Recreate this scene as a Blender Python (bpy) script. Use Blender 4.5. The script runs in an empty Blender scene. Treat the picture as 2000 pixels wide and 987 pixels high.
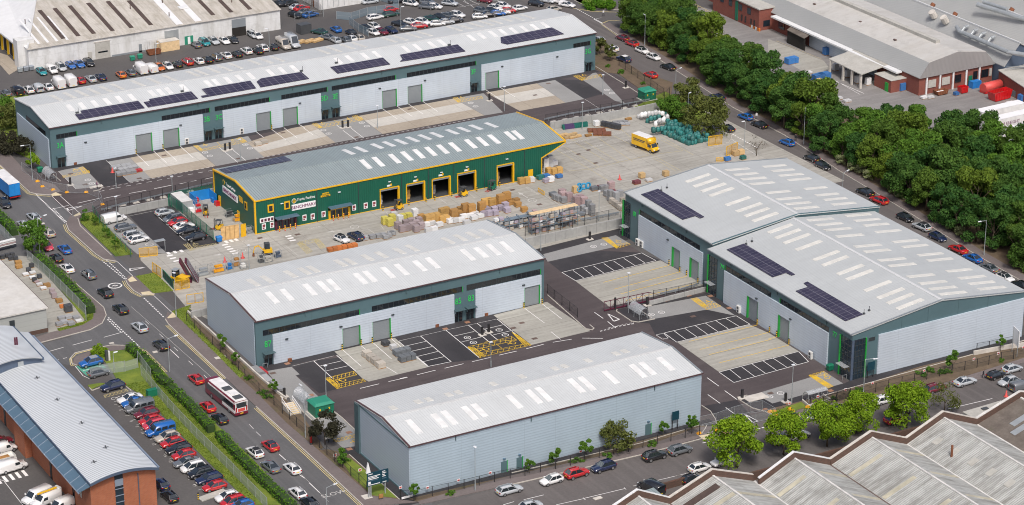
import bpy,bmesh,math,random
from math import sin,cos,pi,radians as R
from mathutils import Vector,Matrix
SC = bpy.context.scene
# ---------------------------------------------------------------- camera, sky, sun, exposure
cam = bpy.data.cameras.new('camera'); camera = bpy.data.objects.new('camera',cam)
SC.collection.objects.link(camera); SC.camera = camera
camera.location = (-240,-415,198.09)
camera.rotation_euler = (R(90-22.4394),0,R(-29.5654))
cam.sensor_width = 36; cam.lens = 89.678; cam.clip_start = 1; cam.clip_end = 6000
SC.cycles.filter_width = 1.05
SC.render.resolution_x,SC.render.resolution_y = 1024,505
W = bpy.data.worlds.new('World'); SC.world = W; W.use_nodes = True
SUN_EL,SUN_ROT = 54,200          # rotation: compass bearing of the sun, clockwise from +Y
nt = W.node_tree; bg = nt.nodes['Background']
sky = nt.nodes.new('ShaderNodeTexSky'); sky.sky_type = 'NISHITA'; sky.sun_disc = False
sky.sun_elevation = R(SUN_EL); sky.sun_rotation = R(SUN_ROT); sky.air_density = .55; sky.dust_density = 5.0; sky.ozone_density = .6
nt.links.new(sky.outputs[0],bg.inputs[0]); bg.inputs[1].default_value = 0.105
sl = bpy.data.lights.new('sun','SUN'); sl.energy = 1.5; sl.angle = R(11); sl.color = (1,.975,.94)
sun = bpy.data.objects.new('sun',sl); SC.collection.objects.link(sun)
sun.rotation_euler = (R(90-SUN_EL),0,R(180-SUN_ROT)+0)
SC.view_settings.view_transform = 'Standard'; SC.view_settings.look = 'None'
SC.view_settings.exposure = 0.48; SC.view_settings.gamma = 1; SC.view_settings.use_curve_mapping = False
# ---------------------------------------------------------------- helpers
COL = SC.collection
rnd = random.Random(7)
class MB:
    """Collects faces (with a material slot each) and links them as one mesh."""
    def __init__(s): s.v = []; s.f = []; s.m = []; s.sm = []
    def face(s,pts,mi=0,smooth=False):
        n = len(s.v); s.v += [tuple(p) for p in pts]; s.f.append(tuple(range(n,n+len(pts)))); s.m.append(mi); s.sm.append(smooth); return s
    def hexa(s,lo,hi,mi=0):     # lo, hi: rings of points, bottom and top
        n = len(lo); b = len(s.v); s.v += [tuple(p) for p in lo]+[tuple(p) for p in hi]
        fs = [tuple(range(b+n-1,b-1,-1)),tuple(range(b+n,b+2*n))]
        for i in range(n): j = (i+1) % n; fs.append((b+i,b+j,b+n+j,b+n+i))
        s.f += fs; s.m += [mi]*len(fs); s.sm += [False]*len(fs); return s
    def box(s,x0,y0,z0,x1,y1,z1,mi=0):
        x0,x1 = min(x0,x1),max(x0,x1); y0,y1 = min(y0,y1),max(y0,y1)
        r = [(x0,y0),(x1,y0),(x1,y1),(x0,y1)]
        return s.hexa([(a,b,z0) for a,b in r],[(a,b,z1) for a,b in r],mi)
    def cbox(s,x,y,z,dx,dy,dz,mi=0,a=0):
        c,q = cos(a),sin(a); r = [(-dx/2,-dy/2),(dx/2,-dy/2),(dx/2,dy/2),(-dx/2,dy/2)]
        r = [(x+p*c-t*q,y+p*q+t*c) for p,t in r]
        return s.hexa([(p,t,z) for p,t in r],[(p,t,z+dz) for p,t in r],mi)
    def prism(s,poly,z0,z1,mi=0):
        a = sum(poly[i-1][0]*poly[i][1]-poly[i][0]*poly[i-1][1] for i in range(len(poly)))
        if a < 0: poly = poly[::-1]
        return s.hexa([(x,y,z0) for x,y in poly],[(x,y,z1) for x,y in poly],mi)
    def sheet(s,poly,z,mi=0):
        a = sum(poly[i-1][0]*poly[i][1]-poly[i][0]*poly[i-1][1] for i in range(len(poly)))
        if a < 0: poly = poly[::-1]
        return s.face([(x,y,z) for x,y in poly],mi)
    def bar(s,p,q,r=.05,n=4,mi=0,r2=None,smooth=False):
        p,q = Vector(p),Vector(q); d = (q-p); 
        if d.length < 1e-5: return s
        d.normalize(); t = Vector((0,0,1)) if abs(d.z) < .9 else Vector((1,0,0)); a = d.cross(t).normalized(); b = d.cross(a)
        r2 = r if r2 is None else r2; k = len(s.v); off = pi/4 if n == 4 else 0
        for c,rr in ((p,r),(q,r2)):
            for i in range(n): th = 2*pi*i/n+off; s.v.append(tuple(c+a*rr*cos(th)+b*rr*sin(th)))
        for i in range(n):
            j = (i+1) % n; s.f.append((k+i,k+n+i,k+n+j,k+j)); s.m.append(mi); s.sm.append(smooth)
        s.f += [tuple(range(k,k+n)),tuple(range(k+2*n-1,k+n-1,-1))]; s.m += [mi,mi]; s.sm += [False,False]; return s
    def path(s,pts,r=.05,n=4,mi=0):
        for a,b in zip(pts,pts[1:]): s.bar(a,b,r,n,mi)
        return s
    def strip(s,pts,w,z,mi=0,dash=None):      # a flat painted line along a polyline
        for (x0,y0),(x1,y1) in zip(pts,pts[1:]):
            L = math.hypot(x1-x0,y1-y0)
            if L < 1e-4: continue
            ux,uy = (x1-x0)/L,(y1-y0)/L; nx,ny = -uy*w/2,ux*w/2
            segs = [(0,L)]
            if dash:
                segs = []; t = 0
                while t < L: segs.append((t,min(L,t+dash[0]))); t += dash[0]+dash[1]
            for a,b in segs:
                s.face([(x0+ux*a-nx,y0+uy*a-ny,z),(x0+ux*b-nx,y0+uy*b-ny,z),(x0+ux*b+nx,y0+uy*b+ny,z),(x0+ux*a+nx,y0+uy*a+ny,z)],mi)
        return s
    def lathe(s,x,y,prof,n=10,mi=0,smooth=True):   # prof: (r, z) from the bottom up
        k = len(s.v)
        for r,z in prof:
            for i in range(n): s.v.append((x+r*cos(2*pi*i/n),y+r*sin(2*pi*i/n),z))
        for a in range(len(prof)-1):
            for i in range(n):
                j = (i+1) % n; s.f.append((k+a*n+i,k+a*n+j,k+(a+1)*n+j,k+(a+1)*n+i)); s.m.append(mi); s.sm.append(smooth)
        s.f += [tuple(range(k+n-1,k-1,-1)),tuple(range(k+(len(prof)-1)*n,k+len(prof)*n))]; s.m += [mi,mi]; s.sm += [False,False]; return s
    def loft(s,rings,mi=0,smooth=True,cap=True):
        k = len(s.v); n = len(rings[0])
        for r in rings: s.v += [tuple(p) for p in r]
        for a in range(len(rings)-1):
            for i in range(n):
                j = (i+1) % n; s.f.append((k+a*n+i,k+a*n+j,k+(a+1)*n+j,k+(a+1)*n+i)); s.m.append(mi); s.sm.append(smooth)
        if cap:
            s.f += [tuple(range(k+n-1,k-1,-1)),tuple(range(k+(len(rings)-1)*n,k+len(rings)*n))]; s.m += [mi,mi]; s.sm += [False,False]
        return s
    def mesh(s,name,mats):
        me = bpy.data.meshes.new(name); me.from_pydata(s.v,[],s.f)
        for m in (mats if isinstance(mats,(list,tuple)) else [mats]): me.materials.append(M[m])
        me.polygons.foreach_set('material_index',s.m); me.polygons.foreach_set('use_smooth',s.sm); me.update(); return me
    def build(s,name,mats,parent=None,loc=None,rz=0):
        o = bpy.data.objects.new(name,s.mesh(name,mats)); COL.objects.link(o)
        if parent: o.parent = parent
        if loc: o.location = loc
        o.rotation_euler.z = rz; return o
def tag(o,label=None,cat=None,group=None,kind=None):
    if label: o['label'] = label
    if cat: o['category'] = cat
    if group: o['group'] = group
    if kind: o['kind'] = kind
    return o
def empty(name,x,y,rz=0,z=0,label=None,cat=None,group=None):
    o = bpy.data.objects.new(name,None); COL.objects.link(o); o.location = (x,y,z); o.rotation_euler.z = rz; o.empty_display_size = .3
    return tag(o,label,cat,group)
def put(name,mesh,parent=None,loc=(0,0,0),rz=0,color=None):
    o = bpy.data.objects.new(name,mesh); COL.objects.link(o); o.location = loc; o.rotation_euler.z = rz
    if parent: o.parent = parent
    if color: o.color = (*color,1)
    return o
def struct(mb,name,mats): return tag(mb.build(name,mats),kind='structure')
ORD = ['first','second','third','fourth','fifth','sixth','seventh','eighth','ninth','tenth','eleventh','twelfth','thirteenth','fourteenth','fifteenth','sixteenth','seventeenth','eighteenth','nineteenth','twentieth']
ORD += ['twenty-'+o for o in ORD[:9]]+['thirtieth']+['thirty-'+o for o in ORD[:9]]+['fortieth']+['forty-'+o for o in ORD[:9]]+['fiftieth']+['fifty-'+o for o in ORD[:9]]
_FONT = {}
def text_mesh(txt,size,mat,thick=0.0,align='CENTER',sx=1.0):
    key = (txt,size,mat,thick,align,sx)
    if key not in _FONT:
        cu = bpy.data.curves.new('text','FONT'); cu.body = txt; cu.size = size; cu.align_x = align; cu.align_y = 'CENTER'; cu.extrude = thick; cu.resolution_u = 2
        ob = bpy.data.objects.new('text',cu); COL.objects.link(ob)
        me = bpy.data.meshes.new_from_object(ob.evaluated_get(bpy.context.evaluated_depsgraph_get())); me.name = 'lettering'
        me.materials.clear(); me.materials.append(M[mat]); me.transform(Matrix.Diagonal((sx,1,1,1)))
        COL.objects.unlink(ob); bpy.data.objects.remove(ob); bpy.data.curves.remove(cu); _FONT[key] = me
    return _FONT[key]
def text_on(txt,size,mat,loc,rot,parent=None,name='lettering',thick=.02,sx=1.0,align='CENTER'):
    o = put(name,text_mesh(txt,size,mat,thick,align,sx),parent,loc); o.rotation_euler = rot; return o
# ---------------------------------------------------------------- materials
M = {}
def nodes(name):
    m = bpy.data.materials.new(name); m.use_nodes = True; M[name] = m
    t = m.node_tree; return m,t,t.nodes,t.links,t.nodes['Principled BSDF']
def mixc(t,fac,a,b,mode='MIX'):
    n = t.nodes.new('ShaderNodeMix'); n.data_type = 'RGBA'; n.blend_type = mode; n.clamp_result = False
    for sock,v in ((n.inputs['Factor'],fac),(n.inputs['A'],a),(n.inputs['B'],b)):
        if hasattr(v,'is_output'): t.links.new(v,sock)
        elif isinstance(v,(int,float)): sock.default_value = v
        else: sock.default_value = (*v,1)
    return n.outputs['Result']
def noise(t,vec,scale,detail=3,rough=.55):
    n = t.nodes.new('ShaderNodeTexNoise'); n.inputs['Scale'].default_value = scale; n.inputs['Detail'].default_value = detail; n.inputs['Roughness'].default_value = rough
    if vec: t.links.new(vec,n.inputs['Vector'])
    return n.outputs['Fac']
def ramp(t,v,lo,hi,a=0.,b=1.):
    n = t.nodes.new('ShaderNodeMapRange'); n.inputs[1].default_value = lo; n.inputs[2].default_value = hi; n.inputs[3].default_value = a; n.inputs[4].default_value = b
    t.links.new(v,n.inputs[0]); return n.outputs[0]
def math_(t,op,a,b=None,c=None):
    n = t.nodes.new('ShaderNodeMath'); n.operation = op
    for i,v in enumerate((a,b,c)):
        if v is None: continue
        if hasattr(v,'is_output'): t.links.new(v,n.inputs[i])
        else: n.inputs[i].default_value = v
    return n.outputs[0]
def position(t,obj=False):
    if obj: return t.nodes.new('ShaderNodeTexCoord').outputs['Object']
    return t.nodes.new('ShaderNodeNewGeometry').outputs['Position']
def scaled(t,vec,s):
    n = t.nodes.new('ShaderNodeVectorMath'); n.operation = 'MULTIPLY'; t.links.new(vec,n.inputs[0]); n.inputs[1].default_value = s; return n.outputs[0]
def axis(t,vec,i):
    n = t.nodes.new('ShaderNodeSeparateXYZ'); t.links.new(vec,n.inputs[0]); return n.outputs[i]
def lines(t,v,pitch,frac):      # 1 inside a thin line every pitch metres
    return math_(t,'LESS_THAN',math_(t,'FRACT',math_(t,'DIVIDE',v,pitch)),frac)
def plain(name,col,rough=.6,metal=0.,var=.12,scale=.6,coat=0.,obj=False,spec=None,emit=None):
    m,t,N,L,b = nodes(name); b.inputs['Roughness'].default_value = rough; b.inputs['Metallic'].default_value = metal; b.inputs['Coat Weight'].default_value = coat
    if spec is not None: b.inputs['Specular IOR Level'].default_value = spec
    p = position(t,obj); k = noise(t,p,scale,4)
    c = mixc(t,ramp(t,k,.3,.7),tuple(x*(1-var) for x in col),tuple(min(1,x*(1+var)) for x in col))
    L.new(c,b.inputs['Base Color'])
    if emit: b.inputs['Emission Color'].default_value = (*col,1); b.inputs['Emission Strength'].default_value = emit
    return m
def surface(name,col,col2,big=.05,fine=3.,rough=.85,stain=None,stain_amt=.5,joint=None,jcol=None,streak=None,patch=None):
    """ground: two noise scales, optional joint grid (sx, sy, width), wear patches and streaks"""
    m,t,N,L,b = nodes(name); b.inputs['Roughness'].default_value = rough; p = position(t)
    c = mixc(t,ramp(t,noise(t,p,big,5,.6),.32,.68),col,col2)
    c = mixc(t,ramp(t,noise(t,p,fine,3),.3,.7,.0,.35),c,tuple(x*.62 for x in col))
    if streak:
        q = scaled(t,p,streak); c = mixc(t,ramp(t,noise(t,q,1.,3),.45,.75,0,.35),c,tuple(min(1,x*1.35) for x in col2))
    if stain: c = mixc(t,ramp(t,noise(t,p,.11,6,.68),.56,.70,0,stain_amt),c,stain)
    if joint:
        jx,jy,w = joint
        if jx: c = mixc(t,math_(t,'MULTIPLY',lines(t,axis(t,p,0),jx,w/jx),.6),c,jcol or tuple(x*.5 for x in col))
        if jy: c = mixc(t,math_(t,'MULTIPLY',lines(t,axis(t,p,1),jy,w/jy),.6),c,jcol or tuple(x*.5 for x in col))
    if patch:
        v = N.new('ShaderNodeTexVoronoi'); v.inputs['Scale'].default_value = patch; v.distance = 'CHEBYCHEV'; L.new(p,v.inputs['Vector'])
        c = mixc(t,ramp(t,axis(t,v.outputs['Color'],0),0,1,0,.35),c,tuple(x*.7 for x in col))
    L.new(c,b.inputs['Base Color'])
    bp = N.new('ShaderNodeBump'); bp.inputs['Strength'].default_value = .25; bp.inputs['Distance'].default_value = .03; L.new(noise(t,p,9,3),bp.inputs['Height']); L.new(bp.outputs[0],b.inputs['Normal'])
def cladding(name,col,ax,pitch,frac=.12,dark=.78,rough=.4,metal=0.,var=.05,dirt=None,ax2=None,pitch2=1.,dirtdir=None,bump=.3,damt=1.):
    """metal sheeting with a rib every pitch metres along an axis, optional joints along a second axis, optional grime"""
    m,t,N,L,b = nodes(name); b.inputs['Roughness'].default_value = rough; b.inputs['Metallic'].default_value = metal; p = position(t)
    c = mixc(t,ramp(t,noise(t,p,.09,4),.3,.7),tuple(x*(1-var) for x in col),tuple(min(1,x*(1+var)) for x in col))
    c = mixc(t,ramp(t,noise(t,p,1.3,3),.35,.7,0,.08),c,tuple(x*.8 for x in col))
    a = axis(t,p,ax); r = lines(t,a,pitch,frac)
    c = mixc(t,r,c,tuple(x*dark for x in col))
    if ax2 is not None: c = mixc(t,math_(t,'MULTIPLY',lines(t,axis(t,p,ax2),pitch2,.035/pitch2*1.6),.7),c,tuple(x*.72 for x in col))
    if dirt:
        q = scaled(t,p,dirtdir or (1,1,1)); c = mixc(t,ramp(t,noise(t,q,1.,5,.65),.42,.72,0,.85*damt),c,dirt)
        c = mixc(t,ramp(t,noise(t,p,.35,5,.7),.5,.75,0,.5*damt),c,tuple(x*.7 for x in dirt))
    L.new(c,b.inputs['Base Color'])
    if bump:
        w = math_(t,'SINE',math_(t,'MULTIPLY',a,2*pi/pitch)); bp = N.new('ShaderNodeBump'); bp.inputs['Strength'].default_value = bump; bp.inputs['Distance'].default_value = .04
        L.new(w,bp.inputs['Height']); L.new(bp.outputs[0],b.inputs['Normal'])
def bricks(name,col,col2,mortar,ax):
    m,t,N,L,b = nodes(name); b.inputs['Roughness'].default_value = .85; p = position(t)
    cb = N.new('ShaderNodeCombineXYZ'); s = N.new('ShaderNodeSeparateXYZ'); L.new(p,s.inputs[0]); L.new(math_(t,'ADD',s.outputs[0],s.outputs[1]),cb.inputs[0]); L.new(s.outputs[2],cb.inputs[1])
    br = N.new('ShaderNodeTexBrick'); br.inputs['Scale'].default_value = 1; br.inputs['Brick Width'].default_value = .45; br.inputs['Row Height'].default_value = .16; br.inputs['Mortar Size'].default_value = .018
    br.inputs['Color1'].default_value = (*col,1); br.inputs['Color2'].default_value = (*col2,1); br.inputs['Mortar'].default_value = (*mortar,1); L.new(cb.outputs[0],br.inputs['Vector'])
    c = mixc(t,ramp(t,noise(t,p,.5,4),.35,.7,0,.35),br.outputs['Color'],tuple(x*.6 for x in col)); L.new(c,b.inputs['Base Color'])
def foliage(name,a,b_,c_):
    m,t,N,L,b = nodes(name); b.inputs['Roughness'].default_value = .75; b.inputs['Specular IOR Level'].default_value = .25
    oi = N.new('ShaderNodeObjectInfo'); p = position(t,True); g = N.new('ShaderNodeNewGeometry')
    c = mixc(t,ramp(t,noise(t,p,.55,3),.35,.65),a,b_)
    c = mixc(t,math_(t,'POWER',oi.outputs['Random'],2.),c,c_)
    c = mixc(t,ramp(t,g.outputs['Random Per Island'],0,1,0,.5),c,tuple(x*.5 for x in a)); L.new(c,b.inputs['Base Color'])
    tr = N.new('ShaderNodeBsdfTranslucent'); L.new(c,tr.inputs['Color']); mx = N.new('ShaderNodeMixShader'); mx.inputs[0].default_value = .22
    L.new(b.outputs[0],mx.inputs[1]); L.new(tr.outputs[0],mx.inputs[2]); L.new(mx.outputs[0],N['Material Output'].inputs['Surface'])
def tinted(name,rough=.3,metal=0.,coat=0.,spec=.5,var=.0):     # takes the object's own colour
    m,t,N,L,b = nodes(name); b.inputs['Roughness'].default_value = rough; b.inputs['Metallic'].default_value = metal; b.inputs['Coat Weight'].default_value = coat; b.inputs['Coat Roughness'].default_value = .06; b.inputs['Specular IOR Level'].default_value = spec
    oi = N.new('ShaderNodeObjectInfo'); c = oi.outputs['Color']
    if var:
        p = position(t); c = mixc(t,ramp(t,noise(t,p,2.2,4),.3,.7,0,var),c,(.5,.48,.45))
        c = mixc(t,ramp(t,noise(t,p,9,2),.35,.7,0,var),c,(.03,.03,.03))
    L.new(c,b.inputs['Base Color'])
def meshwork(name,col,cell,wire,rough=.5,metal=.3):   # open wire panel: really open between its wires
    m,t,N,L,b = nodes(name); b.inputs['Base Color'].default_value = (*col,1); b.inputs['Roughness'].default_value = rough; b.inputs['Metallic'].default_value = metal
    tr = N.new('ShaderNodeBsdfTransparent'); mx = N.new('ShaderNodeMixShader'); mx.inputs[0].default_value = wire
    L.new(tr.outputs[0],mx.inputs[1]); L.new(b.outputs[0],mx.inputs[2]); L.new(mx.outputs[0],N['Material Output'].inputs['Surface'])
# ground
surface('asphalt_ground',(.085,.08,.079),(.12,.114,.11),.04,2.2,stain=(.07,.066,.064),stain_amt=.45)
surface('asphalt_road',(.10,.10,.103),(.13,.13,.132),.05,2.5,stain=(.085,.085,.088),stain_amt=.5,streak=(.9,.02,.2))
surface('asphalt_back_road',(.105,.095,.092),(.145,.132,.127),.05,2.5,stain=(.09,.083,.08),stain_amt=.6,streak=(.8,.03,.2))
surface('asphalt_purple',(.066,.053,.055),(.095,.078,.078),.07,2.5,stain=(.14,.12,.114),stain_amt=.4,streak=(.05,.5,.2))
surface('asphalt_black',(.028,.027,.031),(.046,.043,.047),.09,3,stain=(.095,.086,.083),stain_amt=.45,streak=(.3,.08,.2))
surface('asphalt_light',(.20,.19,.185),(.27,.26,.25),.05,2.2,stain=(.14,.13,.125),stain_amt=.6,streak=(.1,.7,.2))
surface('asphalt_footway',(.15,.125,.12),(.2,.17,.165),.09,2.5,stain=(.11,.095,.09),stain_amt=.4)
surface('concrete_yard',(.31,.30,.265),(.43,.415,.375),.05,1.2,stain=(.2,.18,.155),stain_amt=.8,joint=(6.1,5.2,.12),jcol=(.2,.19,.17),streak=(.05,.9,.2))
surface('concrete_tan',(.36,.31,.245),(.44,.385,.31),.08,1.6,stain=(.3,.25,.19),stain_amt=.5,joint=(7.5,0,.1))
surface('concrete_pale',(.50,.48,.435),(.60,.575,.525),.1,1.6,stain=(.42,.39,.34),stain_amt=.4,joint=(7.5,0,.1))
surface('concrete_grey',(.31,.30,.265),(.40,.39,.345),.07,1.6,stain=(.27,.25,.22),stain_amt=.7,joint=(0,6.6,.14),streak=(.06,1.1,.2))
surface('paving_grey',(.26,.26,.255),(.32,.32,.31),.12,4,stain=(.2,.2,.195),stain_amt=.3)
surface('grass',(.10,.16,.018),(.21,.26,.03),.35,3.0,rough=.9,stain=(.05,.10,.012),stain_amt=.85)
surface('soil',(.115,.083,.055),(.17,.125,.08),.4,3.,rough=.95,stain=(.075,.10,.022),stain_amt=.9)
plain('white_paint',(.78,.77,.75),.6,var=.08,scale=2); plain('yellow_line',(.70,.58,.26),.6,var=.15,scale=2)
plain('yellow_paint',(.75,.48,.03),.6,var=.12,scale=2); plain('faded_yellow',(.50,.42,.2),.7,var=.2,scale=2); plain('faded_white',(.52,.51,.48),.7,var=.2,scale=2)
plain('kerb_stone',(.47,.44,.39),.8,var=.12); plain('tactile',(.62,.53,.35),.8,var=.1); plain('green_bay',(.10,.36,.26),.7,var=.12); plain('plum_paint',(.15,.055,.06),.7)
plain('iron',(.13,.09,.075),.7,var=.2); plain('rust_cover',(.30,.16,.10),.8,var=.2,scale=3)
# building skins
cladding('panel_blue',(.42,.525,.60),2,.5,.16,.86,.42,.12,.06,ax2=0,pitch2=6.05,dirt=(.34,.42,.48),dirtdir=(.4,.5,.06),damt=.3,bump=.14)
cladding('panel_silver',(.56,.635,.71),2,.5,.16,.88,.42,.12,.06,ax2=0,pitch2=6.05,dirt=(.42,.47,.52),dirtdir=(.5,.5,.05),damt=.3,bump=.12)
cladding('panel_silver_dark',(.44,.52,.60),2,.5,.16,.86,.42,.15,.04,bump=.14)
plain('panel_teal',(.095,.165,.185),.45,.1,.07,.15); plain('panel_teal_dark',(.075,.125,.14),.45,.1,.07,.15)
cladding('roof_white_x',(.58,.605,.605),0,.5,.18,.80,.5,.0,.05,ax2=1,pitch2=6.2,dirt=(.42,.43,.42),dirtdir=(.7,.07,.1),damt=.26,bump=.15)
cladding('roof_white_y',(.475,.50,.50),1,.5,.16,.84,.5,.0,.06,ax2=0,pitch2=7.1,dirt=(.36,.375,.37),dirtdir=(.07,.7,.1),damt=.25,bump=.15)
cladding('roof_steel',(.315,.375,.38),0,.55,.26,.64,.45,.1,.05,dirt=(.22,.25,.25),dirtdir=(.6,.06,.1),damt=.4)
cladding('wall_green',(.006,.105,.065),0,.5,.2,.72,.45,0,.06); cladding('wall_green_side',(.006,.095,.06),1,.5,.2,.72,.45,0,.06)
plain('trim_yellow',(.76,.43,.012),.4,var=.05); plain('reveal_green',(.02,.33,.05),.4,var=.05); plain('number_green',(.03,.55,.10),.4,var=.03)
plain('ridge_white',(.60,.61,.61),.5,var=.04); plain('ridge_grey',(.55,.56,.555),.5,var=.05); plain('coping_red',(.085,.045,.048),.6,var=.1)
plain('shutter_grey',(.27,.30,.32),.5,.2,.05,.3); plain('glass_dark',(.012,.017,.022),.06,0,.2,.4,spec=.8); plain('glass_blue',(.02,.035,.05),.05,0,.3,.25,spec=.8); plain('frame_dark',(.04,.05,.055),.4)
plain('rooflight',(.74,.745,.73),.35,var=.1,scale=.5); plain('rooflight_warm',(.66,.65,.60),.4,var=.1); plain('dark_inside',(.02,.018,.016),.9,var=.3)
def solar(name):
    m,t,N,L,b = nodes(name); b.inputs['Roughness'].default_value = .22; b.inputs['Metallic'].default_value = .1; p = position(t,True)
    c = mixc(t,ramp(t,noise(t,p,.3,3),.3,.7),(.036,.031,.058),(.062,.054,.085))  # cell colours lifted part way to carry a glancing reflection
    for i,pit in ((0,1.75),(1,1.13)): c = mixc(t,math_(t,'MULTIPLY',lines(t,axis(t,p,i),pit,.06),.6),c,(.25,.24,.28))
    L.new(c,b.inputs['Base Color'])
solar('solar_cell')
cladding('asbestos_x',(.53,.50,.45),0,.34,.3,.86,.8,0,.08,dirt=(.33,.30,.24),dirtdir=(.9,.12,.5)); cladding('asbestos_y',(.50,.51,.485),1,.42,.32,.62,.8,0,.10,dirt=(.17,.165,.145),dirtdir=(.10,.9,.3))
cladding('render_white',(.73,.74,.735),2,3.1,.02,.8,.8,0,.05,dirt=(.5,.5,.47),dirtdir=(.6,.6,.12),bump=0)
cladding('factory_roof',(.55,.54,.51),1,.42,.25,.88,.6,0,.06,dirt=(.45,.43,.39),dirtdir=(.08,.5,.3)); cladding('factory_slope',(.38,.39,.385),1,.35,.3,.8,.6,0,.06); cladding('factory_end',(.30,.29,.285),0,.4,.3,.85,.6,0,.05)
bricks('brick_orange',(.42,.13,.055),(.35,.10,.045),(.36,.2,.13),0); bricks('brick_red',(.27,.07,.045),(.22,.055,.04),(.2,.12,.1),0); bricks('brick_dark',(.13,.065,.045),(.085,.05,.035),(.10,.085,.075),0)
cladding('roof_zinc',(.62,.655,.675),1,.55,.32,.62,.4,.08,.05,bump=.16); plain('zinc_flash',(.30,.36,.44),.35,.3,.05); plain('steel_blue',(.12,.20,.27),.4,.3,.06); plain('slate_blue',(.095,.13,.19),.5,.2,.08)
cladding('shed_wall',(.40,.42,.40),2,1.0,.05,.8,.6,0,.04,bump=0); surface('shed_roof',(.56,.54,.49),(.66,.65,.62),.12,.9,.7,stain=(.48,.40,.27),stain_amt=.6)
surface('felt_roof',(.12,.10,.085),(.19,.165,.14),.5,2.5,.95,stain=(.09,.10,.05)); surface('flat_pale',(.42,.41,.37),(.52,.51,.47),.3,2,.9,stain=(.3,.27,.22)); surface('wall_concrete',(.34,.345,.335),(.42,.425,.41),.25,1.5,.8,stain=(.27,.27,.25),joint=(2.45,0,.09)); plain('stone_coping',(.62,.61,.58),.8,var=.15)
plain('rooflight_stained',(.46,.43,.33),.6,var=.2); plain('rooflight_brown',(.085,.06,.05),.6,var=.2); plain('white_strip',(.72,.73,.73),.5,var=.05)
# small things
tinted('paint',.24,.0,1.0,.95); tinted('tint_matt',.65); tinted('tint_goods',.6,var=.10); tinted('tint_bag',.55,var=.12)
plain('car_glass',(.022,.03,.035),.05,0,.2,.5,coat=1.,spec=1.); plain('tyre',(.018,.018,.019),.8); plain('rim',(.40,.41,.42),.35,.7); plain('black_trim',(.022,.022,.024),.6)
plain('head_lamp',(.75,.77,.8),.12); plain('tail_lamp',(.42,.012,.015),.2); plain('plate_yellow',(.80,.55,.03),.5,var=.03); plain('plate_white',(.8,.8,.78),.5,var=.03)
plain('galvanised',(.42,.45,.46),.45,.4,.1); plain('post_grey',(.36,.40,.41),.5,.2); plain('post_black',(.025,.024,.026),.5); plain('hoop',(.5,.53,.55),.35,.6); plain('lamp_head',(.72,.75,.78),.4)
plain('wood_new',(.62,.40,.17),.7,var=.18,scale=1.5); plain('wood_brown',(.36,.18,.055),.75,var=.2,scale=1.5); plain('wood_pale',(.70,.52,.30),.7,var=.15,scale=1.5); plain('bark',(.10,.075,.05),.9,var=.3,scale=3)
plain('substation_green',(.01,.16,.09),.45,var=.08); plain('substation_top',(.03,.25,.16),.4,var=.08); plain('red_gloss',(.55,.012,.015),.3,coat=.5); plain('hazard_yellow',(.80,.50,.02),.45); plain('orange',(.80,.36,.015),.55); plain('blue_plastic',(.02,.18,.50),.5); plain('blue_steel',(.015,.22,.58),.5)
plain('machine_yellow',(.78,.45,.01),.35,coat=.4); plain('machine_grey',(.07,.075,.08),.5); plain('ac_white',(.66,.66,.63),.5); plain('sign_dark',(.008,.05,.075),.4); plain('sign_white',(.82,.82,.82),.5,var=.03); plain('sign_red',(.6,.08,.07),.5); plain('bench_purple',(.19,.05,.13),.5); plain('bus_white',(.80,.79,.77),.35,coat=.5); plain('bus_maroon',(.17,.012,.03),.3,coat=.6); plain('plum',(.10,.015,.035),.45); plain('maroon_wrap',(.23,.05,.06),.5)
plain('skin',(.55,.36,.27),.6); plain('cloth_dark',(.02,.022,.03),.85); plain('cloth_white',(.68,.68,.68),.8); plain('cloth_grey',(.2,.2,.22),.8); plain('hair',(.03,.02,.015),.7); plain('hivis',(.75,.7,.05),.6)
plain('steel_rust',(.20,.075,.035),.85,var=.3,scale=2); plain('stone_pale',(.55,.52,.47),.85,var=.15); plain('rail_grey',(.34,.38,.42),.5,.4); plain('rack_blue',(.22,.28,.33),.5,.3)
meshwork('shelter_clear',(.70,.74,.77),.1,.24,.15,0); meshwork('mesh_grey',(.45,.49,.50),.1,.32); meshwork('mesh_dark',(.03,.04,.035),.1,.16); meshwork('mesh_green',(.012,.16,.11),.1,.62); meshwork('mesh_yellow',(.72,.43,.05),.1,.5); meshwork('mesh_pale',(.55,.62,.60),.1,.45); meshwork('mesh_blue',(.30,.42,.50),.1,.5); meshwork('mesh_site',(.55,.57,.58),.1,.14)
foliage('leaf_belt',(.030,.105,.022),(.085,.19,.034),(.17,.25,.024)); foliage('leaf_lime',(.15,.29,.012),(.28,.42,.02),(.21,.34,.015)); foliage('leaf_olive',(.10,.13,.03),(.17,.19,.04),(.13,.15,.04)); foliage('leaf_dark',(.04,.042,.025),(.065,.06,.03),(.05,.05,.03)); foliage('leaf_hedge',(.06,.19,.012),(.17,.32,.02),(.11,.24,.015)); foliage('leaf_mid',(.075,.19,.022),(.14,.27,.03),(.11,.22,.025)); foliage('leaf_grass',(.13,.21,.02),(.24,.30,.035),(.17,.22,.03)); foliage('leaf_bloom',(.30,.34,.16),(.45,.47,.26),(.12,.2,.05))
plain('hedge_core',(.025,.055,.01),.9)

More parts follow.
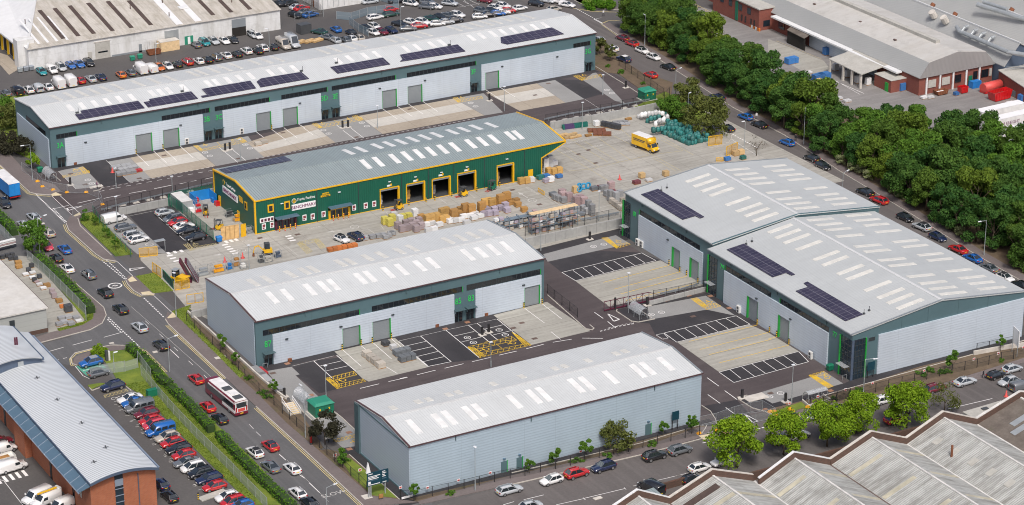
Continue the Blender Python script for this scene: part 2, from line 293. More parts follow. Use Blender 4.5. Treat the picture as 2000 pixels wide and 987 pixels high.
# ---------------------------------------------------------------- the ground, roads, yards
g = MB(); g.sheet([(-1500,-1200),(2500,-1200),(2500,2500),(-1500,2500)],0); struct(g,'ground','asphalt_ground')
def area(name,mat,poly,z): m = MB(); m.sheet(poly,z); return struct(m,name,mat)
def slab(name,mat,poly,z=.11,mats2='kerb_stone'):
    m = MB(); m.prism(poly,0,z); return struct(m,name,mat)
area('road','asphalt_road',[(-96,-190),(-68,-190),(-68,-84),(-74,-60),(-74,300),(-96,300)],.004)
BK = [(94.93,141.3),(93.54,125.85),(92.25,115.46),(90.84,95.98),(86.14,54.51)]+[(85.56,32.35),(82.59,6.93),(80.38,-20.84),(79.19,-32.35),(77.87,-45.34)]+[(76,-80)]      # belt side kerb of the back road
area('road','asphalt_back_road',[(-72,-112),(110,-112),(110,-95)]+BK[::-1]+[(112,330),(100,330),(84,130),(77.5,70),(70,10),(66,-60),(62,-86),(-72,-86)],.007)
area('road','asphalt_road',[(-102.45,3.13),(-102.61,6.56),(-93.64,7.23),(-88.47,9.84),(-85.82,13.96),(-86.18,3),(-86.48,-3.6),(-88.48,-2.13),(-91.74,-0.61),(-96.78,-1.08),(-99.68,-3.39),(-100.27,-5.65),(-102.16,-3.28)],.010)
# estate yards
area('yard','asphalt_purple',[(-71,-84),(19.5,-84),(19.5,-1.5),(-9.5,-1.5),(-9.5,-20),(-71,-20)],.011)
area('yard','asphalt_black',[(-69.99,-24.47),(-60.98,-25.38),(-56.06,-26.28),(-56.46,-37.89),(-62.49,-38.3),(-66.07,-38.41),(-66.46,-29.38),(-65.64,-25.64),(-70.25,-25.25)],.015)
area('footpath','asphalt_black',[(-71.4,-25),(-10.2,-25),(-10.2,-22.8),(-71.4,-22.8)],.018)
area('yard','asphalt_black',[(-43.28,-23.51),(-22.04,-25.05),(-22.46,-38.91),(-34.56,-39.54),(-39.37,-38.38),(-43.82,-38.12)],.015)
area('paving','paving_grey',[(-70.37,-25.09),(-65.64,-25.64),(-65.74,-29.33),(-66.59,-29.4),(-67.12,-55.79),(-69.44,-60.47),(-71.95,-59.94),(-71.91,-56.19),(-71.98,-47.34),(-71.43,-33.68)],.019)
area('yard','concrete_grey',[(-55.86,-23.5),(-43.28,-23.51),(-43.82,-38.12),(-56.16,-38.34),(-56.57,-36.53)],.022)
area('yard','concrete_grey',[(-22,-23.44),(-9.83,-23.04),(-9.65,-39.04),(-22.52,-39.01)],.022)
area('yard','asphalt_black',[(0.58,-6.01),(0.05,1.19),(22.67,2.61),(21.09,-3.49),(12.32,-5.57),(19.58,-10.88),(20.68,-16.24),(19.7,-16.08),(0.28,-16.95),(0.18,-11.81)],.015)
area('paving','paving_grey',[(1.71,-1.73),(19.96,-0.23),(20.08,-5.6),(0.52,-5.59)],.019)
area('yard','concrete_grey',[(0.28,-16.95),(20.68,-16.24),(21.64,-31.1),(-0.57,-30.97)],.022)
area('yard','asphalt_black',[(0.03,-32.95),(7.32,-33.13),(19.6,-34.62),(20.2,-40.08),(20.07,-51.74),(18.33,-51.45),(1.78,-51.38),(0.13,-46.51),(2.01,-41.49),(-0.34,-39.67)],.0155)
area('paving','paving_grey',[(5.92,-34.64),(18.71,-35.73),(18.31,-46.66),(15.05,-41.47),(2.97,-40.08)],.019)
area('yard','concrete_grey',[(1.82,-51.54),(18.33,-51.45),(19.24,-56.8),(19.29,-65.93),(1.33,-66.19)],.022)
area('yard','asphalt_black',[(19.19,-66.07),(18.27,-70.75),(1.12,-71.41),(1.27,-66.28)],.017)
area('yard','asphalt_black',[(-9.42,-76.68),(-2.38,-77.5),(-4.47,-86.88),(-11.52,-85.18),(-9.72,-81.98),(-9.44,-79.41)],.015)
area('yard','asphalt_black',[(-0.18,-76.95),(18.16,-81.47),(19.73,-81.13),(22.93,-83.15),(12.51,-83.54),(7.19,-83.73),(1.34,-84.75),(-0.71,-83.78),(-1.65,-82.27),(-2.12,-77.65)],.0155)
area('paving','paving_grey',[(0.18,-76.95),(2.26,-77.13),(14.55,-76.33),(18.25,-75.39),(18.13,-81.37),(2.24,-81.91),(2.05,-79.42),(0.02,-79.46)],.019)
area('footpath','asphalt_black',[(19.6,-86),(62,-86),(62,-81),(19.6,-81)],.014)
area('footpath','asphalt_black',[(-72.5,-84),(-11,-84),(-11,-81.4),(-72.5,-81.4)],.016)
area('footpath','asphalt_black',[(-73,-84),(-70.2,-84),(-70.2,-60),(-73,-60)],.0165)
# trade yard
area('yard','concrete_yard',[(-70.61,35.55),(-71.04,17.91),(-71.82,8.88)]+[(-70,-1),(19.5,-1),(19.5,2),(80,2),(80,62),(-44.5,62)]+[(-41.87,65.63),(-53.49,61.59),(-53.23,35.99),(-64.59,36.51),(-69.76,38.01)],.012)
area('yard','asphalt_black',[(-63.41,60.73),(-53.55,60.74),(-53.15,36.19),(-64.34,36.76),(-64.76,41.97)],.016)
area('paving','paving_grey',[(-70.17,58.63),(-64.1,58.99),(-64.54,36.64),(-69.96,38.92)],.020)
# yard of the long terrace
area('yard','asphalt_purple',[(-74,62),(66,62),(75,70),(75,95),(-74,95)],.011)
area('footpath','asphalt_black',[(-67.7,92.6),(72.6,92.6),(72.6,94.6),(-67.7,94.6)],.024)
area('paving','paving_grey',[(-67.16,92.35),(-61.31,93.44),(-62.2,78.51),(-67.69,80.1)],.019)
area('yard','asphalt_black',[(-61.25,93.6),(-55.54,93.78),(-56.03,78.19),(-61.95,78.38)],.015)
area('paving','paving_grey',[(-55.49,93.65),(-50.17,94.09),(-51,78.27),(-55.99,78.08)],.019)
def pad(a):
    (x0,y0),(x1,y1),(x2,y2),(x3,y3) = a; l = lambda p,q,t: (p[0]+(q[0]-p[0])*t,p[1]+(q[1]-p[1])*t)
    area('yard','concrete_tan',a,.022)
    area('yard','concrete_pale',[l(a[0],a[3],.34),l(a[1],a[2],.34),l(a[1],a[2],.68),l(a[0],a[3],.68)],.0255)
pad([(-50.11,94.25),(-35.22,93.89),(-35.64,78.22),(-51.07,78.12)])
pad([(-23.37,88.85),(-5.03,94.14),(-6,78.8),(-24,78.18)])
pad([(6.81,94.21),(31.99,94.21),(32.44,78.41),(5.94,78.72)])
pad([(40.68,95.34),(55.13,94.9),(53.56,76.86),(41.26,77.1)])
area('paving','paving_grey',[(-35.17,93.86),(-21.2,93.92),(-24.05,78.21),(-35.59,78.19)],.019)
area('paving','paving_grey',[(-4.97,94.11),(6.76,94.24),(5.89,78.75),(-6,78.8)],.019)
area('paving','paving_grey',[(32.04,94.18),(40.63,95.38),(37.34,78.15),(32.49,78.38)],.019)
area('paving','paving_grey',[(55.21,94.85),(60.07,93.35),(58.87,76.99),(53.58,76.85)],.0195)
area('yard','asphalt_black',[(60.07,93.35),(65.78,89.2),(64.7,78.06),(58.9,76.98)],.0155)
area('paving','paving_grey',[(65.87,89.15),(71.86,93.43),(65.45,68.82),(64.54,72.36)],.0195)
# footways and verges (raised behind their kerbs)
slab('pavement','asphalt_footway',[(-78.22,-37.75),(-78.08,-58.9),(-78.25,-80.33),(-74.54,-82.17),(-69.86,-83.79),(-72.23,-81.41),(-75.62,-78.17),(-75.77,-68.76),(-76.31,-46.71),(-75.81,-32.39),(-75.92,-25.55),(-75.12,-3.95),(-75.16,5.09),(-75.93,8.71),(-77.56,5.74),(-77.95,3.17),(-78.17,-24.27)])
slab('pavement','asphalt_footway',[(-75.77,29.22),(-74.66,28.21),(-74.63,18.47),(-77.2,18.82),(-77.68,21.68),(-77.52,25.16),(-77.08,27.31)])
slab('pavement','asphalt_footway',[(-74.4,65.68),(-72,65.17),(-73.27,63.34),(-74.08,60.42),(-74.66,41.19),(-75.07,37.3),(-76.93,39.68),(-77.35,42.91),(-77.49,58.18),(-76.67,61.89)])
slab('pavement','asphalt_footway',[(-73.81,111.86),(-77.13,102.23),(-77.11,92.9),(-77.11,82.93),(-76.21,81.35),(-73.63,79.17),(-70.99,80.35),(-70.84,84.78),(-73.65,90.94),(-72.96,105.57),(-72.67,115.14)])
slab('pavement','asphalt_footway',[(-53.38,-86.03),(-28.74,-87.45),(-13.75,-86.86),(-11.57,-84.61),(-14.51,-83.52),(-27.31,-85.17),(-51.77,-83.19),(-69.76,-83.59),(-70.1,-84.69)])
slab('pavement','asphalt_footway',[(-0.19,-86.42),(2.77,-86.34),(19.6,-87.57),(18.86,-88.55),(5.04,-88.02),(2.69,-88.24)],.10)
slab('pavement','asphalt_footway',[(13.79,-89.29),(26.28,-90.82),(53.74,-89.05),(52.56,-90.45),(41.47,-92.27),(27.88,-91.73),(13.77,-90.23)],.10)
slab('pavement','asphalt_footway',[(-103.49,9.42),(-99.07,10.66),(-92.13,11.21),(-89.74,13.36),(-89.51,15.35),(-89,25.15),(-88.86,41.63),(-89.01,51.91),(-86.14,50.28),(-85.7,39.83),(-86.27,30.27),(-85.78,16.8),(-86.7,13.05),(-88.69,9.96),(-91.71,8.2),(-102.41,7.12)])
slab('pavement','asphalt_footway',[(-100.08,-4.46),(-98.65,-2),(-96.68,-1.47),(-93.53,-0.6),(-91.22,-0.58),(-88.37,-2.19),(-89.02,-3.49),(-91.44,-3.12),(-94.9,-1.49),(-97.39,-4.03),(-99.24,-6.24),(-99.76,-5.62)])
area('yard','asphalt_light',[(107,22),(150,16),(150,40),(129.5,42),(130,102),(125,125),(106,128),(102,60)],.010)
slab('pavement','asphalt_footway',BK[1:]+[(x+2.4,y) for x,y in BK[1:]][::-1],.10)
slab('verge','soil',[(x+2.4,y) for x,y in BK[2:]]+[(130,-90),(122,10),(108,30),(107,100),(104,122)],.09)
slab('pavement','asphalt_footway',[(98.27,147.57),(98.22,139.44),(103.74,134.02),(106.29,135.53),(100.33,140.27),(100.09,147.22)],.10)
slab('verge','grass',[(-71.49,65.74),(-69.45,65.01),(-70.76,39.37),(-71.17,39.41),(-74.3,39.99),(-73.82,61.12)],.13)
slab('verge','grass',[(-74.66,28.21),(-70.59,28.03),(-70.93,17.84),(-74.85,18.59)],.13)
slab('verge','soil',[(-74.9,5.08),(-72.34,7.03),(-72.59,-26.17),(-72.24,-33.44),(-72.61,-44.85),(-73.97,-53.78),(-74.84,-58.22),(-76.01,-58.67),(-76.31,-46.71),(-75.81,-32.39),(-75.92,-25.55),(-75.12,-3.95)],.105)
slab('verge','grass',[(-75.05,8.57),(-70.68,9.67),(-72.69,6.51),(-73.48,2.73),(-74.36,-7.11),(-74.44,-15.74),(-74.53,-24.75),(-75.92,-25.55),(-75.12,-3.95),(-75.16,5.09)],.125)
slab('verge','soil',[(-76.01,-58.67),(-74.36,-59.33),(-72.13,-62.84),(-72.22,-65.01),(-72.14,-81.46),(-75.62,-78.17),(-75.77,-68.76)],.105)
slab('verge','grass',[(-74.1,-62.84),(-72.6,-64.8),(-72.04,-79.16),(-72.3,-80.84),(-75.33,-78.08),(-75.34,-70.35)],.125)
slab('verge','soil',[(-70.64,-82.05),(-51.77,-83.19),(-36.44,-83.08),(-14.09,-82.88),(-13.19,-83.57),(-15.71,-85.75),(-37.7,-85.15),(-52.58,-84.62),(-69.86,-83.79)],.105)
slab('verge','soil',[(-0.74,-83.57),(7.26,-83.76),(12.57,-83.98),(24.11,-83.42),(35.04,-82.56),(53.69,-83.26),(58.53,-83.35),(53.74,-89.05),(26.41,-90.65),(14.04,-88.96),(11.18,-86.39),(3.03,-86.49),(0.76,-84.81)],.105)
slab('verge','grass',[(1.34,-84.75),(6.99,-84.01),(6.7,-86.22),(3.13,-86.35)],.12)
slab('verge','soil',[(83.88,113.33),(86.23,112),(82.44,97.17),(81.46,87.18),(83.78,76.72),(75.4,64.9),(74.09,75.5),(77.83,103.37)],.105)
slab('verge','soil',[(73,92.8),(76.5,88),(77.5,70),(78,126),(73,126)],.10)
slab('verge','grass',[(66,49),(78.5,49),(78.5,72),(66,66)],.125)
slab('verge','grass',[(-94.98,-2.4),(-91.93,-2.99),(-89.08,-3.79),(-86.74,-7.44),(-86.86,-17.75),(-87.2,-19.79),(-87.24,-39.92),(-87.19,-57.63),(-88.05,-74.51),(-94.33,-70.95),(-94.14,-66.62),(-94.15,-53.13),(-94.15,-38.93),(-93.56,-27.36),(-94.16,-23.34),(-95.18,-17.79),(-95.6,-15.03),(-95.07,-11.67),(-94.67,-6.79)],.112)
slab('verge','grass',[(-101.17,-16.62),(-98.08,-15.6),(-98.59,-15),(-101.04,-14.69)],.112)
slab('verge','grass',[(-89.21,46.85),(-89.94,16.06),(-88.45,15.22),(-89.63,12.66),(-92.26,10.97),(-97.22,10.37),(-97.15,11.63),(-91.11,12.44),(-90.22,23.87)],.13)
slab('verge','grass',[(-64.16,139.78),(-59.65,145.86),(-55.52,145.17),(-55.34,143.42),(-58.27,142.9),(-64.42,123.71),(-68.84,126.23)],.1)
slab('verge','grass',[(-68.9,126.05),(-64.42,123.51),(-67.94,112.46),(-67.92,102.71),(-69.75,101.84),(-71.55,109.6),(-72.96,114.32)],.1)
slab('verge','grass',[(98.58,148.08),(107.64,142.94),(102.99,136.06),(99.59,139.06),(97.95,144.33)],.1)
area('yard','concrete_grey',[(-95.11,50.19),(-93.37,51.6),(-89.37,48.74),(-90.78,13.85),(-91.61,12.19),(-97.63,10.33),(-98.84,10.24),(-99.25,11.25)],.012)
area('footpath','concrete_grey',[(124.03,94.29),(125.75,72.6),(122.26,64.03),(116.14,66.35),(117.88,85.46)],.013)
area('green_bay','green_bay',[(-99.96,-5.83),(-95.52,-5.75),(-95.3,-11.05),(-99.69,-12.06)],.016)
# hard edges: kerbs
kb = MB()
def kerb(pts,w=.16,h=.135):
    for (x0,y0),(x1,y1) in zip(pts,pts[1:]):
        L = math.hypot(x1-x0,y1-y0)
        if L > .05: kb.cbox((x0+x1)/2,(y0+y1)/2,0,L+.1,w,h+.0013*(len(kb.f) % 17),0,math.atan2(y1-y0,x1-x0))
kerb([(-78.22,-37.75),(-78.08,-58.9),(-78.25,-80.33)]); kerb([(-77.95,3.17),(-78.17,-24.27)]); kerb([(-77.56,5.74),(-77.95,3.17)]); kerb([(-77.08,27.31),(-77.52,25.16),(-77.68,21.68),(-77.2,18.82),(-74.75,18.17)]); kerb([(-76.67,61.89),(-77.49,58.18),(-77.35,42.91),(-76.93,39.68),(-75.07,37.3)])
kerb([(-77.13,102.23),(-77.11,92.9),(-77.11,82.93),(-76.21,81.35),(-73.63,79.17)]); kerb([(-53.38,-86.03),(-28.74,-87.45),(-16.82,-87.42),(-13.75,-86.86),(-11.51,-84.64),(-10.24,-82.42),(-9.16,-79.16),(-9.25,-76.39)]); kerb([(2.69,-88.24),(-0.19,-86.42),(-0.93,-83.85),(-1.98,-81.69),(-2.12,-77.65),(-1.76,-76.85),(0.14,-77.01)])
kerb([(-102.41,7.12),(-91.71,8.2),(-88.69,9.96),(-86.7,13.05),(-85.78,16.8),(-86.27,30.27)]); kerb([(-99.76,-5.62),(-100.29,-4.34),(-99.59,-2.13),(-98.04,-0.37),(-94.38,-0.12),(-90.69,-0.54),(-88.37,-2.19)]); kerb([(-101.18,-15.95),(-101.16,-17.2),(-97.32,-16.26),(-95.39,-15.15),(-95.39,-16.41),(-95.07,-20.66)]); kerb([(103.87,134.22),(98.22,139.44),(98.27,147.57)]); kerb(BK[1:]); kerb([(-73.5,63.47),(-74.6,59.04),(-74.79,40.87)])
kerb([(0.03,-32.95),(-0.57,-33.69),(-0.52,-39.01),(0.41,-40.1),(3.92,-40.34)]); kerb([(-8.12,-20.37),(-9.93,-37.84),(-9.08,-38.81),(-8.45,-38.34),(-8.35,-36.66)]); kerb([(-64.9,76.9),(-63.4,76.94),(-62.4,78),(-62.46,80.93)]); kerb([(-66.95,-49.35),(-67.12,-55.79)]); kerb([(-71.77,-38.37),(-72.01,-48.18)]); kerb([(-67.11,-45.16),(-66.95,-49.35)])
kerb([(68.03,34.21),(69.95,34.38),(72,34.99),(73.71,36.57),(74.91,38.47),(75.64,40.64)]); kerb([(-72.13,-62.84),(-72.14,-81.46)]); kerb([(11.02,-83.87),(23.98,-83.6),(58.83,-82.99)]); kerb([(-51.3,-82.37),(-26.38,-83.71),(-14.09,-82.88)]); kerb([(73.99,97.24),(72.9,80.65),(72.06,71.7)]); kerb([(-12.91,-83.56),(-13.81,-84.51),(-15.51,-85.86)])
struct(kb,'kerb','kerb_stone')
tp = MB()
for poly in ([(-76.62,27.43),(-75.22,28.53),(-75.23,25.88),(-76.77,26.01)],[(-76.83,20.08),(-75.15,19.87),(-74.87,17.87),(-76.98,18.7)],[(-77,6.13),(-74.95,8.16),(-75.32,5.53),(-76.9,5.72)],[(-73.5,79.54),(-72.24,80.17),(-71.69,78.07),(-73.73,78.52)],[(-73.81,65.35),(-71.96,66.43),(-72.17,65.1),(-73.61,64.72)],[(-16.36,-86.24),(-13.42,-86.76),(-16.45,-88.49)],[(2.86,-87.76),(3.9,-87.57),(3.79,-89.25),(2.46,-89.08)]):
    tp.prism(poly,0,.115)
struct(tp,'tactile_paving','tactile')
# ---------------------------------------------------------------- painted markings
wp = MB(); yp = MB(); yl = MB(); fw_ = MB(); fy = MB()
Z1 = .031
def wl(pts,w=.12,dash=None,z=Z1): wp.strip(pts,w,z,0,dash)
def bays(a,b,c,d,n,w=.1,mb=None,ends=True):     # a-b one long edge, d-c the other
    mb = mb or wp; l = lambda p,q,t: (p[0]+(q[0]-p[0])*t,p[1]+(q[1]-p[1])*t)
    for i in range(n+1):
        if ends or 0 < i < n: mb.strip([l(a,b,i/n),l(d,c,i/n)],w,Z1)
# double yellow lines
for off in (0,.38):
    for pts in ([(-78.4,-38.14),(-78.39,-59.29),(-78.5,-80.6)],[(-78.24,2.99),(-78.34,-24.37)],[(-77.4,27.34),(-77.89,24.92),(-77.97,20.95),(-77.37,18.4),(-75.1,17.63)],[(-77.04,61.68),(-77.85,57.97),(-77.7,42.72),(-77.21,39.29),(-75.48,36.98)],[(-77.27,101.83),(-77.35,93.04),(-77.44,82.4),(-76.3,80.69),(-73.85,78.59)],[(-86.14,32.07),(-86.12,15.92),(-86.81,13.11),(-88.62,10.48),(-91.75,8.78),(-102.26,7.51)],[(-100.13,-5.6),(-100.32,-4.97),(-99.48,-2.32),(-97.93,-0.76),(-94.52,-0.5),(-90.84,-0.92),(-88.52,-2.57)],[(-87.21,-2.85),(-86.19,-6.1),(-86.33,-16.46)],[(94.63,141.47),(97.42,136.8),(102.95,132.74)],[(93.71,126.14),(96.95,127.55),(99.31,126.22)],[(93.71,125.49),(92.25,115.46)]):
        yl.strip([(x-off*.9,y+off*.25) for x,y in pts],.11,.014)
# main road
wl([(-77.24,17.38),(-77.42,6.72)],.25,(.5,.4),.014); wl([(-77.44,39.42),(-76.97,27.24)],.25,(.5,.4),.014); wl([(-76.52,39.29),(-76.62,27.43)],.25,(.5,.4),.014); wl([(-76.29,81.13),(-76.65,62.72)],.3,(.45,.3),.014); wl([(-75.93,71.71),(-76.31,62.11)],.25,(.5,.35),.014)
wl([(-86.71,11.99),(-86.59,-3.87)],.25,(.5,.4),.016); wl([(-87.16,11.19),(-87.13,4.57)],.25,(.5,.4),.016)
for s in ([(-90.83,3.73),(-86.87,4.22)],[(-97.18,3.28),(-93.17,3.7)],[(-102.49,2.68),(-99.01,3.18)],[(-82.08,-7.43),(-82.06,-11.74)],[(-82.49,-68.72),(-82.48,-72.71)],[(-82.42,-56.72),(-82.38,-59.25)],[(-82.69,-64.56),(-82.45,-66.86)]): wl(s,.14,None,.016)
wl([(-102.45,-1.68),(-99.45,-1.42)],.14,(.8,.8),.016)
wl([(-81.13,7.07),(-81.04,-22.65),(-82.31,-46.81),(-82.38,-67.98)],.08,(2,5),.012); fw_.strip([(-80.97,14.79),(-80.5,-3.62),(-80.22,-23.11)],.06,.012); fw_.strip([(-82.19,-59.36),(-82.56,-76.33)],.05,.012)
wl([(-73.7,78.59),(-73.84,66.04)],.1,None,.0125); wl([(-72.07,77.84),(-72.07,66.5)],.1,None,.0125); wl([(-76.38,71.27),(-72.47,71.65)],.14,None,.016); wl([(-74.96,37.23),(-75.03,27.28)],.1,None,.016); wl([(-75.1,17.63),(-75.18,7.93)],.1,None,.016)
# back roads
for s in ([(-54.31,-91.57),(-50.58,-91.75)],[(-58.15,-91.47),(-56.02,-91.38)],[(-50.58,-95.76),(-45.34,-96.14)],[(-45.44,-96.08),(-37.62,-96.47)]): wl(s,.12,None,.014)
wl([(-36.05,-96.4),(-25.59,-96.95)],.1,None,.014); wl([(-32.53,-96.69),(-25.45,-96.93)],.08,(1.2,1),.014); wl([(28.07,-99.07),(37.59,-99.61)],.14,None,.014); wl([(-37.66,-96.12),(-37.72,-96.83)],.12,None,.014); wl([(-45.45,-95.82),(-45.48,-96.58)],.12,None,.014)
wl([(-17.2,-88.81),(-12.78,-89.03)],.2,(.6,.5),.014); wl([(2.07,-88.86),(3.52,-89.88)],.25,(.6,.3),.014); wl([(-5.95,-88.97),(-3.71,-89.06)],.3,(.6,.4),.014); wl([(94.93,141.3),(94.3,126.45)],.2,(.6,.4),.014); wl([(94.13,130.73),(94,125.97)],.25,None,.014); wl([(94.01,130.53),(96.5,130.7)],.12,None,.014)
wl([(75.68,39.07),(75.4,28.51)],.3,(.6,.4),.015); wl([(73.53,36.17),(72.55,24.65)],.1,None,.015)
# give-way triangles
def triangle(a,b,c,z): wl([a,b],.2,None,z); wl([b,c],.3,None,z); wl([c,a],.2,None,z)
triangle(*[(-70.08,69.86),(-73.41,70.28),(-73.51,68.86)],.0165); triangle(*[(-71.17,31.74),(-74.13,32.65),(-74.44,31.52)],.0165); triangle(*[(-2.57,-33.76),(-3.42,-37.36),(-2.01,-37.11)],Z1); triangle(*[(-4.5,-83),(-5.18,-86.48),(-4.06,-86.54)],Z1)
# estate dashes
for s in ([(-70.4,71.88),(-65.03,72.34)],[(-64.51,71.78),(-60.59,71.95)],[(-58.7,71.86),(-54.73,71.84)],[(-52.86,71.86),(-48.81,72.01)],[(-46.96,71.87),(-42.93,72.04)],[(-41.04,71.79),(-38.77,72.07)],[(-50.67,-40),(-49.24,-40.05)],[(-47.27,-40.09),(-43.34,-40.01)],[(-41.5,-40.09),(-37.56,-40.06)],[(-35.8,-40.08),(-31.85,-40.1)],[(-30.01,-40.02),(-26.31,-40.07)],[(-24.24,-40.04),(-20.37,-39.89)],[(-18.45,-39.97),(-14.66,-40.5)],[(-12.72,-41.05),(-9.39,-43.08)],[(-58.8,-40.12),(-54.95,-40.11)],[(-53.06,-40.11),(-49.23,-40.19)],[(-4.42,-31.85),(-4.49,-35.21)],[(-4.5,-36.89),(-4.76,-40.23)],[(-1.92,-67.23),(-2.06,-71.24)],[(-5.74,-73.19),(-5.84,-77.3)],[(-2.21,-73.34),(-2.34,-77.46)],[(-5.93,-79.19),(-6.05,-83.31)],[(-6.08,-85.37),(-6.21,-87.76)]): wl(s,.16)
for a,b,c,d in ([(0.17,-46.67),(1.87,-46.74),(1.39,-49.06),(0.18,-48.92)],): wl([a,b,c,d,a],.1)
wl([(-62.73,77.91),(-57.45,77.63),(-36.43,78.2)],.13,(.7,.6)); wl([(-63.86,76.13),(-60.04,76.39),(-37.34,76.09)],.13,(1.2,1.2)); wl([(-26.04,78),(18.03,77.76)],.13,(.7,.6)); wl([(17.18,77.43),(29.98,77.71)],.13,(.7,.6)); wl([(-8.11,-40.05),(-4.53,-39.87)],.25,(.5,.35)); wl([(-4.58,-39.7),(-0.67,-40.18)],.25,(.5,.35)); wl([(-5.87,-39.45),(-0.34,-39.67)],.1,(.5,.4))
# bays
A81 = [(0.18,-11.81),(19.47,-11.06),(19.81,-15.9),(0.38,-16.78)]; wl(A81+A81[:1],.13)
for s in ([(2.61,-12.04),(2.47,-16.54)],[(4.99,-12),(4.64,-16.78)],[(7.39,-12.05),(7.27,-16.59)],[(9.84,-12.04),(9.72,-16.46)],[(12.26,-11.85),(12.17,-16.3)],[(14.8,-11.73),(14.73,-16.13)],[(17.31,-11.42),(17.22,-15.99)]): wl(s)
wl([(2.04,-46.7),(15.78,-46.64),(18.38,-46.78),(18.4,-51.35),(1.78,-51.38),(1.98,-46.8)],.13)
for s in ([(4.15,-46.73),(3.94,-51.39)],[(6.56,-46.71),(6.39,-51.21)],[(8.98,-46.7),(8.81,-51.22)],[(11.3,-46.76),(11.18,-51.2)],[(13.7,-46.73),(13.57,-51.24)],[(15.96,-46.6),(16.04,-51.19)]): wl(s)
wl([(1.31,-66.3),(19.19,-66.07),(18.15,-70.68),(1.14,-71.3),(1.31,-66.3)],.13)
for s in ([(3.66,-66.41),(3.27,-70.47)],[(6.2,-66.38),(5.89,-71.01)],[(8.57,-66.29),(8.37,-70.82)],[(11.08,-66.21),(10.9,-70.78)],[(13.38,-66.21),(13.27,-70.7)],[(15.71,-66.22),(15.58,-70.72)]): wl(s)
wl([(-61,-25.33),(-61.28,-33.86)],.14); wl([(-56.26,-25.26),(-56.24,-33.21)],.14); wl([(-60.85,-27.89),(-56.48,-27.89)]); wl([(-60.93,-30.42),(-56.56,-30.38)]); wl([(-65.39,-25.44),(-56.82,-25.2)],.06)
wl([(-43.4,-25.34),(-43.72,-37.93)],.14); wl([(-38.71,-25.29),(-39.13,-38.19),(-43.76,-37.9)],.14)
for s in ([(-43.51,-27.84),(-38.96,-27.86)],[(-43.46,-30.47),(-39.04,-30.51)],[(-43.45,-33.05),(-39.15,-32.98)],[(-43.57,-35.6),(-39.27,-35.56)]): wl(s)
wl([(-33.27,-25.23),(-33.78,-39.13)],.14); wl([(-28.45,-25.12),(-28.75,-33.79)],.14); wl([(-26.57,-25.28),(-26.93,-34.01)],.14); wl([(-22.28,-25.47),(-22.68,-33.7)],.14)
for s in ([(-33.12,-28.32),(-28.9,-28.39)],[(-33.28,-31.42),(-28.86,-31.22)],[(-26.89,-28.43),(-22.62,-28.36)],[(-26.51,-31.53),(-21.99,-31.49)]): wl(s)
wl([(-43.32,-25.19),(-33.24,-25.17),(-22.25,-25.42)],.06)
for s in ([(-54.2,-23.78),(-54.42,-31.79)],[(-50.41,-23.72),(-50.38,-27.07)],[(-47.87,-23.69),(-48.12,-31.65)],[(-50.85,-31.74),(-50.1,-37.85)],[(-44.03,-23.63),(-44.22,-29.57)],[(-43.79,-32.14),(-43.82,-38.12)],[(-15.16,-23.62),(-15.34,-31.51)],[(-11.13,-23.53),(-11.51,-31.58)],[(-16.31,-35.6),(-16.52,-39.58)]): wl(s)
for s in ([(4.74,-20.23),(20.69,-19.36)],[(4.71,-24.18),(20.67,-23.21)],[(4.57,-26.83),(20.71,-25.74)],[(3.88,-30.09),(20.73,-29.68)],[(3.98,-52.22),(19.34,-52.37)],[(3.78,-56.27),(19.18,-56.21)],[(3.97,-59.03),(17.82,-59.06)],[(3.63,-62.97),(15.13,-62.91)],[(17.44,-58.71),(19.22,-58.7)],[(14.59,-62.8),(19.23,-62.89)]): yp.strip(s,.13,Z1)
for s in ([(-48.09,93.87),(-48.52,85.53)],[(-44,93.98),(-44.35,85.53)],[(-41.41,94.17),(-41.94,85.59)],[(-37.54,94.03),(-37.97,85.53)],[(-30.22,88.9),(-30.49,77.85)],[(-28.21,85.51),(-28.44,78.21)],[(-18.62,94.47),(-18.7,89.99)],[(-14.84,94.16),(-15,85.89)],[(-11.92,93.73),(-12.19,85.79)],[(-8.02,91.52),(-8.16,86.02)],[(-0.86,85.42),(-1.18,78.05)],[(1.41,85.65),(0.99,78.32)],[(-7.9,94.22),(-7.74,91.05)],[(13.9,94.43),(13.6,86.17)],[(17.72,94.39),(17.46,86.07)],[(20.76,94.6),(20.47,86.25)],[(24.61,94.47),(24.29,86.19)],[(41.77,94.61),(41.33,86.18)],[(45.71,94.61),(45.32,87.96)],[(45.32,87.96),(45.29,86.34)],[(-0.52,89.52),(-0.72,87.07)]): wl(s,.13)
wl([(55.26,94.94),(59.54,94.45)],.06); wl([(58.95,76.95),(58.23,66.31)],.06); wl([(-67.16,92.35),(-67.69,80.1)],.06); wl([(-55.52,93.58),(-56.03,78.19)],.06)
# hatched disabled bays
def hatch(a,b,c,d,n,mb=yp,w=.09):                 # band a-b / d-c filled with crosses
    l = lambda p,q,t: (p[0]+(q[0]-p[0])*t,p[1]+(q[1]-p[1])*t)
    mb.strip([a,b,c,d,a],w,Z1)
    for i in range(n):
        mb.strip([l(a,b,i/n),l(d,c,(i+1)/n)],w*.8,Z1+.0015); mb.strip([l(d,c,i/n),l(a,b,(i+1)/n)],w*.8,Z1+.003)
hatch(*[(-62.42,-33.14),(-56.59,-33),(-56.78,-34.73),(-62.4,-34.84)],7); hatch(*[(-62.53,-36.48),(-56.64,-36.74),(-56.59,-37.95),(-62.48,-38.22)],7); hatch(*[(-62.47,-33.43),(-61.68,-33.56),(-61.53,-37.5),(-62.49,-38.12)],4)
hatch(*[(-71.87,-56.3),(-67.29,-56.32),(-67.74,-57.23),(-71.98,-57.38)],6)
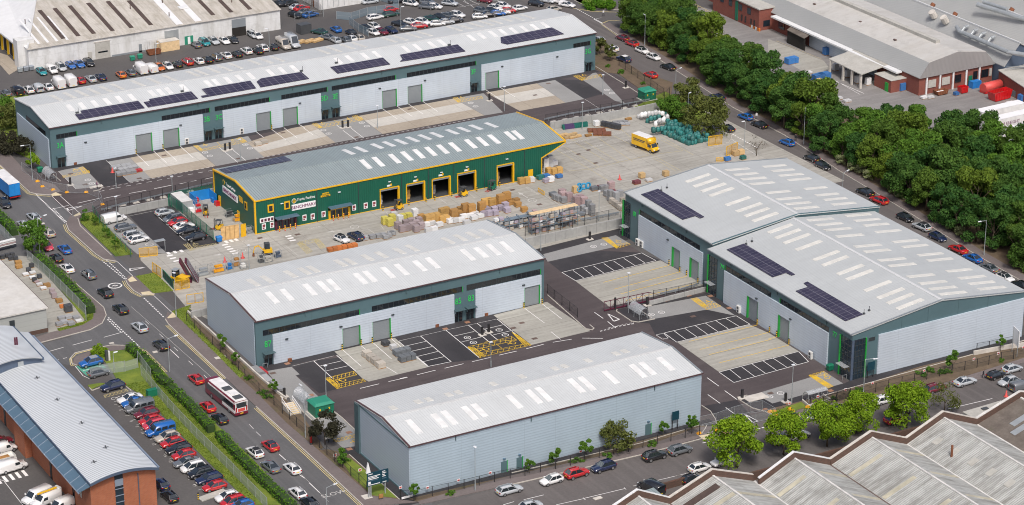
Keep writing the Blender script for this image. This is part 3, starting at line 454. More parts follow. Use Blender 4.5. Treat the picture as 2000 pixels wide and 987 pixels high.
hatch(*[(-33.32,-33.89),(-23.89,-33.84),(-23.85,-35.76),(-33.41,-35.71)],8); hatch(*[(-22.86,-32.23),(-22.6,-33.75),(-22.65,-39.13),(-23.87,-38.91)],4); hatch(*[(-33.63,-37.37),(-22.89,-37.99),(-22.52,-39.01),(-33.68,-39.19)],9); hatch(*[(-33.41,-34.04),(-32.4,-34.61),(-32.38,-39.07),(-33.66,-39.26)],4)
hatch(*[(16.58,-0.12),(17.88,-0.29),(17.08,-5.91),(16.29,-6.42)],6); hatch(*[(17.09,-4.87),(19.8,-4.79),(19.87,-6.04),(16.41,-6.49)],4)
hatch(*[(15.3,-35.63),(16.64,-35.66),(16.2,-40.19),(15.02,-40.39)],6); hatch(*[(15.32,-39.48),(18.32,-39.73),(18.43,-41.46),(15.05,-41.47)],5)
hatch(*[(14.7,-75.59),(15.75,-75.97),(15.93,-81.43),(14.54,-81.66)],8); hatch(*[(14.81,-75.44),(18.12,-75.32),(18.08,-76.88),(15.43,-76.42)],4)
hatch(*[(-67.36,89.21),(-61.17,89.42),(-61.49,88.02),(-67.59,87.96)],7); hatch(*[(-62.58,92.09),(-61.42,92.37),(-61.49,88.2),(-62.68,88.23)],3)
hatch(*[(-34.8,92.87),(-33.98,92.7),(-34.01,89.29),(-34.86,88.79)],3); hatch(*[(-34.46,89.73),(-23.12,90.5),(-23.32,89.12),(-34.8,88.56)],10); hatch(*[(-24.41,92.53),(-23.2,92.84),(-23.25,89.28),(-24.34,89.2)],3)
hatch(*[(-5.21,92.9),(-3.99,93.03),(-4.17,89.54),(-4.96,89.27)],3); hatch(*[(-4.29,91.35),(6.85,91.56),(6.44,89.71),(-4.62,89.28)],10); hatch(*[(5.21,93.02),(6.54,93.31),(6.43,89.5),(5.25,89.35)],3)
hatch(*[(31.98,93.01),(33.2,93.19),(32.65,90.24),(31.58,89.55)],3); hatch(*[(32.07,91.11),(38.55,91.03),(38.12,89.31),(31.63,89.52)],7)
hatch(*[(65.44,93.04),(66.87,93.15),(66.84,89.73),(65.41,89.18)],3); hatch(*[(66.14,90.7),(71.82,90.92),(71.45,89.4),(65.55,89.1)],5)
yp.strip([(-29.16,92.43),(-29.38,90.09)],.1,Z1); yp.strip([(0.41,92.82),(0.59,90.44)],.1,Z1); yp.strip([(-29.31,-33.54),(-24.28,-35.52)],.1,Z1); yp.strip([(-28.1,-35.37),(-28.05,-37.75)],.1,Z1); yp.strip([(-61.1,-34.48),(-61.36,-37.14)],.1,Z1)
hatch(*[(-59.79,39.15),(-58.67,39.08),(-58.9,35.83),(-59.95,35.39)],3,fy); hatch(*[(-58.84,37),(-53.73,36.52),(-53.9,35.65),(-59.83,35.32)],7,fy)
hatch(*[(-39.28,28.32),(-38.17,28.5),(-38.31,22.95),(-39.97,21.91)],4,fy); hatch(*[(-38.63,28.76),(-34.86,28.65),(-35,27.11),(-38.69,26.77)],5,fy); hatch(*[(-35.48,28.6),(-34.39,28.39),(-34.99,23.47),(-36.36,23.04)],4,fy)
# wheelchair marks and charging roundels
def wheelchair(p,s=.8,rz=0,mat='yellow_paint'):
    m = MB(); m.strip([(.55*s*cos(t*.45),.55*s*sin(t*.45)) for t in range(2,14)],.16*s,0); m.strip([(.1,.15),(.1,.9*s)],.2*s,0.001); m.strip([(.1,.5*s),(.7*s,.5*s)],.15*s,.002); m.strip([(.7*s,.5*s),(.9*s,-.1)],.15*s,.003)
    m.lathe(.1,1.15*s,[(.2*s,0),(.2*s,.001)],8)
    tag(m.build('road_marking',mat,None,(p[0],p[1],Z1),rz),kind='structure')
for p,s,r,mt in (((-63.78,90.9),.9,0,'yellow_paint'),((-32.45,91.83),.8,0,'yellow_paint'),((-25.61,91.41),.8,0,'yellow_paint'),((-2.88,91.89),.8,0,'yellow_paint'),((3.75,91.76),.8,0,'yellow_paint'),((33.96,92),.8,0,'yellow_paint'),((67.85,92.02),.8,0,'yellow_paint'),((-59.97,-35.44),1,1.6,'yellow_paint'),((-30.82,-36.51),1,1.6,'yellow_paint'),((-25.04,-36.57),.9,1.6,'yellow_paint'),((18.48,-3.64),.9,0,'yellow_paint'),((17.4,-38.85),.9,0,'yellow_paint'),((17.09,-77.9),.9,0,'yellow_paint'),((-57.79,37.77),.9,0,'faded_yellow'),((-68.86,-58.75),.8,1.6,'yellow_paint'),((-98.9,-22.19),.9,-1.2,'faded_white')): wheelchair(p,s,r,mt)
def roundel(p,s=.62,mat='white_paint'):
    m = MB(); m.strip([(s*cos(t*.5),s*sin(t*.5)) for t in range(14)],.24*s,0); m.strip([(-.45*s,0),(.1*s,.2*s),(-.1*s,-.2*s),(.45*s,0)],.22*s,.001)
    tag(m.build('road_marking',mat,None,(p[0],p[1],Z1)),kind='structure')
for p in ((-63.46,84.05),(-63.49,81.52),(-34.25,87.48),(-34.24,84.86),(-24.3,87.7),(-24.37,84.99),(5.25,88),(5.21,85.24),(33.98,87.86),(33.78,85.07),(67.08,80.04),(66.85,77.4),(-31.34,-30.15),(-31.42,-32.68),(-24.45,-30.09),(-24.56,-32.64),(-68.93,-35.49),(-69.03,-52.71),(12.8,-3.24),(15.22,-3.25),(4.49,-38.19),(6.83,-38.24),(3.41,-79.31),(5.96,-79.14),(-4.68,87.79),(-4.68,85.05)): roundel(p)
for p,s in (((-65.87,42.6),.8),((-65.91,40.2),.8),((-50.78,30.43),.9),((-25.02,30.5),.9),((14.86,25.44),.95)): roundel(p,s,'faded_white')
roundel((-79.9,25.9),1.3,'white_paint')
# trade yard lines: zebra strips, lanes, arrows, words
for a,b in (((-64.27,36.25),(-60.13,35.97)),((-64.49,35.03),(-64.44,30.09)),((-52.45,34.82),(-52.48,28.21)),((-51.59,36.11),(-48.2,36.23)),((-39.14,32.72),(-39.48,28.84))):
    n = max(3,int(math.hypot(b[0]-a[0],b[1]-a[1])/1.3)); dx,dy = (b[0]-a[0])/n,(b[1]-a[1])/n
    for i in range(n): wp.cbox(a[0]+dx*i,a[1]+dy*i,.02,.62,1.3,.008,0,math.atan2(dy,dx))
wl([(-58.38,58.31),(-58.5,50.91),(-58.71,39.34)],.12); wl([(-63.91,59.47),(-57.82,59.7)],.06)
for i in range(6):
    p = (-58.26,56.1); q = (-58.33,40.91); t = i/5; a = (p[0]+(q[0]-p[0])*t,p[1]+(q[1]-p[1])*t); wl([a,(a[0]+4.9,a[1]+.1)],.09)
for s in ([(35.22,50.01),(35.37,35.59)],[(37.88,51.64),(37.96,35.99)],[(41.41,52.4),(41.22,37.46)],[(43.69,51.61),(43.48,36.18)],[(47.6,52.37),(46.21,35.1)],[(51.41,51.22),(51.91,37.63)],[(55.26,54.6),(52.39,37.84),(52.37,25.01)],[(59.13,47.34),(59.67,35.17)],[(30.01,37.22),(35.37,35.59),(51.71,36.77),(59.64,35.38)],[(40.35,53.5),(46.09,52.73)],[(35.37,35.59),(35.21,25.52)],[(51.35,34.58),(51.37,25.57)],[(60.44,46.1),(60.31,31.9)]): fy.strip(s,.1,.027)
for s in ([(35.21,25.52),(39.46,25.39),(38.93,19.79)],[(52.19,55.32),(53.65,51.45)],[(-34.31,27.94),(-30.51,27.83)],[(-31.6,28.03),(-31.3,22.58)],[(-30.51,27.83),(-23.31,27.87)],[(-23.09,28.32),(-22.97,24.36)],[(-19.82,28.8),(-20.43,25.81)],[(-41.84,28.16),(-41.9,21.81)],[(18.85,29.39),(18.46,19.9)],[(-15.53,34.85),(-15.18,32.52)],[(-8.78,35.35),(-8.87,32.8)],[(-2,36.33),(-2,32.81)],[(-15.58,34.81),(-15.72,32.69)],[(-8.75,35.15),(-8.84,32.53)],[(-1.85,35.73),(-1.94,32.85)],[(5.19,35.83),(4.76,32.66)],[(22.18,14.32),(31.43,15.16)]): fw_.strip(s,.1,.027)
def arrow(a,b,mb,w=.22):
    d = Vector((b[0]-a[0],b[1]-a[1])); n = d.normalized(); m = (b[0]-n.x*1.6,b[1]-n.y*1.6); mb.strip([a,m],w,.028)
    mb.face([(m[0]-n.y*.5,m[1]+n.x*.5,.028),(m[0]+n.y*.5,m[1]-n.x*.5,.028),(b[0],b[1],.028)])
arrow((-28.04,30.14),(-31.51,30.69),fw_); arrow((14.73,27.27),(14.64,31.33),fw_); arrow((-52.95,30.07),(-56.94,30.74),fw_,.12)
for t,p,s,rz in (('KEEP',(-41.04,36.26),1.0,0),('CLEAR',(-32.46,34.3),1.0,0),('KEEP',(-28.93,34.81),1.0,0),('CLEAR',(-24.02,34.97),1.0,0),('KEEP',(17.68,31.84),1.0,-1.5),('CLEAR',(17.73,29.13),1.0,-1.5),('STOP',(36.65,47.55),1.2,0),('STOP',(44.69,47.58),1.2,0),('STOP',(52.87,47.39),1.2,0),('DELIVERIES',(42.4,52.33),1.2,0),('COLLECTIONS',(53.11,52.27),.9,0),('KEEP',(-47.65,34.53),1.1,0),('CLEAR',(-44.31,33.61),1.0,0)):
    o = text_on(t,s,'faded_white',(p[0],p[1],.0285),(0,0,rz),None,'road_marking',0); tag(o,kind='structure')
for t,p in (('1',(-99.61,-24.65)),('5',(-99.61,-27.13)),('7',(-99.56,-29.79)),('8',(-99.65,-32.29)),('9',(-99.61,-34.78)),('10',(-99.64,-37.56)),('12',(-99.63,-42.56)),('13',(-99.6,-45.01)),('14',(-99.6,-47.54)),('15',(-99.61,-50.03)),('19',(-99.5,-60.14))):
    o = text_on(t,.9,'faded_white',(p[0],p[1],.0285),(0,0,-1.57),None,'road_marking',0); tag(o,kind='structure')
# office car park
for i in range(19):
    p = (-99.39,-23.44); q = (-99.58,-61.95); t = i/18; a = (p[0]+(q[0]-p[0])*t,p[1]+(q[1]-p[1])*t); wl([a,(a[0]+4.8,a[1]+.1)],.08,None,.012)
hatch(*[(-100.02,-20.01),(-95.62,-19.54),(-95.54,-20.58),(-100.17,-21.04)],6,fy)
wl([(-126.99,-42.13),(-126.58,-42.9),(-126.73,-52.57)],.1,None,.012)
for i in range(5): p = (-127.34,-42.47); q = (-122.61,-41.92); t = i/4; wp.cbox(p[0]+(q[0]-p[0])*t,p[1]+(q[1]-p[1])*t,.005,.55,2.3,.007)
wl([(-100.07,-5.77),(-100.32,-10.44),(-99.73,-12.17)],.12,None,.02); wl([(-99.53,-8.33),(-94.27,-8.41)],.12,None,.02)
# far car park, factory yard
for i in range(6): p = (70,161.55); q = (80.3,161.9); t = i/5; a = (p[0]+(q[0]-p[0])*t,p[1]+(q[1]-p[1])*t); wl([a,(a[0]+.2,a[1]-4.8)],.1,None,.012)
wl([(68.17,157.43),(83.35,158.1)],.08,None,.012); wl([(72.8,162.71),(71.79,155.1)],.08,None,.012)
for s in ([(118.38,132.74),(124.79,131.84),(123.88,116.22),(120.83,115.32)],[(118.59,129.9),(121.11,131.88)],[(117.22,124.64),(124.46,131.34)],[(119.26,122.15),(124.61,127.17)],[(118.5,117.3),(124.46,123.21)],[(118.42,134.08),(118.06,132.24)]): fy.strip(s,.18,.014)
wl([(118.67,62.85),(119.29,47.43)],.16,None,.014); wl([(119.49,62.38),(118.02,47.27)],.1,None,.014); fy.strip([(124.82,91.97),(126.08,73.6)],.12,.016)
for t,p,s in (('SLOW',(-80.63,-74.29),1.6),):
    o = text_on(t,s,'faded_white',(p[0],p[1],.014),(0,0,0),None,'road_marking',0); tag(o,kind='structure')
for m,mt in ((wp,'white_paint'),(yp,'yellow_paint'),(yl,'yellow_line'),(fw_,'faded_white'),(fy,'faded_yellow')): struct(m,'road_marking',mt)
# manhole and drain covers
mh = MB()
for x,y in [(-65.37,89.47),(-53.29,79.38),(-43.03,90.23),(-64.99,81.73),(19.35,91.01),(-13.55,90.79),(-0.17,79.77),(57.27,91.2),(50.12,85.24),(-19.08,-29.32),(-20.56,-36.81),(-21.67,-30.63),(-69.78,-26.48),(4.35,-78.23),(41.49,46.26),(38.18,45.12),(38.54,38.32),(-44.71,34.65),(-37.14,32.57),(14.25,32.95),(15.01,22.64),(11,-42.87),(-38.08,74.74),(-29.32,80.14)]: mh.cbox(x,y,.02,1.1,.8,.014)
struct(mh,'manhole_cover','iron')
mh = MB()
for x,y in [(-65.71,-24.02),(-33.06,-24.58),(-27.95,-23.94),(10.75,-33.84),(15.81,-33.94),(19.38,-36.33),(19.28,-43.01),(14.35,-82.69),(-0.25,-83.26),(-11.51,-87.55),(4.69,-83.1),(-71.16,-60.86),(-67.67,-38.27),(-68.39,-55.07)]: mh.cbox(x,y,.02,1.0,.9,.014)
struct(mh,'drain_cover','rust_cover')
mh = MB()
for x,y,a,b in [(*(-75.39,-15.53),2.2,1.0),(*(-85,-7.3),.9,.7),(*(-90.58,0.4),.9,.6),(*(-76.38,-78.01),1.5,1.6),(*(-80.97,64.33),.9,.6),(*(-87.33,-13.32),1.0,1.6),(*(1,-78.42),4.2,2.2),(*(-63.42,79.21),3,1.1),(*(-43.48,-97.19),1.5,.8)]: mh.cbox(x,y,.02,a,b,.1)
struct(mh,'access_cover','stone_pale')

# ---------------------------------------------------------------- the industrial sheds
class Shed:
    """A pitched metal shed whose ridge runs along x ('x', front faces -y) or along y ('y', front faces -x)."""
    def __init__(s,name,label,ax,a0,a1,d0,dr,d1,ze,zr,wall,roof,zb=None,cat='building',ridge='ridge_grey'):
        s.ax,s.a0,s.a1,s.d0,s.dr,s.d1,s.ze,s.zr,s.zb = ax,a0,a1,d0,dr,d1,ze,zr,ze if zb is None else zb
        s.root = empty(name,*s.w((a0+a1)/2,(d0+d1)/2,0)[:2],0,0,label,cat); s.off = Vector(s.root.location)
        if wall:
            m = MB(); P = lambda a: [s.w(a,d0,0),s.w(a,d1,0),s.w(a,d1,s.zb-.1),s.w(a,dr,zr-.1),s.w(a,d0,ze-.1)]
            m.loft([P(a0),P(a1)],0,False); s.part(m,'wall',wall)
        if roof:
            m = MB(); e = .18
            for dA,zA,dB,zB in ((d0-e,ze-e*(zr-ze)/(dr-d0),dr,zr),(dr,zr,d1+e,s.zb)):
                lo = [s.w(a0-e,dA,zA-.16),s.w(a1+e,dA,zA-.16),s.w(a1+e,dB,zB-.16),s.w(a0-e,dB,zB-.16)]
                m.hexa(lo,[(x,y,z+.16) for x,y,z in lo])
            s.part(m,'roof',roof)
            m = MB(); w = .32
            lo = [s.w(a,d,s.z(d)+.01) for a,d in ((a0-e,dr-w),(a1+e,dr-w),(a1+e,dr),(a0-e,dr))]; m.hexa(lo,[(x,y,z+.06) for x,y,z in lo])
            lo = [s.w(a,d,s.z(d)+.01) for a,d in ((a0-e,dr),(a1+e,dr),(a1+e,dr+w),(a0-e,dr+w))]; m.hexa(lo,[(x,y,z+.06) for x,y,z in lo])
            s.part(m,'ridge_cap',ridge)
    def w(s,a,d,z): return (a,d,z) if s.ax == 'x' else (d,a,z)
    def z(s,d): return s.ze+(d-s.d0)*(s.zr-s.ze)/(s.dr-s.d0) if d < s.dr else s.zr-(d-s.dr)*(s.zr-s.zb)/(s.d1-s.dr)
    def part(s,m,name,mats,parent=None):
        m.v = [(x-s.off.x,y-s.off.y,z) for x,y,z in m.v]; return m.build(name,mats,parent or s.root)
    def fbox(s,m,a0,a1,z0,z1,t0,t1,mi=0):       # t: metres in front of the facade
        p,q = s.w(a0,s.d0-t1,0),s.w(a1,s.d0-t0,0); return m.box(p[0],p[1],z0,q[0],q[1],z1,mi)
    def pane(s,name,mat,a0,a1,z0,z1,t0=0.,t1=.06): return s.part(s.fbox(MB(),min(a0,a1),max(a0,a1),z0,z1,t0,t1),name,mat)
    def panel(s,a0,a1,z1,doors,mat='panel_silver',t=.28,name='cladding_panel',top=None,z0=0):
        """front panel with roller doors standing back in it; doors: (a0, a1, z1)"""
        a0,a1 = min(a0,a1),max(a0,a1); m = MB(); cur = a0
        for p,q,zd in sorted(doors):
            if p > cur: s.fbox(m,cur,p,z0,z1,0,t)
            s.fbox(m,p,q,zd,z1,0,t); cur = q
        if cur < a1: s.fbox(m,cur,a1,z0,z1,0,t)
        s.part(m,name,mat)
    def shutter(s,p,q,zd,side=1,t=.28,mat='shutter_grey'):
        m = MB(); s.fbox(m,p,q,0,zd,0,.03)
        k = int(zd/.3)
        for i in range(k): s.fbox(m,p+.05,q-.05,zd*i/k+.02,zd*i/k+.05,.03,.045)
        o = s.part(m,'shutter_door',mat); j = MB(); 
        if s.ax == 'x': s.fbox(j,q-.16,q,0,zd,.03,t+.03); s.fbox(j,p,p+.06,0,zd,.03,t+.02)
        else: s.fbox(j,p,p+.06,0,zd,.03,t+.02); s.fbox(j,q-.32,q,0,zd,.03,t+.05)
        s.part(j,'door_frame','reveal_green',o); return o
    def winstrip(s,a0,a1,z0,z1,n,end=True):
        m = MB(); s.fbox(m,a0,a1,z0,z1,.0,.02)
        o = s.part(m,'window','glass_dark'); f = MB()
        for i in range(1,n): a = a0+(a1-a0)*i/n; s.fbox(f,a-.04,a+.04,z0,z1,.02,.06)
        s.fbox(f,a0,a1,z1-.06,z1,.02,.07); s.fbox(f,a0,a1,z0,z0+.05,.02,.07); s.part(f,'window_frame','frame_dark',o)
        if end:
            e = MB(); a = a1 if s.ax == 'x' else a1; s.fbox(e,a-.14,a,z0,z1,.07,.12) ; s.part(e,'window_reveal','reveal_green',o)
        return o
    def entrance(s,a0,a1,z1=2.25):
        m = MB(); s.fbox(m,a0,a1,0,z1,0,.04); o = s.part(m,'door','glass_dark'); f = MB()
        for a in (a0,(a0+a1)/2,a1): s.fbox(f,a-.05,a+.05,0,z1,.04,.1)
        s.fbox(f,a0,a1,z1-.1,z1,.04,.1); s.part(f,'door_frame','panel_teal_dark',o)
        c = MB(); s.fbox(c,a0-.25,a1+.25,z1+.42,z1+.5,.0,1.25); s.fbox(c,a0-.2,a0-.12,z1-.2,z1+.45,.0,.9); s.part(c,'canopy','panel_teal_dark',o); return o
    def number(s,txt,a,z,size=1.75,mat='number_green'):
        p = Vector(s.w(a,s.d0-.05,z))-s.off
        return text_on(txt,size,mat,p,(R(90),0,0 if s.ax == 'x' else R(-90)),s.root,'unit_number',.03,.8)
    def rooflight(s,p,q,wid=1.0,mat='rooflight',h=.07):
        p,q = Vector((*p,0)),Vector((*q,0)); d = (q-p).normalized()
        d = Vector((0,1,0)) if s.ax == 'x' else Vector((1,0,0)); c = (p+q)/2; L = abs((q-p).dot(d))/2; n = Vector((-d.y,d.x,0))
        lo = []
        for i,j in ((-1,-1),(1,-1),(1,1),(-1,1)):
            v = c+d*L*i+n*wid/2*j; dd = v.y if s.ax == 'x' else v.x; lo.append((v.x,v.y,s.z(dd)+.005))
        if (lo[1][0]-lo[0][0])*(lo[2][1]-lo[1][1])-(lo[1][1]-lo[0][1])*(lo[2][0]-lo[1][0]) < 0: lo = lo[::-1]
        return s.part(MB().hexa(lo,[(x,y,z+h) for x,y,z in lo]),'rooflight',mat)
    def rooflights(s,pts,wid=1.0,mat='rooflight'):
        for i in range(0,len(pts),2): s.rooflight(pts[i],pts[i+1],wid,mat)
    def solar(s,poly):
        ar = sum(poly[i-1][0]*poly[i][1]-poly[i][0]*poly[i-1][1] for i in range(len(poly)))
        if ar < 0: poly = poly[::-1]
        if s.ax == 'x':       # square the outline up with the eaves
            poly = [(x,y) for x,y in poly]
        lo = [(x,y,s.z(y if s.ax == 'x' else x)+.08) for x,y in poly]
        return s.part(MB().hexa(lo,[(x,y,z+.09) for x,y,z in lo]),'solar_panel','solar_cell')
    def gutter(s,mat='coping_red',back=True,end=False):
        m = MB(); zz = s.ze-.03; s.fbox(m,s.a0-.2,s.a1+.2,zz-.2,zz,.2,.34); s.part(m,'gutter',mat)
    def verge(s,a,mat,w=.2,t=.16):
        for (dA,zA),(dB,zB) in (((s.d0-.2,s.ze),(s.dr,s.zr)),((s.dr,s.zr),(s.d1+.2,s.zb))):
            m = MB(); lo = [s.w(a-t,dA,zA-.22),s.w(a+t,dA,zA-.22),s.w(a+t,dB,zB-.22),s.w(a-t,dB,zB-.22)]
            if s.ax == 'y': lo = lo[::-1]
            m.hexa(lo,[(x,y,z+.32) for x,y,z in lo]); s.part(m,'verge_trim',mat)
    def downpipes(s,al,n0=.0):
        m = MB()
        for a in al: s.fbox(m,a-.07,a+.07,s.ze-1.1,s.ze-.2,.05,.2)
        s.part(m,'hopper','panel_teal_dark')
    def lamps(s,pts):
        for a,z in pts: s.part(s.fbox(MB(),a-.28,a+.28,z-.1,z+.12,.28,.52),'wall_lamp','frame_dark')
# --- the front shed, blank silver walls
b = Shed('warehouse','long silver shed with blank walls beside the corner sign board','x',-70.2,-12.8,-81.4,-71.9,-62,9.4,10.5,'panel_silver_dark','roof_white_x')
b.gutter(); b.verge(-70.2,'coping_red'); b.verge(-12.8,'shutter_grey')
b.pane('cladding_panel','panel_blue',-70.0,-13.0,.25,9.15,0,.05)
m = MB(); m.box(-70.55,-63.4,0,-70.2,-61.9,9.2); b.part(m,'corner_pier','panel_teal_dark')
m = MB(); m.box(-70.28,-81.5,9.0,-70.2,-62,9.2); m.box(-70.35,-81.5,0,-70.2,-62,.25); b.part(m,'base_trim','panel_teal')
def fire_door(s,a,w=1.1,h=2.1):
    o = s.pane('fire_door','panel_teal',a-w/2,a+w/2,0,h,.05,.12); m = MB(); s.fbox(m,a+w/2,a+w/2+.14,0,h+.1,.05,.16); s.part(m,'door_frame','reveal_green',o)
    m = MB(); s.fbox(m,a-.2,a+.25,h+.35,h+.6,.05,.3); s.part(m,'door_lamp','steel_blue',o)
for p in [(-52.36,1.06),(-49.37,1.16),(-23.71,1.21)]: fire_door(b,p[0])
b.downpipes([p[0] for p in [(-61.53,8.68),(-47.12,8.76),(-22.57,8.89)]])
b.rooflights([(-66.68,-74.29),(-66.71,-78.75),(-61.97,-74.4),(-62,-78.8),(-60.04,-74.23),(-59.98,-78.69),(-56.18,-74.42),(-56.2,-78.75),(-54.28,-74.37),(-54.32,-78.7),(-47.47,-74.31),(-47.57,-78.71),(-43.71,-74.14),(-43.68,-78.72),(-41.8,-74.15),(-41.69,-78.79),(-35.23,-73.94),(-35.17,-78.62),(-33.25,-74.12),(-33.06,-78.77),(-28.41,-74.13),(-28.28,-78.51),(-22.88,-74.19),(-22.8,-78.73),(-20.89,-74.2),(-20.82,-78.66),(-17.06,-74.1),(-17.03,-78.68)],1.15)
for x,y in [(-66.69,-68.87),(-61.91,-68.89),(-59.96,-68.97),(-56.12,-69),(-54.24,-69.01),(-47.46,-69.01),(-41.68,-68.81),(-35.05,-68.8),(-33.13,-68.78),(-28.37,-68.85),(-22.57,-68.74),(-20.65,-68.68),(-16.82,-68.62)]: b.rooflight((x,y-.9),(x,y+.9),1.1,'rooflight_warm')
# --- the middle shed, three units
A = Shed('warehouse','silver and teal shed of three units with green numbers 87 to 83','x',-71.3,-10.4,-22.8,-11.6,-.3,9.35,10.5,'panel_teal','roof_white_x')
A.gutter(); A.verge(-71.3,'coping_red'); A.verge(-10.4,'shutter_grey')
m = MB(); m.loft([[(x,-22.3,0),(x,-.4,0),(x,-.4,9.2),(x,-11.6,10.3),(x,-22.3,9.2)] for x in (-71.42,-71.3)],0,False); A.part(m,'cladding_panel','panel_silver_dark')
dA = [(-53.9,-50.2,4.05),(-47.65,-43.85,4.05)]; dB = [(-14.9,-11.4,4.05)]
A.panel(-68,-30.25,5.95,dA); A.panel(-25.65,-11.1,5.95,dB)
for p,q,z in dA+dB: A.shutter(p,q,z)
A.winstrip(-69.85,-50.15,6.05,7.12,18); A.winstrip(-47.6,-28.35,6.05,7.15,17); A.winstrip(-27.45,-11.15,6.05,7.2,15)
for a in (-69,-29.25,-26.8): A.entrance(a-.85,a+.85)
for t,a,z in (('87',-68.95,4.2),('85',-29.3,4.2),('83',-26.5,4.25)): A.number(t,a,z)
A.lamps([(-65.31,4.56),(-54.24,4.6),(-43.43,4.66),(-15.16,4.73)]); A.downpipes([p[0] for p in [(-61.28,8.63),(-40.37,8.73),(-20.25,8.78)]])
A.part(A.fbox(A.fbox(A.fbox(A.fbox(MB(),-60.05,-60.0,7.15,9.1,0,.02),-44.05,-44,7.15,9.1,0,.02),-35,-34.95,7.15,9.1,0,.02),-54.05,-54,7.15,9.1,0,.02),'panel_joint','panel_teal_dark')
A.rooflights([(-64.76,-13.8),(-64.72,-18.28),(-61.77,-13.92),(-61.87,-18.36),(-57.05,-13.8),(-57.07,-18.32),(-54.27,-13.87),(-54.17,-18.4),(-52.22,-13.83),(-52.23,-18.27),(-46.51,-13.82),(-46.56,-18.29),(-44.48,-13.76),(-44.59,-18.33),(-40.7,-13.73),(-40.68,-18.27),(-37.77,-13.7),(-37.78,-18.26),(-33.94,-13.84),(-33.9,-18.27),(-31.1,-13.76),(-31.1,-18.25),(-23.43,-13.46),(-23.31,-18.18),(-20.62,-13.82),(-20.45,-18.17),(-17.77,-13.6),(-17.63,-18.24),(-14.91,-13.66),(-14.79,-18.21)],1.15)
A.rooflights([(-64.92,-5.6),(-65.01,-10.57),(-62.02,-5.39),(-62.07,-10.23),(-57.04,-5.28),(-57.23,-10.07),(-54.15,-5.32),(-54.33,-10.05),(-52.4,-5.37),(-52.32,-9.93),(-46.46,-5.12),(-46.62,-9.86),(-44.56,-5.37),(-44.65,-9.88),(-40.83,-5.4),(-40.8,-9.83),(-37.79,-5.49),(-37.86,-9.78),(-34.01,-5.52),(-33.92,-9.75),(-31.12,-5.14),(-31.15,-9.84),(-23.25,-5.24),(-23.34,-9.87),(-20.36,-5.03),(-20.5,-9.76),(-17.62,-5.01),(-17.64,-9.87),(-14.6,-4.99),(-14.76,-9.76)],1.1,'rooflight_warm')
# --- the long terrace of seven units
Cb = Shed('warehouse','very long terrace of seven units with seven rooftop solar arrays','x',-67.7,72.6,94.6,106.1,117.3,9.6,11.0,'panel_teal','roof_white_x',9.6)
Cb.gutter(); Cb.verge(-67.7,'ridge_white'); Cb.verge(72.6,'ridge_white')
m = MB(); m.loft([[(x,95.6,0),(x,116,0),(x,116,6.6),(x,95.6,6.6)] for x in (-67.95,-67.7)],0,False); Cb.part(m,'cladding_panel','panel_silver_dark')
m = MB(); m.box(-67.78,97.5,6.8,-67.7,110,7.8); Cb.part(m,'window','glass_dark')
doors = [(-48,-44.05),(-41.4,-37.5),(-18.5,-14.75),(-11.8,-8),(13.85,17.7),(20.6,24.5),(41.6,45.35),(51,54.6)]
for a0,a1 in ((-64.5,-31.6),(-26.7,-2),(2.8,37.4),(40.55,69.3)): Cb.panel(a0,a1,6.55,[(p,q,4.4) for p,q in doors if a0 < p < a1 and p < 50])
for p,q in doors[:7]: Cb.shutter(p,q,4.4)
for a0,a1,n in ((-66.3,-61.5,5),(-41.4,-29.7,11),(-28.5,-14.85,13),(-11.9,-.2,11),(.95,17.6,16),(20.6,39.2,17),(66.3,71.2,5)): Cb.winstrip(a0,a1,6.65,7.72,n)
for a in (-65.6,-30.4,-27.9,-1.0,1.7,38.6,70.6): Cb.entrance(a-.85,a+.85)
for t,a in (('3A',-65.55),('3B',-30.5),('3C',-27.6),('3D',-1.0),('3E',1.75),('3F',38.4),('3G',70.5)): Cb.number(t,a,5.05)
Cb.lamps([(-59.79,4.87),(-37.1,4.94),(-7.45,5.11),(13.18,5.22),(25.18,5.22),(46.18,5.28),(61.53,5.27)]); Cb.downpipes([p[0] for p in [(-55.7,9.03),(-32.55,9.17),(-8.99,9.09),(13.95,9.32),(37.32,9.32),(61.39,9.35)]])
Cb.rooflights([(-60.12,104),(-59.87,100.66),(-57.37,103.98),(-56.9,100.68),(-54.39,103.87),(-53.91,100.63),(-51.44,104),(-50.96,100.67),(-48.47,104.05),(-47.98,100.77),(-45.53,103.97),(-45.05,100.69),(-40.6,104.06),(-40.03,100.87),(-38.52,104.12),(-38.09,100.83),(-36.57,104.08),(-36.07,100.9),(-32.68,104.39),(-32.28,100.86),(-26.79,104.3),(-26.24,100.83),(-24.86,104.28),(-24.29,101.03),(-21.76,104.33),(-21.39,101),(-18.81,104.38),(-18.4,101.16),(-15.96,104.54),(-15.5,101.07),(-11.01,104.49),(-10.6,101.09),(-7.99,104.45),(-7.64,101.07),(-4.94,104.56),(-4.47,101.11),(6.58,104.53),(6.99,101.22),(9.67,104.73),(9.94,101.22),(13.67,104.73),(13.96,101.2),(16.72,104.64),(16.97,101.2),(24.52,104.78),(24.85,101.26),(27.57,104.79),(27.83,101.29),(31.49,104.71),(31.87,101.31),(34.37,104.8),(34.73,101.39),(42.33,104.79),(42.7,101.35),(45.28,104.87),(45.57,101.37),(48.57,104.83),(48.57,101.26),(51.25,104.95),(51.5,101.35),(54.17,104.72),(54.42,101.45),(57.05,104.77),(57.48,101.5),(59.96,104.73),(60.29,101.49),(63.02,104.8),(63.36,101.54)],1.1)
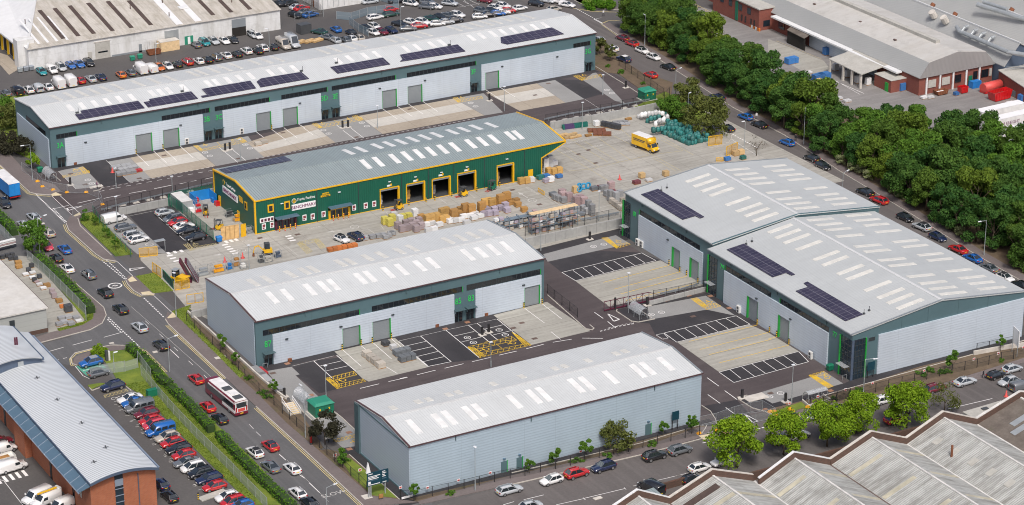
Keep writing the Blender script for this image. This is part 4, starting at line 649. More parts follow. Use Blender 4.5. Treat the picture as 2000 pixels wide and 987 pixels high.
Cb.rooflights([(-60.08,114.26),(-60.26,107.32),(-56.76,114.61),(-57.14,107.28),(-53.76,114.95),(-54.25,107.31),(-50.9,114.89),(-51.37,107.54),(-47.91,115.07),(-48.35,107.28),(-44.96,115.33),(-45.39,107.64),(-40.08,115.36),(-40.35,107.63),(-36.19,115.3),(-36.56,107.58),(-32.11,115.43),(-32.75,107.54),(-26.27,115.4),(-26.59,108.03),(-24.25,115.71),(-24.65,108),(-21.03,116.01),(-21.62,108.24),(-18.05,115.97),(-18.7,108.21),(-15.25,116.14),(-15.58,108.58),(-10.15,116),(-10.57,109.44),(-7.39,116.24),(-7.8,108.63),(-4.49,115.95),(-4.81,108.6),(7.33,116.1),(7.06,108.7),(10.45,116.27),(9.88,108.51),(14.22,116.42),(13.65,109.21),(17.35,116.4),(16.72,108.79),(25.41,116.72),(24.73,108.8),(28.32,116.54),(27.76,108.88),(32.09,116.59),(31.51,109.31),(35.1,116.56),(34.53,109),(43.5,116.76),(42.72,109.27),(46.38,116.7),(45.56,109.2),(49.54,116.8),(48.69,109.29),(52.6,117.03),(51.64,109.35),(54.8,117.02),(54.4,109.4),(58.12,117.01),(57.58,110.16),(61.25,116.04),(60.2,109),(63.96,116.22),(63.28,109.21)],1.0,'rooflight_warm')
for p in ([(-58.54,99.76),(-44.8,99.78),(-44.82,95.79),(-60.36,95.65),(-60.31,98.48),(-58.75,98.41)],[(-42.18,99.68),(-31.82,99.93),(-31.9,95.9),(-44.02,95.83),(-43.9,98.69),(-42.44,98.68)],[(-29.15,100.2),(-17.06,100.17),(-17.47,96.03),(-30.82,95.98),(-30.79,96.93),(-29.24,96.82)],[(-14.21,100.4),(-4.08,100.18),(-4.01,96.16),(-16.34,96.1),(-15.91,99.18)],[(3.34,100.17),(17.21,100.31),(17.15,96.38),(3.33,96.3)],[(21.73,100.26),(37.37,100.52),(37.29,96.34),(21.63,96.73),(19.96,96.84),(21.14,97.79)],[(49.19,100.44),(63.91,100.9),(64.72,96.4),(48.58,96.17),(47.71,97.49)]): Cb.solar(p)
for p in [(-59.55,99.1),(-33.72,100.7),(-3.86,100.64),(35.39,100.97),(5.71,101.72)]: 
    Cb.part(MB().cbox(p[0],p[1],Cb.z(p[1]),.7,.4,.35).bar((p[0]+.3,p[1],Cb.z(p[1])),(p[0]+.3,p[1],Cb.z(p[1])+1.3),.05),'roof_vent','machine_grey')
# --- the two halves of the big block
D = Shed('warehouse','wide grey roofed block of two units numbered 79 and 77','y',-81,-34.4,20,40,60,9.2,11.7,'panel_teal','roof_white_y',ridge='ridge_white')
D.gutter('shutter_grey'); D.verge(-81,'shutter_grey')
dd = [(-51.9,-48.2,4.5),(-62.1,-58.5,4.5)]
D.panel(-40.2,-55.8,6.75,dd[:1]); D.panel(-55.85,-74,6.75,dd[1:])
for p,q,z in dd: D.shutter(p,q,z)
D.winstrip(-55.6,-40.2,6.85,7.9,13); D.winstrip(-73.9,-58.5,6.85,7.85,13)
def corner_glass(s,a0,a1,zt):
    m = MB(); s.fbox(m,a0,a1,0,zt,0,.03); o = s.part(m,'window','glass_blue'); f = MB(); n = 3
    for i in range(n+1): a = a0+(a1-a0)*i/n; s.fbox(f,a-.05,a+.05,0,zt,.03,.1)
    for i in range(1,7): s.fbox(f,a0,a1,zt*i/7-.04,zt*i/7+.04,.03,.09)
    s.part(f,'window_frame','frame_dark',o)
    e = MB(); s.fbox(e,a1-.02,a1+.22,0,zt,.0,.3); s.part(e,'window_reveal','reveal_green',o)
    c = MB(); s.fbox(c,a0+.3,a1-.3,2.6,2.68,.1,1.3); s.part(c,'canopy','shelter_clear',o)
corner_glass(D,-37.45,-34.55,8); corner_glass(D,-80.95,-77.75,7.9)
m = MB(); m.box(20.0,-81.03,0,22.9,-81,7.9); o = D.part(m,'window','glass_blue'); f = MB()
for i in range(5): x = 20.02+i*.71; f.box(x,-81.1,0,x+.08,-81.03,7.9)
for i in range(1,7): f.box(20,-81.09,7.9*i/7-.04,22.9,-81.03,7.9*i/7+.04)
D.part(f,'window_frame','frame_dark',o); D.part(MB().box(22.9,-81.3,0,23.12,-81,7.9),'window_reveal','reveal_green',o); D.part(MB().box(19.93,-81.12,0,20.4,-80.8,7.9),'corner_post','slate_blue',o)
D.part(MB().box(25.8,-81.25,0,59.7,-81,7.9),'cladding_panel','panel_silver'); D.part(MB().box(23.65,-81.05,6.95,25.1,-81,7.65),'louvre','frame_dark')
for x in (31,37,44,51): D.part(MB().box(x,-81.03,7.95,x+.05,-81,9.1+min(x-20,60-x)*.11),'panel_joint','panel_teal_dark')
D.number('79',-39.1,7.0,1.6); D.number('77',-75.75,7.0,1.6)
D.lamps([(-51.43,5.15),(-62.48,5.11)]); D.downpipes([p[0] for p in [(-57.61,8.94),(-73.2,8.86),(-42.09,9.1)]])
D.rooflights([(32.45,-36.45),(38.08,-36.55),(32.16,-39.29),(37.95,-39.57),(32.06,-42.27),(38.12,-42.45),(32.1,-46.11),(38.01,-46.59),(32.01,-51.97),(37.92,-52.38),(32,-54.92),(37.89,-55.34),(31.92,-59.79),(37.84,-60.24),(31.85,-62.75),(37.78,-63.16),(31.65,-68.65),(37.58,-69.07),(31.65,-72.61),(37.6,-72.97),(31.73,-75.44),(37.54,-75.84),(31.72,-78.29),(37.55,-78.74)],1.05,'rooflight_warm')
D.rooflights([(42,-36.52),(48.19,-36.2),(41.99,-39.37),(48.33,-39.03),(41.85,-42.48),(48.27,-42.03),(41.85,-46.28),(48.28,-45.95),(41.79,-52.23),(48.13,-51.85),(41.81,-55.09),(48.02,-54.95),(41.51,-60.19),(47.94,-59.77),(41.47,-63.26),(47.92,-62.87),(41.39,-69.23),(47.69,-68.87),(41.28,-72.97),(47.66,-72.6),(41.27,-75.91),(47.55,-75.62),(41.32,-78.71),(47.65,-78.45),(51.87,-35.83),(58.1,-35.48),(51.86,-38.8),(58.12,-38.48),(51.89,-41.76),(58.03,-41.44),(51.8,-45.68),(57.96,-45.4),(51.53,-51.67),(57.84,-51.25),(51.56,-54.58),(57.79,-54.17),(51.65,-59.32),(57.68,-59.14),(51.48,-62.41),(57.65,-62.07),(51.35,-68.4),(57.44,-68.17),(51.23,-72.34),(57.48,-71.97),(51.07,-75.37),(57.25,-75.02),(51.01,-78.32),(57.37,-77.9)],1.05,'rooflight_warm')
D.solar([(22.19,-37.26),(26.18,-37.4),(25.88,-54.82),(25.12,-54.71),(25.02,-53.17),(22.09,-52.9)]); D.solar([(22.03,-60.48),(24.75,-60.67),(24.98,-58.89),(25.86,-58.83),(25.79,-76.23),(21.88,-76.23)])
E_ = Shed('warehouse','taller half of the wide grey block, unit 81 with one solar array','y',-33.9,-1.6,21.3,41.4,61.5,9.8,12.1,'panel_teal','roof_white_y',ridge='ridge_white')
E_.gutter('shutter_grey'); E_.verge(-1.6,'shutter_grey'); E_.verge(-33.9,'panel_teal')
eg = [(-1.12,8.33),(-1.12,0.13),(-3.64,8.04),(-3.65,0.01)]; ew = [(-7.12,7.95),(-7.16,6.96),(-29.34,8.14),(-29.39,7.2)]; ed = [(-19.79,3.55),(-20.08,0.42),(-22.79,3.51),(-22.94,0.2),(-26.26,4.76),(-26.61,0.42),(-29.52,4.55),(-29.26,0.56)]
corner_glass(E_,eg[2][0],eg[0][0],7.9); E_.panel(ew[0][0],-30.6,6.7,[(ed[2][0],ed[0][0],4.3),(ed[6][0],ed[4][0],4.3)])
E_.shutter(ed[2][0],ed[0][0],4.3); E_.shutter(ed[6][0],ed[4][0],4.3); E_.winstrip(ew[2][0],ew[0][0],6.8,7.85,16); E_.number('81',[(-5.33,6.62),(-5.33,6.62)][0][0],6.1,1.6)
E_.lamps([(-18.33,5.21),(-18.33,5.21)][:1]); E_.downpipes([p[0] for p in [(-8.07,9.12),(-24.41,9.03)]])
E_.rooflights([(33.18,-5.65),(39.02,-6.22),(33.08,-8.73),(38.96,-9.2),(33,-11.72),(38.82,-12.25),(33,-14.58),(38.8,-15.21),(32.98,-20.62),(38.79,-21.08),(32.91,-24.65),(38.86,-24.95),(32.92,-27.48),(38.66,-27.96),(32.78,-30.4),(38.7,-30.91)],1.05,'rooflight_warm')
E_.rooflights([(43.07,-5.7),(48.92,-6.09),(42.94,-8.91),(48.86,-9.16),(42.83,-12),(48.88,-12.04),(42.75,-15.16),(48.71,-15.2),(42.74,-20.91),(48.65,-20.99),(42.47,-24.94),(48.48,-25.06),(42.43,-28.06),(48.56,-28.07),(42.51,-30.93),(48.48,-30.93),(52.65,-5.56),(58.44,-5.74),(52.73,-8.51),(58.45,-8.77),(52.46,-11.7),(58.51,-11.71),(52.55,-14.59),(58.38,-14.74),(52.53,-20.33),(58.15,-20.74),(52.42,-24.54),(58.11,-24.82),(52.35,-27.45),(58.06,-27.75),(52.2,-30.48),(58.02,-30.66)],1.05,'rooflight_warm')
E_.solar([(22.91,-5),(26.92,-5.09),(26.64,-22.64),(25.62,-22.69),(25.54,-21.09),(22.68,-20.85)])
for s_,pts in ((D,[(26.08,-76.15),(27.53,-75.76),(26.36,-37.8),(27.85,-37.63)]),(E_,[(28.66,-5.81),(27.01,-6.18)])):
    for x,y in pts: s_.part(MB().cbox(x,y,s_.z(x),.35,.35,.3).bar((x,y,s_.z(x)),(x,y,s_.z(x)+1),.05),'roof_vent','machine_grey')
# --- the green builders merchant
T = Shed('shop_building','dark green trade shop with yellow edged doors and grey ribbed roof','x',-44.5,29.6,37.1,46.7,58.2,7.4,8.7,None,'roof_steel',cat='shop',ridge='roof_steel')
m = MB()
m.loft([[(x,37.1,0),(x,58.2,0),(x,58.2,7.2),(x,46.7,8.5),(x,37.1,7.2)] for x in (-44.5,-44.2)],0,False)
T.part(m,'wall','wall_green_side'); m = MB(); m.loft([[(x,37.1,0),(x,58.2,0),(x,58.2,7.2),(x,46.7,8.5),(x,37.1,7.2)] for x in (23.4,23.7)],0,False)
T.part(m,'wall','wall_green_side'); T.part(MB().box(-44.2,57.9,0,23.4,58.2,7.2),'wall','wall_green'); T.part(MB().sheet([(-44.2,37.1),(23.4,37.1),(23.4,57.9),(-44.2,57.9)],.04),'floor','machine_grey')  # floor coloured dark: the shade inside the shop is put into its colour
td = [(-40.1,-35.5,2.7),(-27.8,-23.05,2.65),(-15.65,-11.5,4.35),(-9.4,-5.35,4.35),(-3.2,.85,4.35),(2.95,7.1,4.45),(12.7,16.5,4.5)]
m = MB(); cur = -44.5
for p,q,zd in td: m.box(cur,36.9,0,p,37.15,7.25); m.box(p,36.9,zd,q,37.15,7.25); cur = q
m.box(cur,36.9,0,23.7,37.15,7.25); T.part(m,'wall','wall_green')
# slanted gable canopy at the far end
m = MB(); m.loft([[(23.7,y,4.4),(29.7,y,7.0),(29.7,y,7.25),(23.7,y,7.25)] for y in (36.9,37.2)],0,False); m.loft([[(23.7,y,4.4),(29.7,y,7.0),(29.7,y,7.2),(23.7,y,7.2)] for y in (57.9,58.2)],0,False); T.part(m,'canopy_wall','wall_green')
m = MB(); m.bar((23.7,36.85,4.35),(29.8,36.85,6.95),.12); m.bar((23.75,36.85,0),(23.75,36.85,4.4),.14); m.bar((29.8,36.85,6.95),(29.8,36.85,7.4),.14); T.part(m,'canopy_trim','trim_yellow')
m = MB(); m.box(-44.8,36.72,7.18,29.9,36.98,7.42); T.part(m,'eaves_trim','trim_yellow'); T.verge(-44.6,'trim_yellow'); T.verge(29.7,'trim_yellow')
T.part(MB().box(-44.75,36.8,0,-44.4,37.1,7.2).box(-44.65,58.1,0,-44.35,58.4,7.2),'corner_trim','trim_yellow'); T.part(MB().box(-44.6,36.86,0,23.7,36.9,.14),'base_trim','trim_yellow')
m = MB()
for a in (-40.3,-30.5,-20.8,-10.6,-4.2,2.0,9.5,19.5): m.box(a-.07,36.82,.1,a+.07,36.9,7.1)
T.part(m,'downpipe','frame_dark')
for p,q,zd in td[2:]:
    m = MB(); m.box(p-.2,36.78,0,p+.02,37.2,zd+.1); m.box(q-.05,36.6,0,q+.26,37.2,zd+.1); m.box(p-.2,36.78,zd,q+.26,37.2,zd+.2); T.part(m,'door_frame','trim_yellow')
    T.part(MB().box(p,36.88,zd-.4,q,36.98,zd),'shutter_door','shutter_grey')
for a,b_ in ((-41.75,-40.4),(-38,-36.7)):
    o = T.part(MB().box(a,36.78,4.25,b_,36.9,6.0),'window','trim_yellow'); T.part(MB().box(a+.28,36.75,4.55,b_-.28,36.78,5.7),'pane','glass_dark',o)
o = T.part(MB().box(-44.62,41.0,3.9,-44.5,42.2,5.6),'window','trim_yellow'); T.part(MB().box(-44.66,41.25,4.15,-44.62,41.95,5.35),'pane','glass_dark',o)
def shopfront(a0,a1,zt,frame,canopy):
    o = T.part(MB().box(a0,37.0,0,a1,37.06,zt),'shop_entrance','glass_blue'); f = MB()
    f.box(a0-.15,36.7,zt-.55,a1+.15,37,zt+.05); f.box(a0-.15,36.7,0,a0+.3,37,zt); f.box(a1-.3,36.7,0,a1+.15,37,zt)
    for t in (.33,.66): f.box(a0+(a1-a0)*t-.07,36.86,0,a0+(a1-a0)*t+.07,37,zt-.5)
    T.part(f,'door_frame',frame,o); T.part(MB().box(a0-.3,35.2,zt+.25,a1+.3,36.9,zt+.34),'canopy','steel_blue',o); return o
o = shopfront(-40.05,-35.5,2.6,'plum',0); T.part(MB().box(-38.6,36.62,2.15,-36.9,36.7,2.5),'nameplate','sign_white',o)
shopfront(-27.8,-23.05,2.6,'trim_yellow',0)
T.part(MB().box(20.4,36.82,0,21.6,36.9,2.2),'side_door','trim_yellow'); T.part(MB().box(-44.6,45.2,0,-44.5,46.3,2.2),'side_door','trim_yellow')
def sign_front(name,txt,a0,a1,z0,z1,board,ink,size,sx=1.0):
    zc = (z0+z1)/2; par = T.root
    if board: par = T.part(MB().box(a0,36.78,z0,a1,36.9,z1),name,board)
    return text_on(txt,size,ink,Vector(((a0+a1)/2,36.74 if board else 36.84,zc))-T.off,(R(90),0,0),par,'lettering',.03,sx)
def sign_side(name,txt,y0,y1,z0,z1,board,ink,size,sx=1.0):
    par = T.root
    if board: par = T.part(MB().box(-44.62,y1,z0,-44.5,y0,z1),name,board)
    return text_on(txt,size,ink,Vector((-44.66 if board else -44.56,(y0+y1)/2,(z0+z1)/2))-T.off,(R(90),0,R(-90)),par,'lettering',.03,sx)
sign_front('sign','BENCHMARX',-36.3,-30.85,3.65,4.95,'sign_white','bench_purple',.95); sign_front('sign','Travis Perkins',-35.0,-31.0,5.35,6.35,None,'sign_white',.85,.88)
o = T.part(MB().box(-36.0,36.8,5.3,-34.95,36.9,6.35),'logo','wall_green'); 
def disc(m,c,r,axis_,t,mi=0,n=14):
    P = [(r*cos(2*pi*i/n),r*sin(2*pi*i/n)) for i in range(n)]
    if axis_ == 'y': m.loft([[(c[0]+a,c[1]-d,c[2]+b_) for a,b_ in P] for d in (0,t)],mi,False)
    else: m.loft([[(c[0]-d,c[1]+a,c[2]+b_) for a,b_ in P] for d in (0,t)],mi,False)
    return m
T.part(disc(disc(disc(MB(),(-35.75,36.8,5.75),.55,'y',.03,1),(-35.75,36.77,5.75),.46,'y',.03,2),(-35.75,36.74,5.75),.36,'y',.03,0),'emblem',['trim_yellow','sign_white','wall_green'],o)
text_on('TP',.5,'wall_green',Vector((-35.75,36.69,5.75))-T.off,(R(90),0,0),o,'lettering',.02)
sign_side('sign','BENCHMARX',53.5,45.9,3.9,5.4,'sign_white','bench_purple',1.1); sign_side('sign','Travis Perkins',52.2,46.5,5.75,6.7,None,'sign_white',.95,.9)
T.part(disc(disc(MB(),(-44.5,53.0,6.25),.55,'x',.06,0),(-44.56,53.0,6.25),.4,'x',.03,1),'emblem',['trim_yellow','wall_green'])
T.part(MB().box(-44.58,43.4,5.2,-44.5,45.1,5.9).box(-44.58,43.2,4.7,-44.5,44.9,5.2),'sign','trim_yellow')
o = T.part(MB().box(-29.2,36.8,5.75,-27.7,36.9,6.2).box(-29.6,36.8,5.35,-27.4,36.9,5.72),'sign','trim_yellow'); text_on('TOOL HIRE',.34,'wall_green',Vector((-28.45,36.75,5.97))-T.off,(R(90),0,0),o,'lettering',.02,.8); text_on("IT'S HERE",.4,'wall_green',Vector((-28.5,36.75,5.53))-T.off,(R(90),0,0),o,'lettering',.02)
for x,z in [(-33.47,1.56),(-31.59,1.48),(-29.07,1.51),(-21.95,1.6),(-19.21,1.51),(-17.19,1.53),(-42.75,1.41),(-40.9,1.42)]: 
    o = T.part(MB().box(x-.45,36.82,z-.65,x+.45,36.9,z+.65),'poster','sign_white'); T.part(MB().box(x-.3,36.79,z-.1,x+.3,36.82,z+.45).box(x-.3,36.79,z-.5,x+.1,36.82,z-.2),'poster_print','maroon_wrap',o)
o = T.part(MB().box(-43.6,36.8,2.3,-40.5,36.9,3.3),'notice_board','sign_white'); m = MB()
for i in range(4): m.box(-43.35+i*.75,36.76,2.5,-42.85+i*.75,36.8,3.1)
T.part(m,'notice_print','plum',o)
for x,z in [(-13.6,5.06),(-7.32,4.99),(-1.21,5.1),(5.05,5.06)]: 
    o = T.part(MB().box(x-.5,36.8,z-.25,x+.5,36.9,z+.1),'door_sign','sign_white'); T.part(MB().box(x+.25,36.77,z-.15,x+.65,36.8,z+.3),'sign_badge','trim_yellow',o)
for x,z in [(-25.32,5.75),(-13.49,5.86),(-7.3,5.79),(-1.05,5.66),(5.18,5.75),(15.05,5.76),(-38.52,5.73)]: T.part(MB().box(x-.3,36.65,z-.06,x+.3,36.9,z+.06),'wall_lamp','lamp_head')
T.rooflights([(-16.29,45.2),(-15.59,40.89),(-13.25,45.28),(-12.62,40.85),(-9.36,45.22),(-8.73,40.89),(-6.37,45.32),(-5.72,40.97),(-3.47,45.28),(-2.83,40.98),(-0.52,45.29),(0.13,41.04),(2.38,45.26),(3.05,40.98),(5.33,45.28),(5.92,40.89),(9.34,45.28),(9.81,40.98),(12.22,45.34),(12.8,40.98),(15.16,45.38),(15.7,40.96),(19.24,45.39),(19.86,41.3),(21.07,45.21),(21.65,40.93)],1.15)
T.rooflights([(-15.81,54.41),(-15.58,49.46),(-12.63,54.82),(-12.63,49.45),(-8.73,54.76),(-8.55,49.78),(-5.83,54.72),(-5.78,49.66),(-2.9,54.81),(-2.83,49.56),(0.08,54.87),(0.08,49.65),(3.01,54.84),(3.06,49.54),(5.97,54.94),(5.99,49.63),(9.89,54.81),(9.93,49.75),(12.89,54.92),(12.9,49.84),(15.84,54.92),(15.99,49.84),(19.52,54.43),(19.49,49.34)],1.1)
T.solar([(-43.77,56.92),(-28.26,57.84),(-28.44,53.33),(-43.82,53)])

# ---------------------------------------------------------------- the older buildings around the estate
class Bld:
    def __init__(s,name,label,x,y,cat='building'): s.root = empty(name,x,y,0,0,label,cat); s.off = Vector((x,y,0))
    def part(s,m,name,mats,parent=None): m.v = [(x-s.off.x,y-s.off.y,z) for x,y,z in m.v]; return m.build(name,mats,parent or s.root)
    def box(s,name,mat,*a,parent=None): return s.part(MB().box(*a),name,mat,parent)
# white depot, top left
w_ = Bld('depot','old white depot with a stained ribbed roof and brown rooflight strips',-14,178)
w_.box('wall','render_white',-48.6,163,0,19.2,215,5.4); w_.box('parapet','render_white',-50.4,165.5,0,-46,168.5,7.0)
m = MB(); zz = lambda y: 5.5+.17*(y-163)
m.face([(-48.8,162.8,5.48),(19.4,162.8,5.48),(19.4,196,11.1),(-37.2,188,9.75),]); m.face([(-37.2,188,9.75),(19.4,196,11.1),(19.4,216,7),(-37.2,216,7)]); w_.part(m,'roof','asbestos_x')
w_.part(MB().face([(-48.8,162.8,5.5),(-37.2,188,9.77),(-37.2,216,7.02),(-48.8,216,5.5)]),'roof_hip','white_strip'); w_.part(MB().bar((-48.8,162.8,5.6),(-37.2,188,9.85),.3),'ridge_cap','ridge_white')
w_.box('gutter','stone_pale',-48.9,162.6,5.3,19.4,162.8,5.5)
def strip_on(mat,name,poly):
    lo = [(x,y,zz(y)+.03) for x,y in poly]; w_.part(MB().hexa(lo,[(x,y,z+.06) for x,y,z in lo]),name,mat)
for i,(p,q) in enumerate(zip([(-36.96,181.97),(-33.06,181.79),(-29,181.97),(-23.79,181.91),(-18.79,181.23),(-13.84,179.92),(2.56,174.28),(7.43,172.6),(12.32,170.92)],[(-38.52,165.25),(-34.58,165.37),(-30.51,165.31),(-25.56,165.25),(-20.54,165.25),(-15.37,165.14),(1.64,165.22),(6.64,165.14),(11.86,165.08)])):
    L = q[1]-p[1]; x = p[0]; strip_on('rooflight_brown','rooflight',[(x-.55,p[1]),(x+.55,p[1]),(x+.55,q[1]),(x-.55,q[1])][::1] if p[1] < q[1] else [(q[0]-.55,q[1]),(q[0]+.55,q[1]),(q[0]+.55,p[1]),(q[0]-.55,p[1])])
for x,w in [(-8.5,163.13),(-3.31,163.26)]: strip_on('white_strip','roof_patch',[(x-.9,w),(x+.9,w),(x+.9,194),(x-.9,194)])
for x,y in [(-45.16,164.59),(-42.84,164.52),(-40.52,164.45),(-37.88,164.27)]: strip_on('white_strip','roof_patch',[(x-.3,y),(x+.35,y),(x+.35,y+14),(x-.1,y+14)])
for x,y in [(-44.45,176.05),(-16.76,175.37),(-7.81,175.85),(-9.23,168.05),(9.08,170.42)]: w_.part(MB().bar((x,y,zz(y)),(x,y,zz(y)+1.2),.12,6),'flue','iron')
m = MB(); x,y = (-3.99,171.59); w_.part(m.cbox(x,y,zz(y),2.2,2.0,.3),'hatch','white_strip')
o = w_.box('shutter_door','flat_pale',-31.35,162.92,0,-27.4,163,4.3); w_.box('door_window','glass_dark',-30.6,162.9,1.5,-28.1,162.92,1.9,parent=o); w_.box('door_frame','stone_pale',-31.6,162.86,4.3,-27.2,163,4.5,parent=o)
o = w_.box('shutter_door','galvanised',-12.75,162.92,1.9,-9,163,4.4); w_.box('doorway','dark_inside',-12.75,162.93,0,-9,163,1.9,parent=o)
o = w_.box('shutter_door','shutter_grey',5.65,162.92,2.4,9.5,163,4.6); w_.box('doorway','dark_inside',5.65,162.93,0,9.5,163,2.4,parent=o)
w_.box('door','flat_pale',-33.3,162.9,0,-32.3,163,2.2); w_.box('door','shutter_grey',-19.8,162.9,0,-19,163,2.1); o = w_.box('door','substation_top',-7.4,162.9,0,-5.1,163,2.2); w_.box('pane','sign_white',-6.6,162.87,.1,-5.9,162.9,2.0,parent=o)
w_.box('plinth','shutter_grey',-27,162.9,0,-13.5,163,.45)
for y in (169.2,173.6,178,182.4,187):
    o = w_.box('dock_door','dark_inside',-48.7,y,.2,-48.6,y+3.2,4.2); w_.part(MB().box(-49.1,y-.5,0,-48.6,y-.15,4.4),'dock_post','hazard_yellow',o)
w_.box('dock_canopy','white_strip',-50.2,168.6,5.2,-48.6,200,5.6)
sl_ = MB(); sl_.prism([(-50.37,179.7),(-49.37,176.72),(-49.87,165.75),(-54.23,161.85),(-53.47,170.72)],0,.06); struct(sl_,'yard','concrete_tan')
# grey shed with flat roof, far left
s_ = Bld('storage_shed','grey flat roofed shed with dark brick base at the side road corner',-112,25)
s_.box('wall','shed_wall',-135,11.4,0,-99.1,60,4.8); s_.box('roof','shed_roof',-135.3,11.1,4.8,-98.8,60,5.05); s_.box('plinth','brick_dark',-135,11.32,0,-99.0,11.4,.8); s_.box('window','frame_dark',-106.4,11.3,1.6,-105.4,11.4,3.8); s_.box('fascia','coping_red',-98.82,11.1,4.82,-98.74,60,5.08)
# barrel roofed office
k_ = Bld('office','orange brick office under a curved ribbed metal roof',-114,-35)
X0,X1,YF,YB = -119.5,-108,-65.5,-4.5
arc = lambda t: (X0+(X1-X0)*t,8.0+.95*4*t*(1-t))
k_.part(MB().loft([[(X0+.15,y,0),(X1-.15,y,0)]+[(min(max(x,X0+.15),X1-.15),y,z-.15) for x,z in [arc(1-i/12) for i in range(13)]] for y in (YF+.3,YB)],0,False),'wall','brick_orange')
m = MB(); n = 20
for y0,y1,dz,e in ((YF-.5,YB,0,0),):
    for i in range(n):
        (xa,za),(xb,zb_) = arc(i/n),arc((i+1)/n); m.hexa([(xa,y0,za-.12),(xb,y0,zb_-.12),(xb,y1,zb_-.12),(xa,y1,za-.12)],[(xa,y0,za+.1),(xb,y0,zb_+.1),(xb,y1,zb_+.1),(xa,y1,za+.1)])
k_.part(m,'roof','roof_zinc')
m = MB()
for i in range(n):
    (xa,za),(xb,zb_) = arc(i/n),arc((i+1)/n); m.hexa([(xa,YF-.62,za-.3),(xb,YF-.62,zb_-.3),(xb,YF-.5,zb_-.3),(xa,YF-.5,za-.3)],[(xa,YF-.62,za+.14),(xb,YF-.62,zb_+.14),(xb,YF-.5,zb_+.14),(xa,YF-.5,za+.14)])
m.box(X0-.15,YF-.6,7.75,X0+.05,YB,8.1); m.box(X1-.05,YF-.6,7.75,X1+.15,YB,8.1); k_.part(m,'verge_trim','slate_blue')
# raised clerestory
m = MB(); Y2 = -19.6
ar2 = lambda t: (-121+10.3*t,9.7+.9*4*t*(1-t))
for i in range(n):
    (xa,za),(xb,zb_) = ar2(i/n),ar2((i+1)/n); m.hexa([(xa,Y2-.6,za),(xb,Y2-.6,zb_),(xb,YB,zb_),(xa,YB,za)],[(xa,Y2-.6,za+.2),(xb,Y2-.6,zb_+.2),(xb,YB,zb_+.2),(xa,YB,za+.2)])
k_.part(m,'roof','roof_zinc'); k_.part(MB().loft([[(-120.6,y,7),(-111,y,7)]+[(x*.96-4.55,y,z) for x,z in [ar2(1-i/12) for i in range(13)]] for y in (Y2,YB)],0,False),'clerestory','slate_blue'); k_.box('roof_vent','galvanised',-115.2,Y2-.1,8.9,-114.2,Y2,9.9)
k_.part(MB().box(-110.95,Y2-.7,9.55,-110.6,YB,9.95),'verge_trim','slate_blue')
# canopies on both long sides
lo = [(-121.4,YF+.3,6.55),(-119.55,YF-.3,7.5),(-119.55,YB,7.5),(-121.4,YB,6.55)]; k_.part(MB().hexa(lo,[(x,y,z+.12) for x,y,z in lo]),'canopy','steel_blue')
m = MB(); 
for i in range(20): m.bar((-121.4,YF+1+i*3,6.72),(-119.6,YF+1+i*3,7.66),.06)
m.bar((-121.4,YF,6.6),(-121.4,YB,6.6),.12); k_.part(m,'canopy_rib','zinc_flash')
lo = [(-107.85,YF+.6,7.45),(-107.0,YF+1.2,7.2),(-107.0,YB,7.2),(-107.85,YB,7.45)]; k_.part(MB().hexa(lo,[(x,y,z+.08) for x,y,z in lo]),'canopy','zinc_flash')
for i in range(9):
    y = YF+3+i*6.5; k_.part(MB().hexa([(-107.85,y,7.3),(-106.9,y+.6,7.0),(-106.9,y+2.6,7.0),(-107.85,y+3.2,7.3)],[(-107.85,y,7.42),(-106.9,y+.6,7.16),(-106.9,y+2.6,7.16),(-107.85,y+3.2,7.42)]),'canopy_panel','steel_blue')
o = k_.box('window','glass_blue',-115.2,YF+.2,.5,-113.8,YF+.32,8.5); m = MB()
for z in (2.2,3.2,4.4,5.6,7.0): m.box(-115.25,YF+.15,z,-113.75,YF+.2,z+.12)
k_.part(m,'window_frame','zinc_flash',o); k_.part(MB().box(-115.2,YF+.14,6.2,-113.8,YF+.18,7.4),'spandrel','zinc_flash',o)
k_.part(MB().bar((-111.2,YF+.2,1),(-111.2,YF+.2,7.6),.09,6),'downpipe','slate_blue')
for i,y in enumerate([-61,-57.4,-53.6,-50,-46.6,-43,-38.2,-33.6,-30.2,-27.2,-23.5,-20,-16]):
    dz = i % 3 == 1; k_.box('door' if dz else 'window','glass_dark',-119.42,y,0 if dz else 3.2,-119.3,y+.9,5.6 if not dz else 5.4)
k_.box('porch','brick_orange',-120.6,-36.8,0,-119.4,-31.5,6.4)
for x,y in ((-114,-26),(-114,-36),(-113.6,-46.5),(-113.4,-57),(-116.8,-60.5)):
    m = MB(); zz2 = 8+.95*4*((x-X0)/11.5)*(1-(x-X0)/11.5); m.bar((x,y,zz2),(x,y,zz2+.6),.08); m.bar((x-.5,y,zz2+.3),(x+.5,y,zz2+.3),.05); m.bar((x,y-.5,zz2+.3),(x,y+.5,zz2+.3),.05); k_.part(m,'roof_anchor','machine_grey')
for x,y in [(-113.63,11.79),(-113.28,11.4)]: k_.part(MB().bar((x,-14,10.2),(x,-14,12),.16,6),'flue','plum')
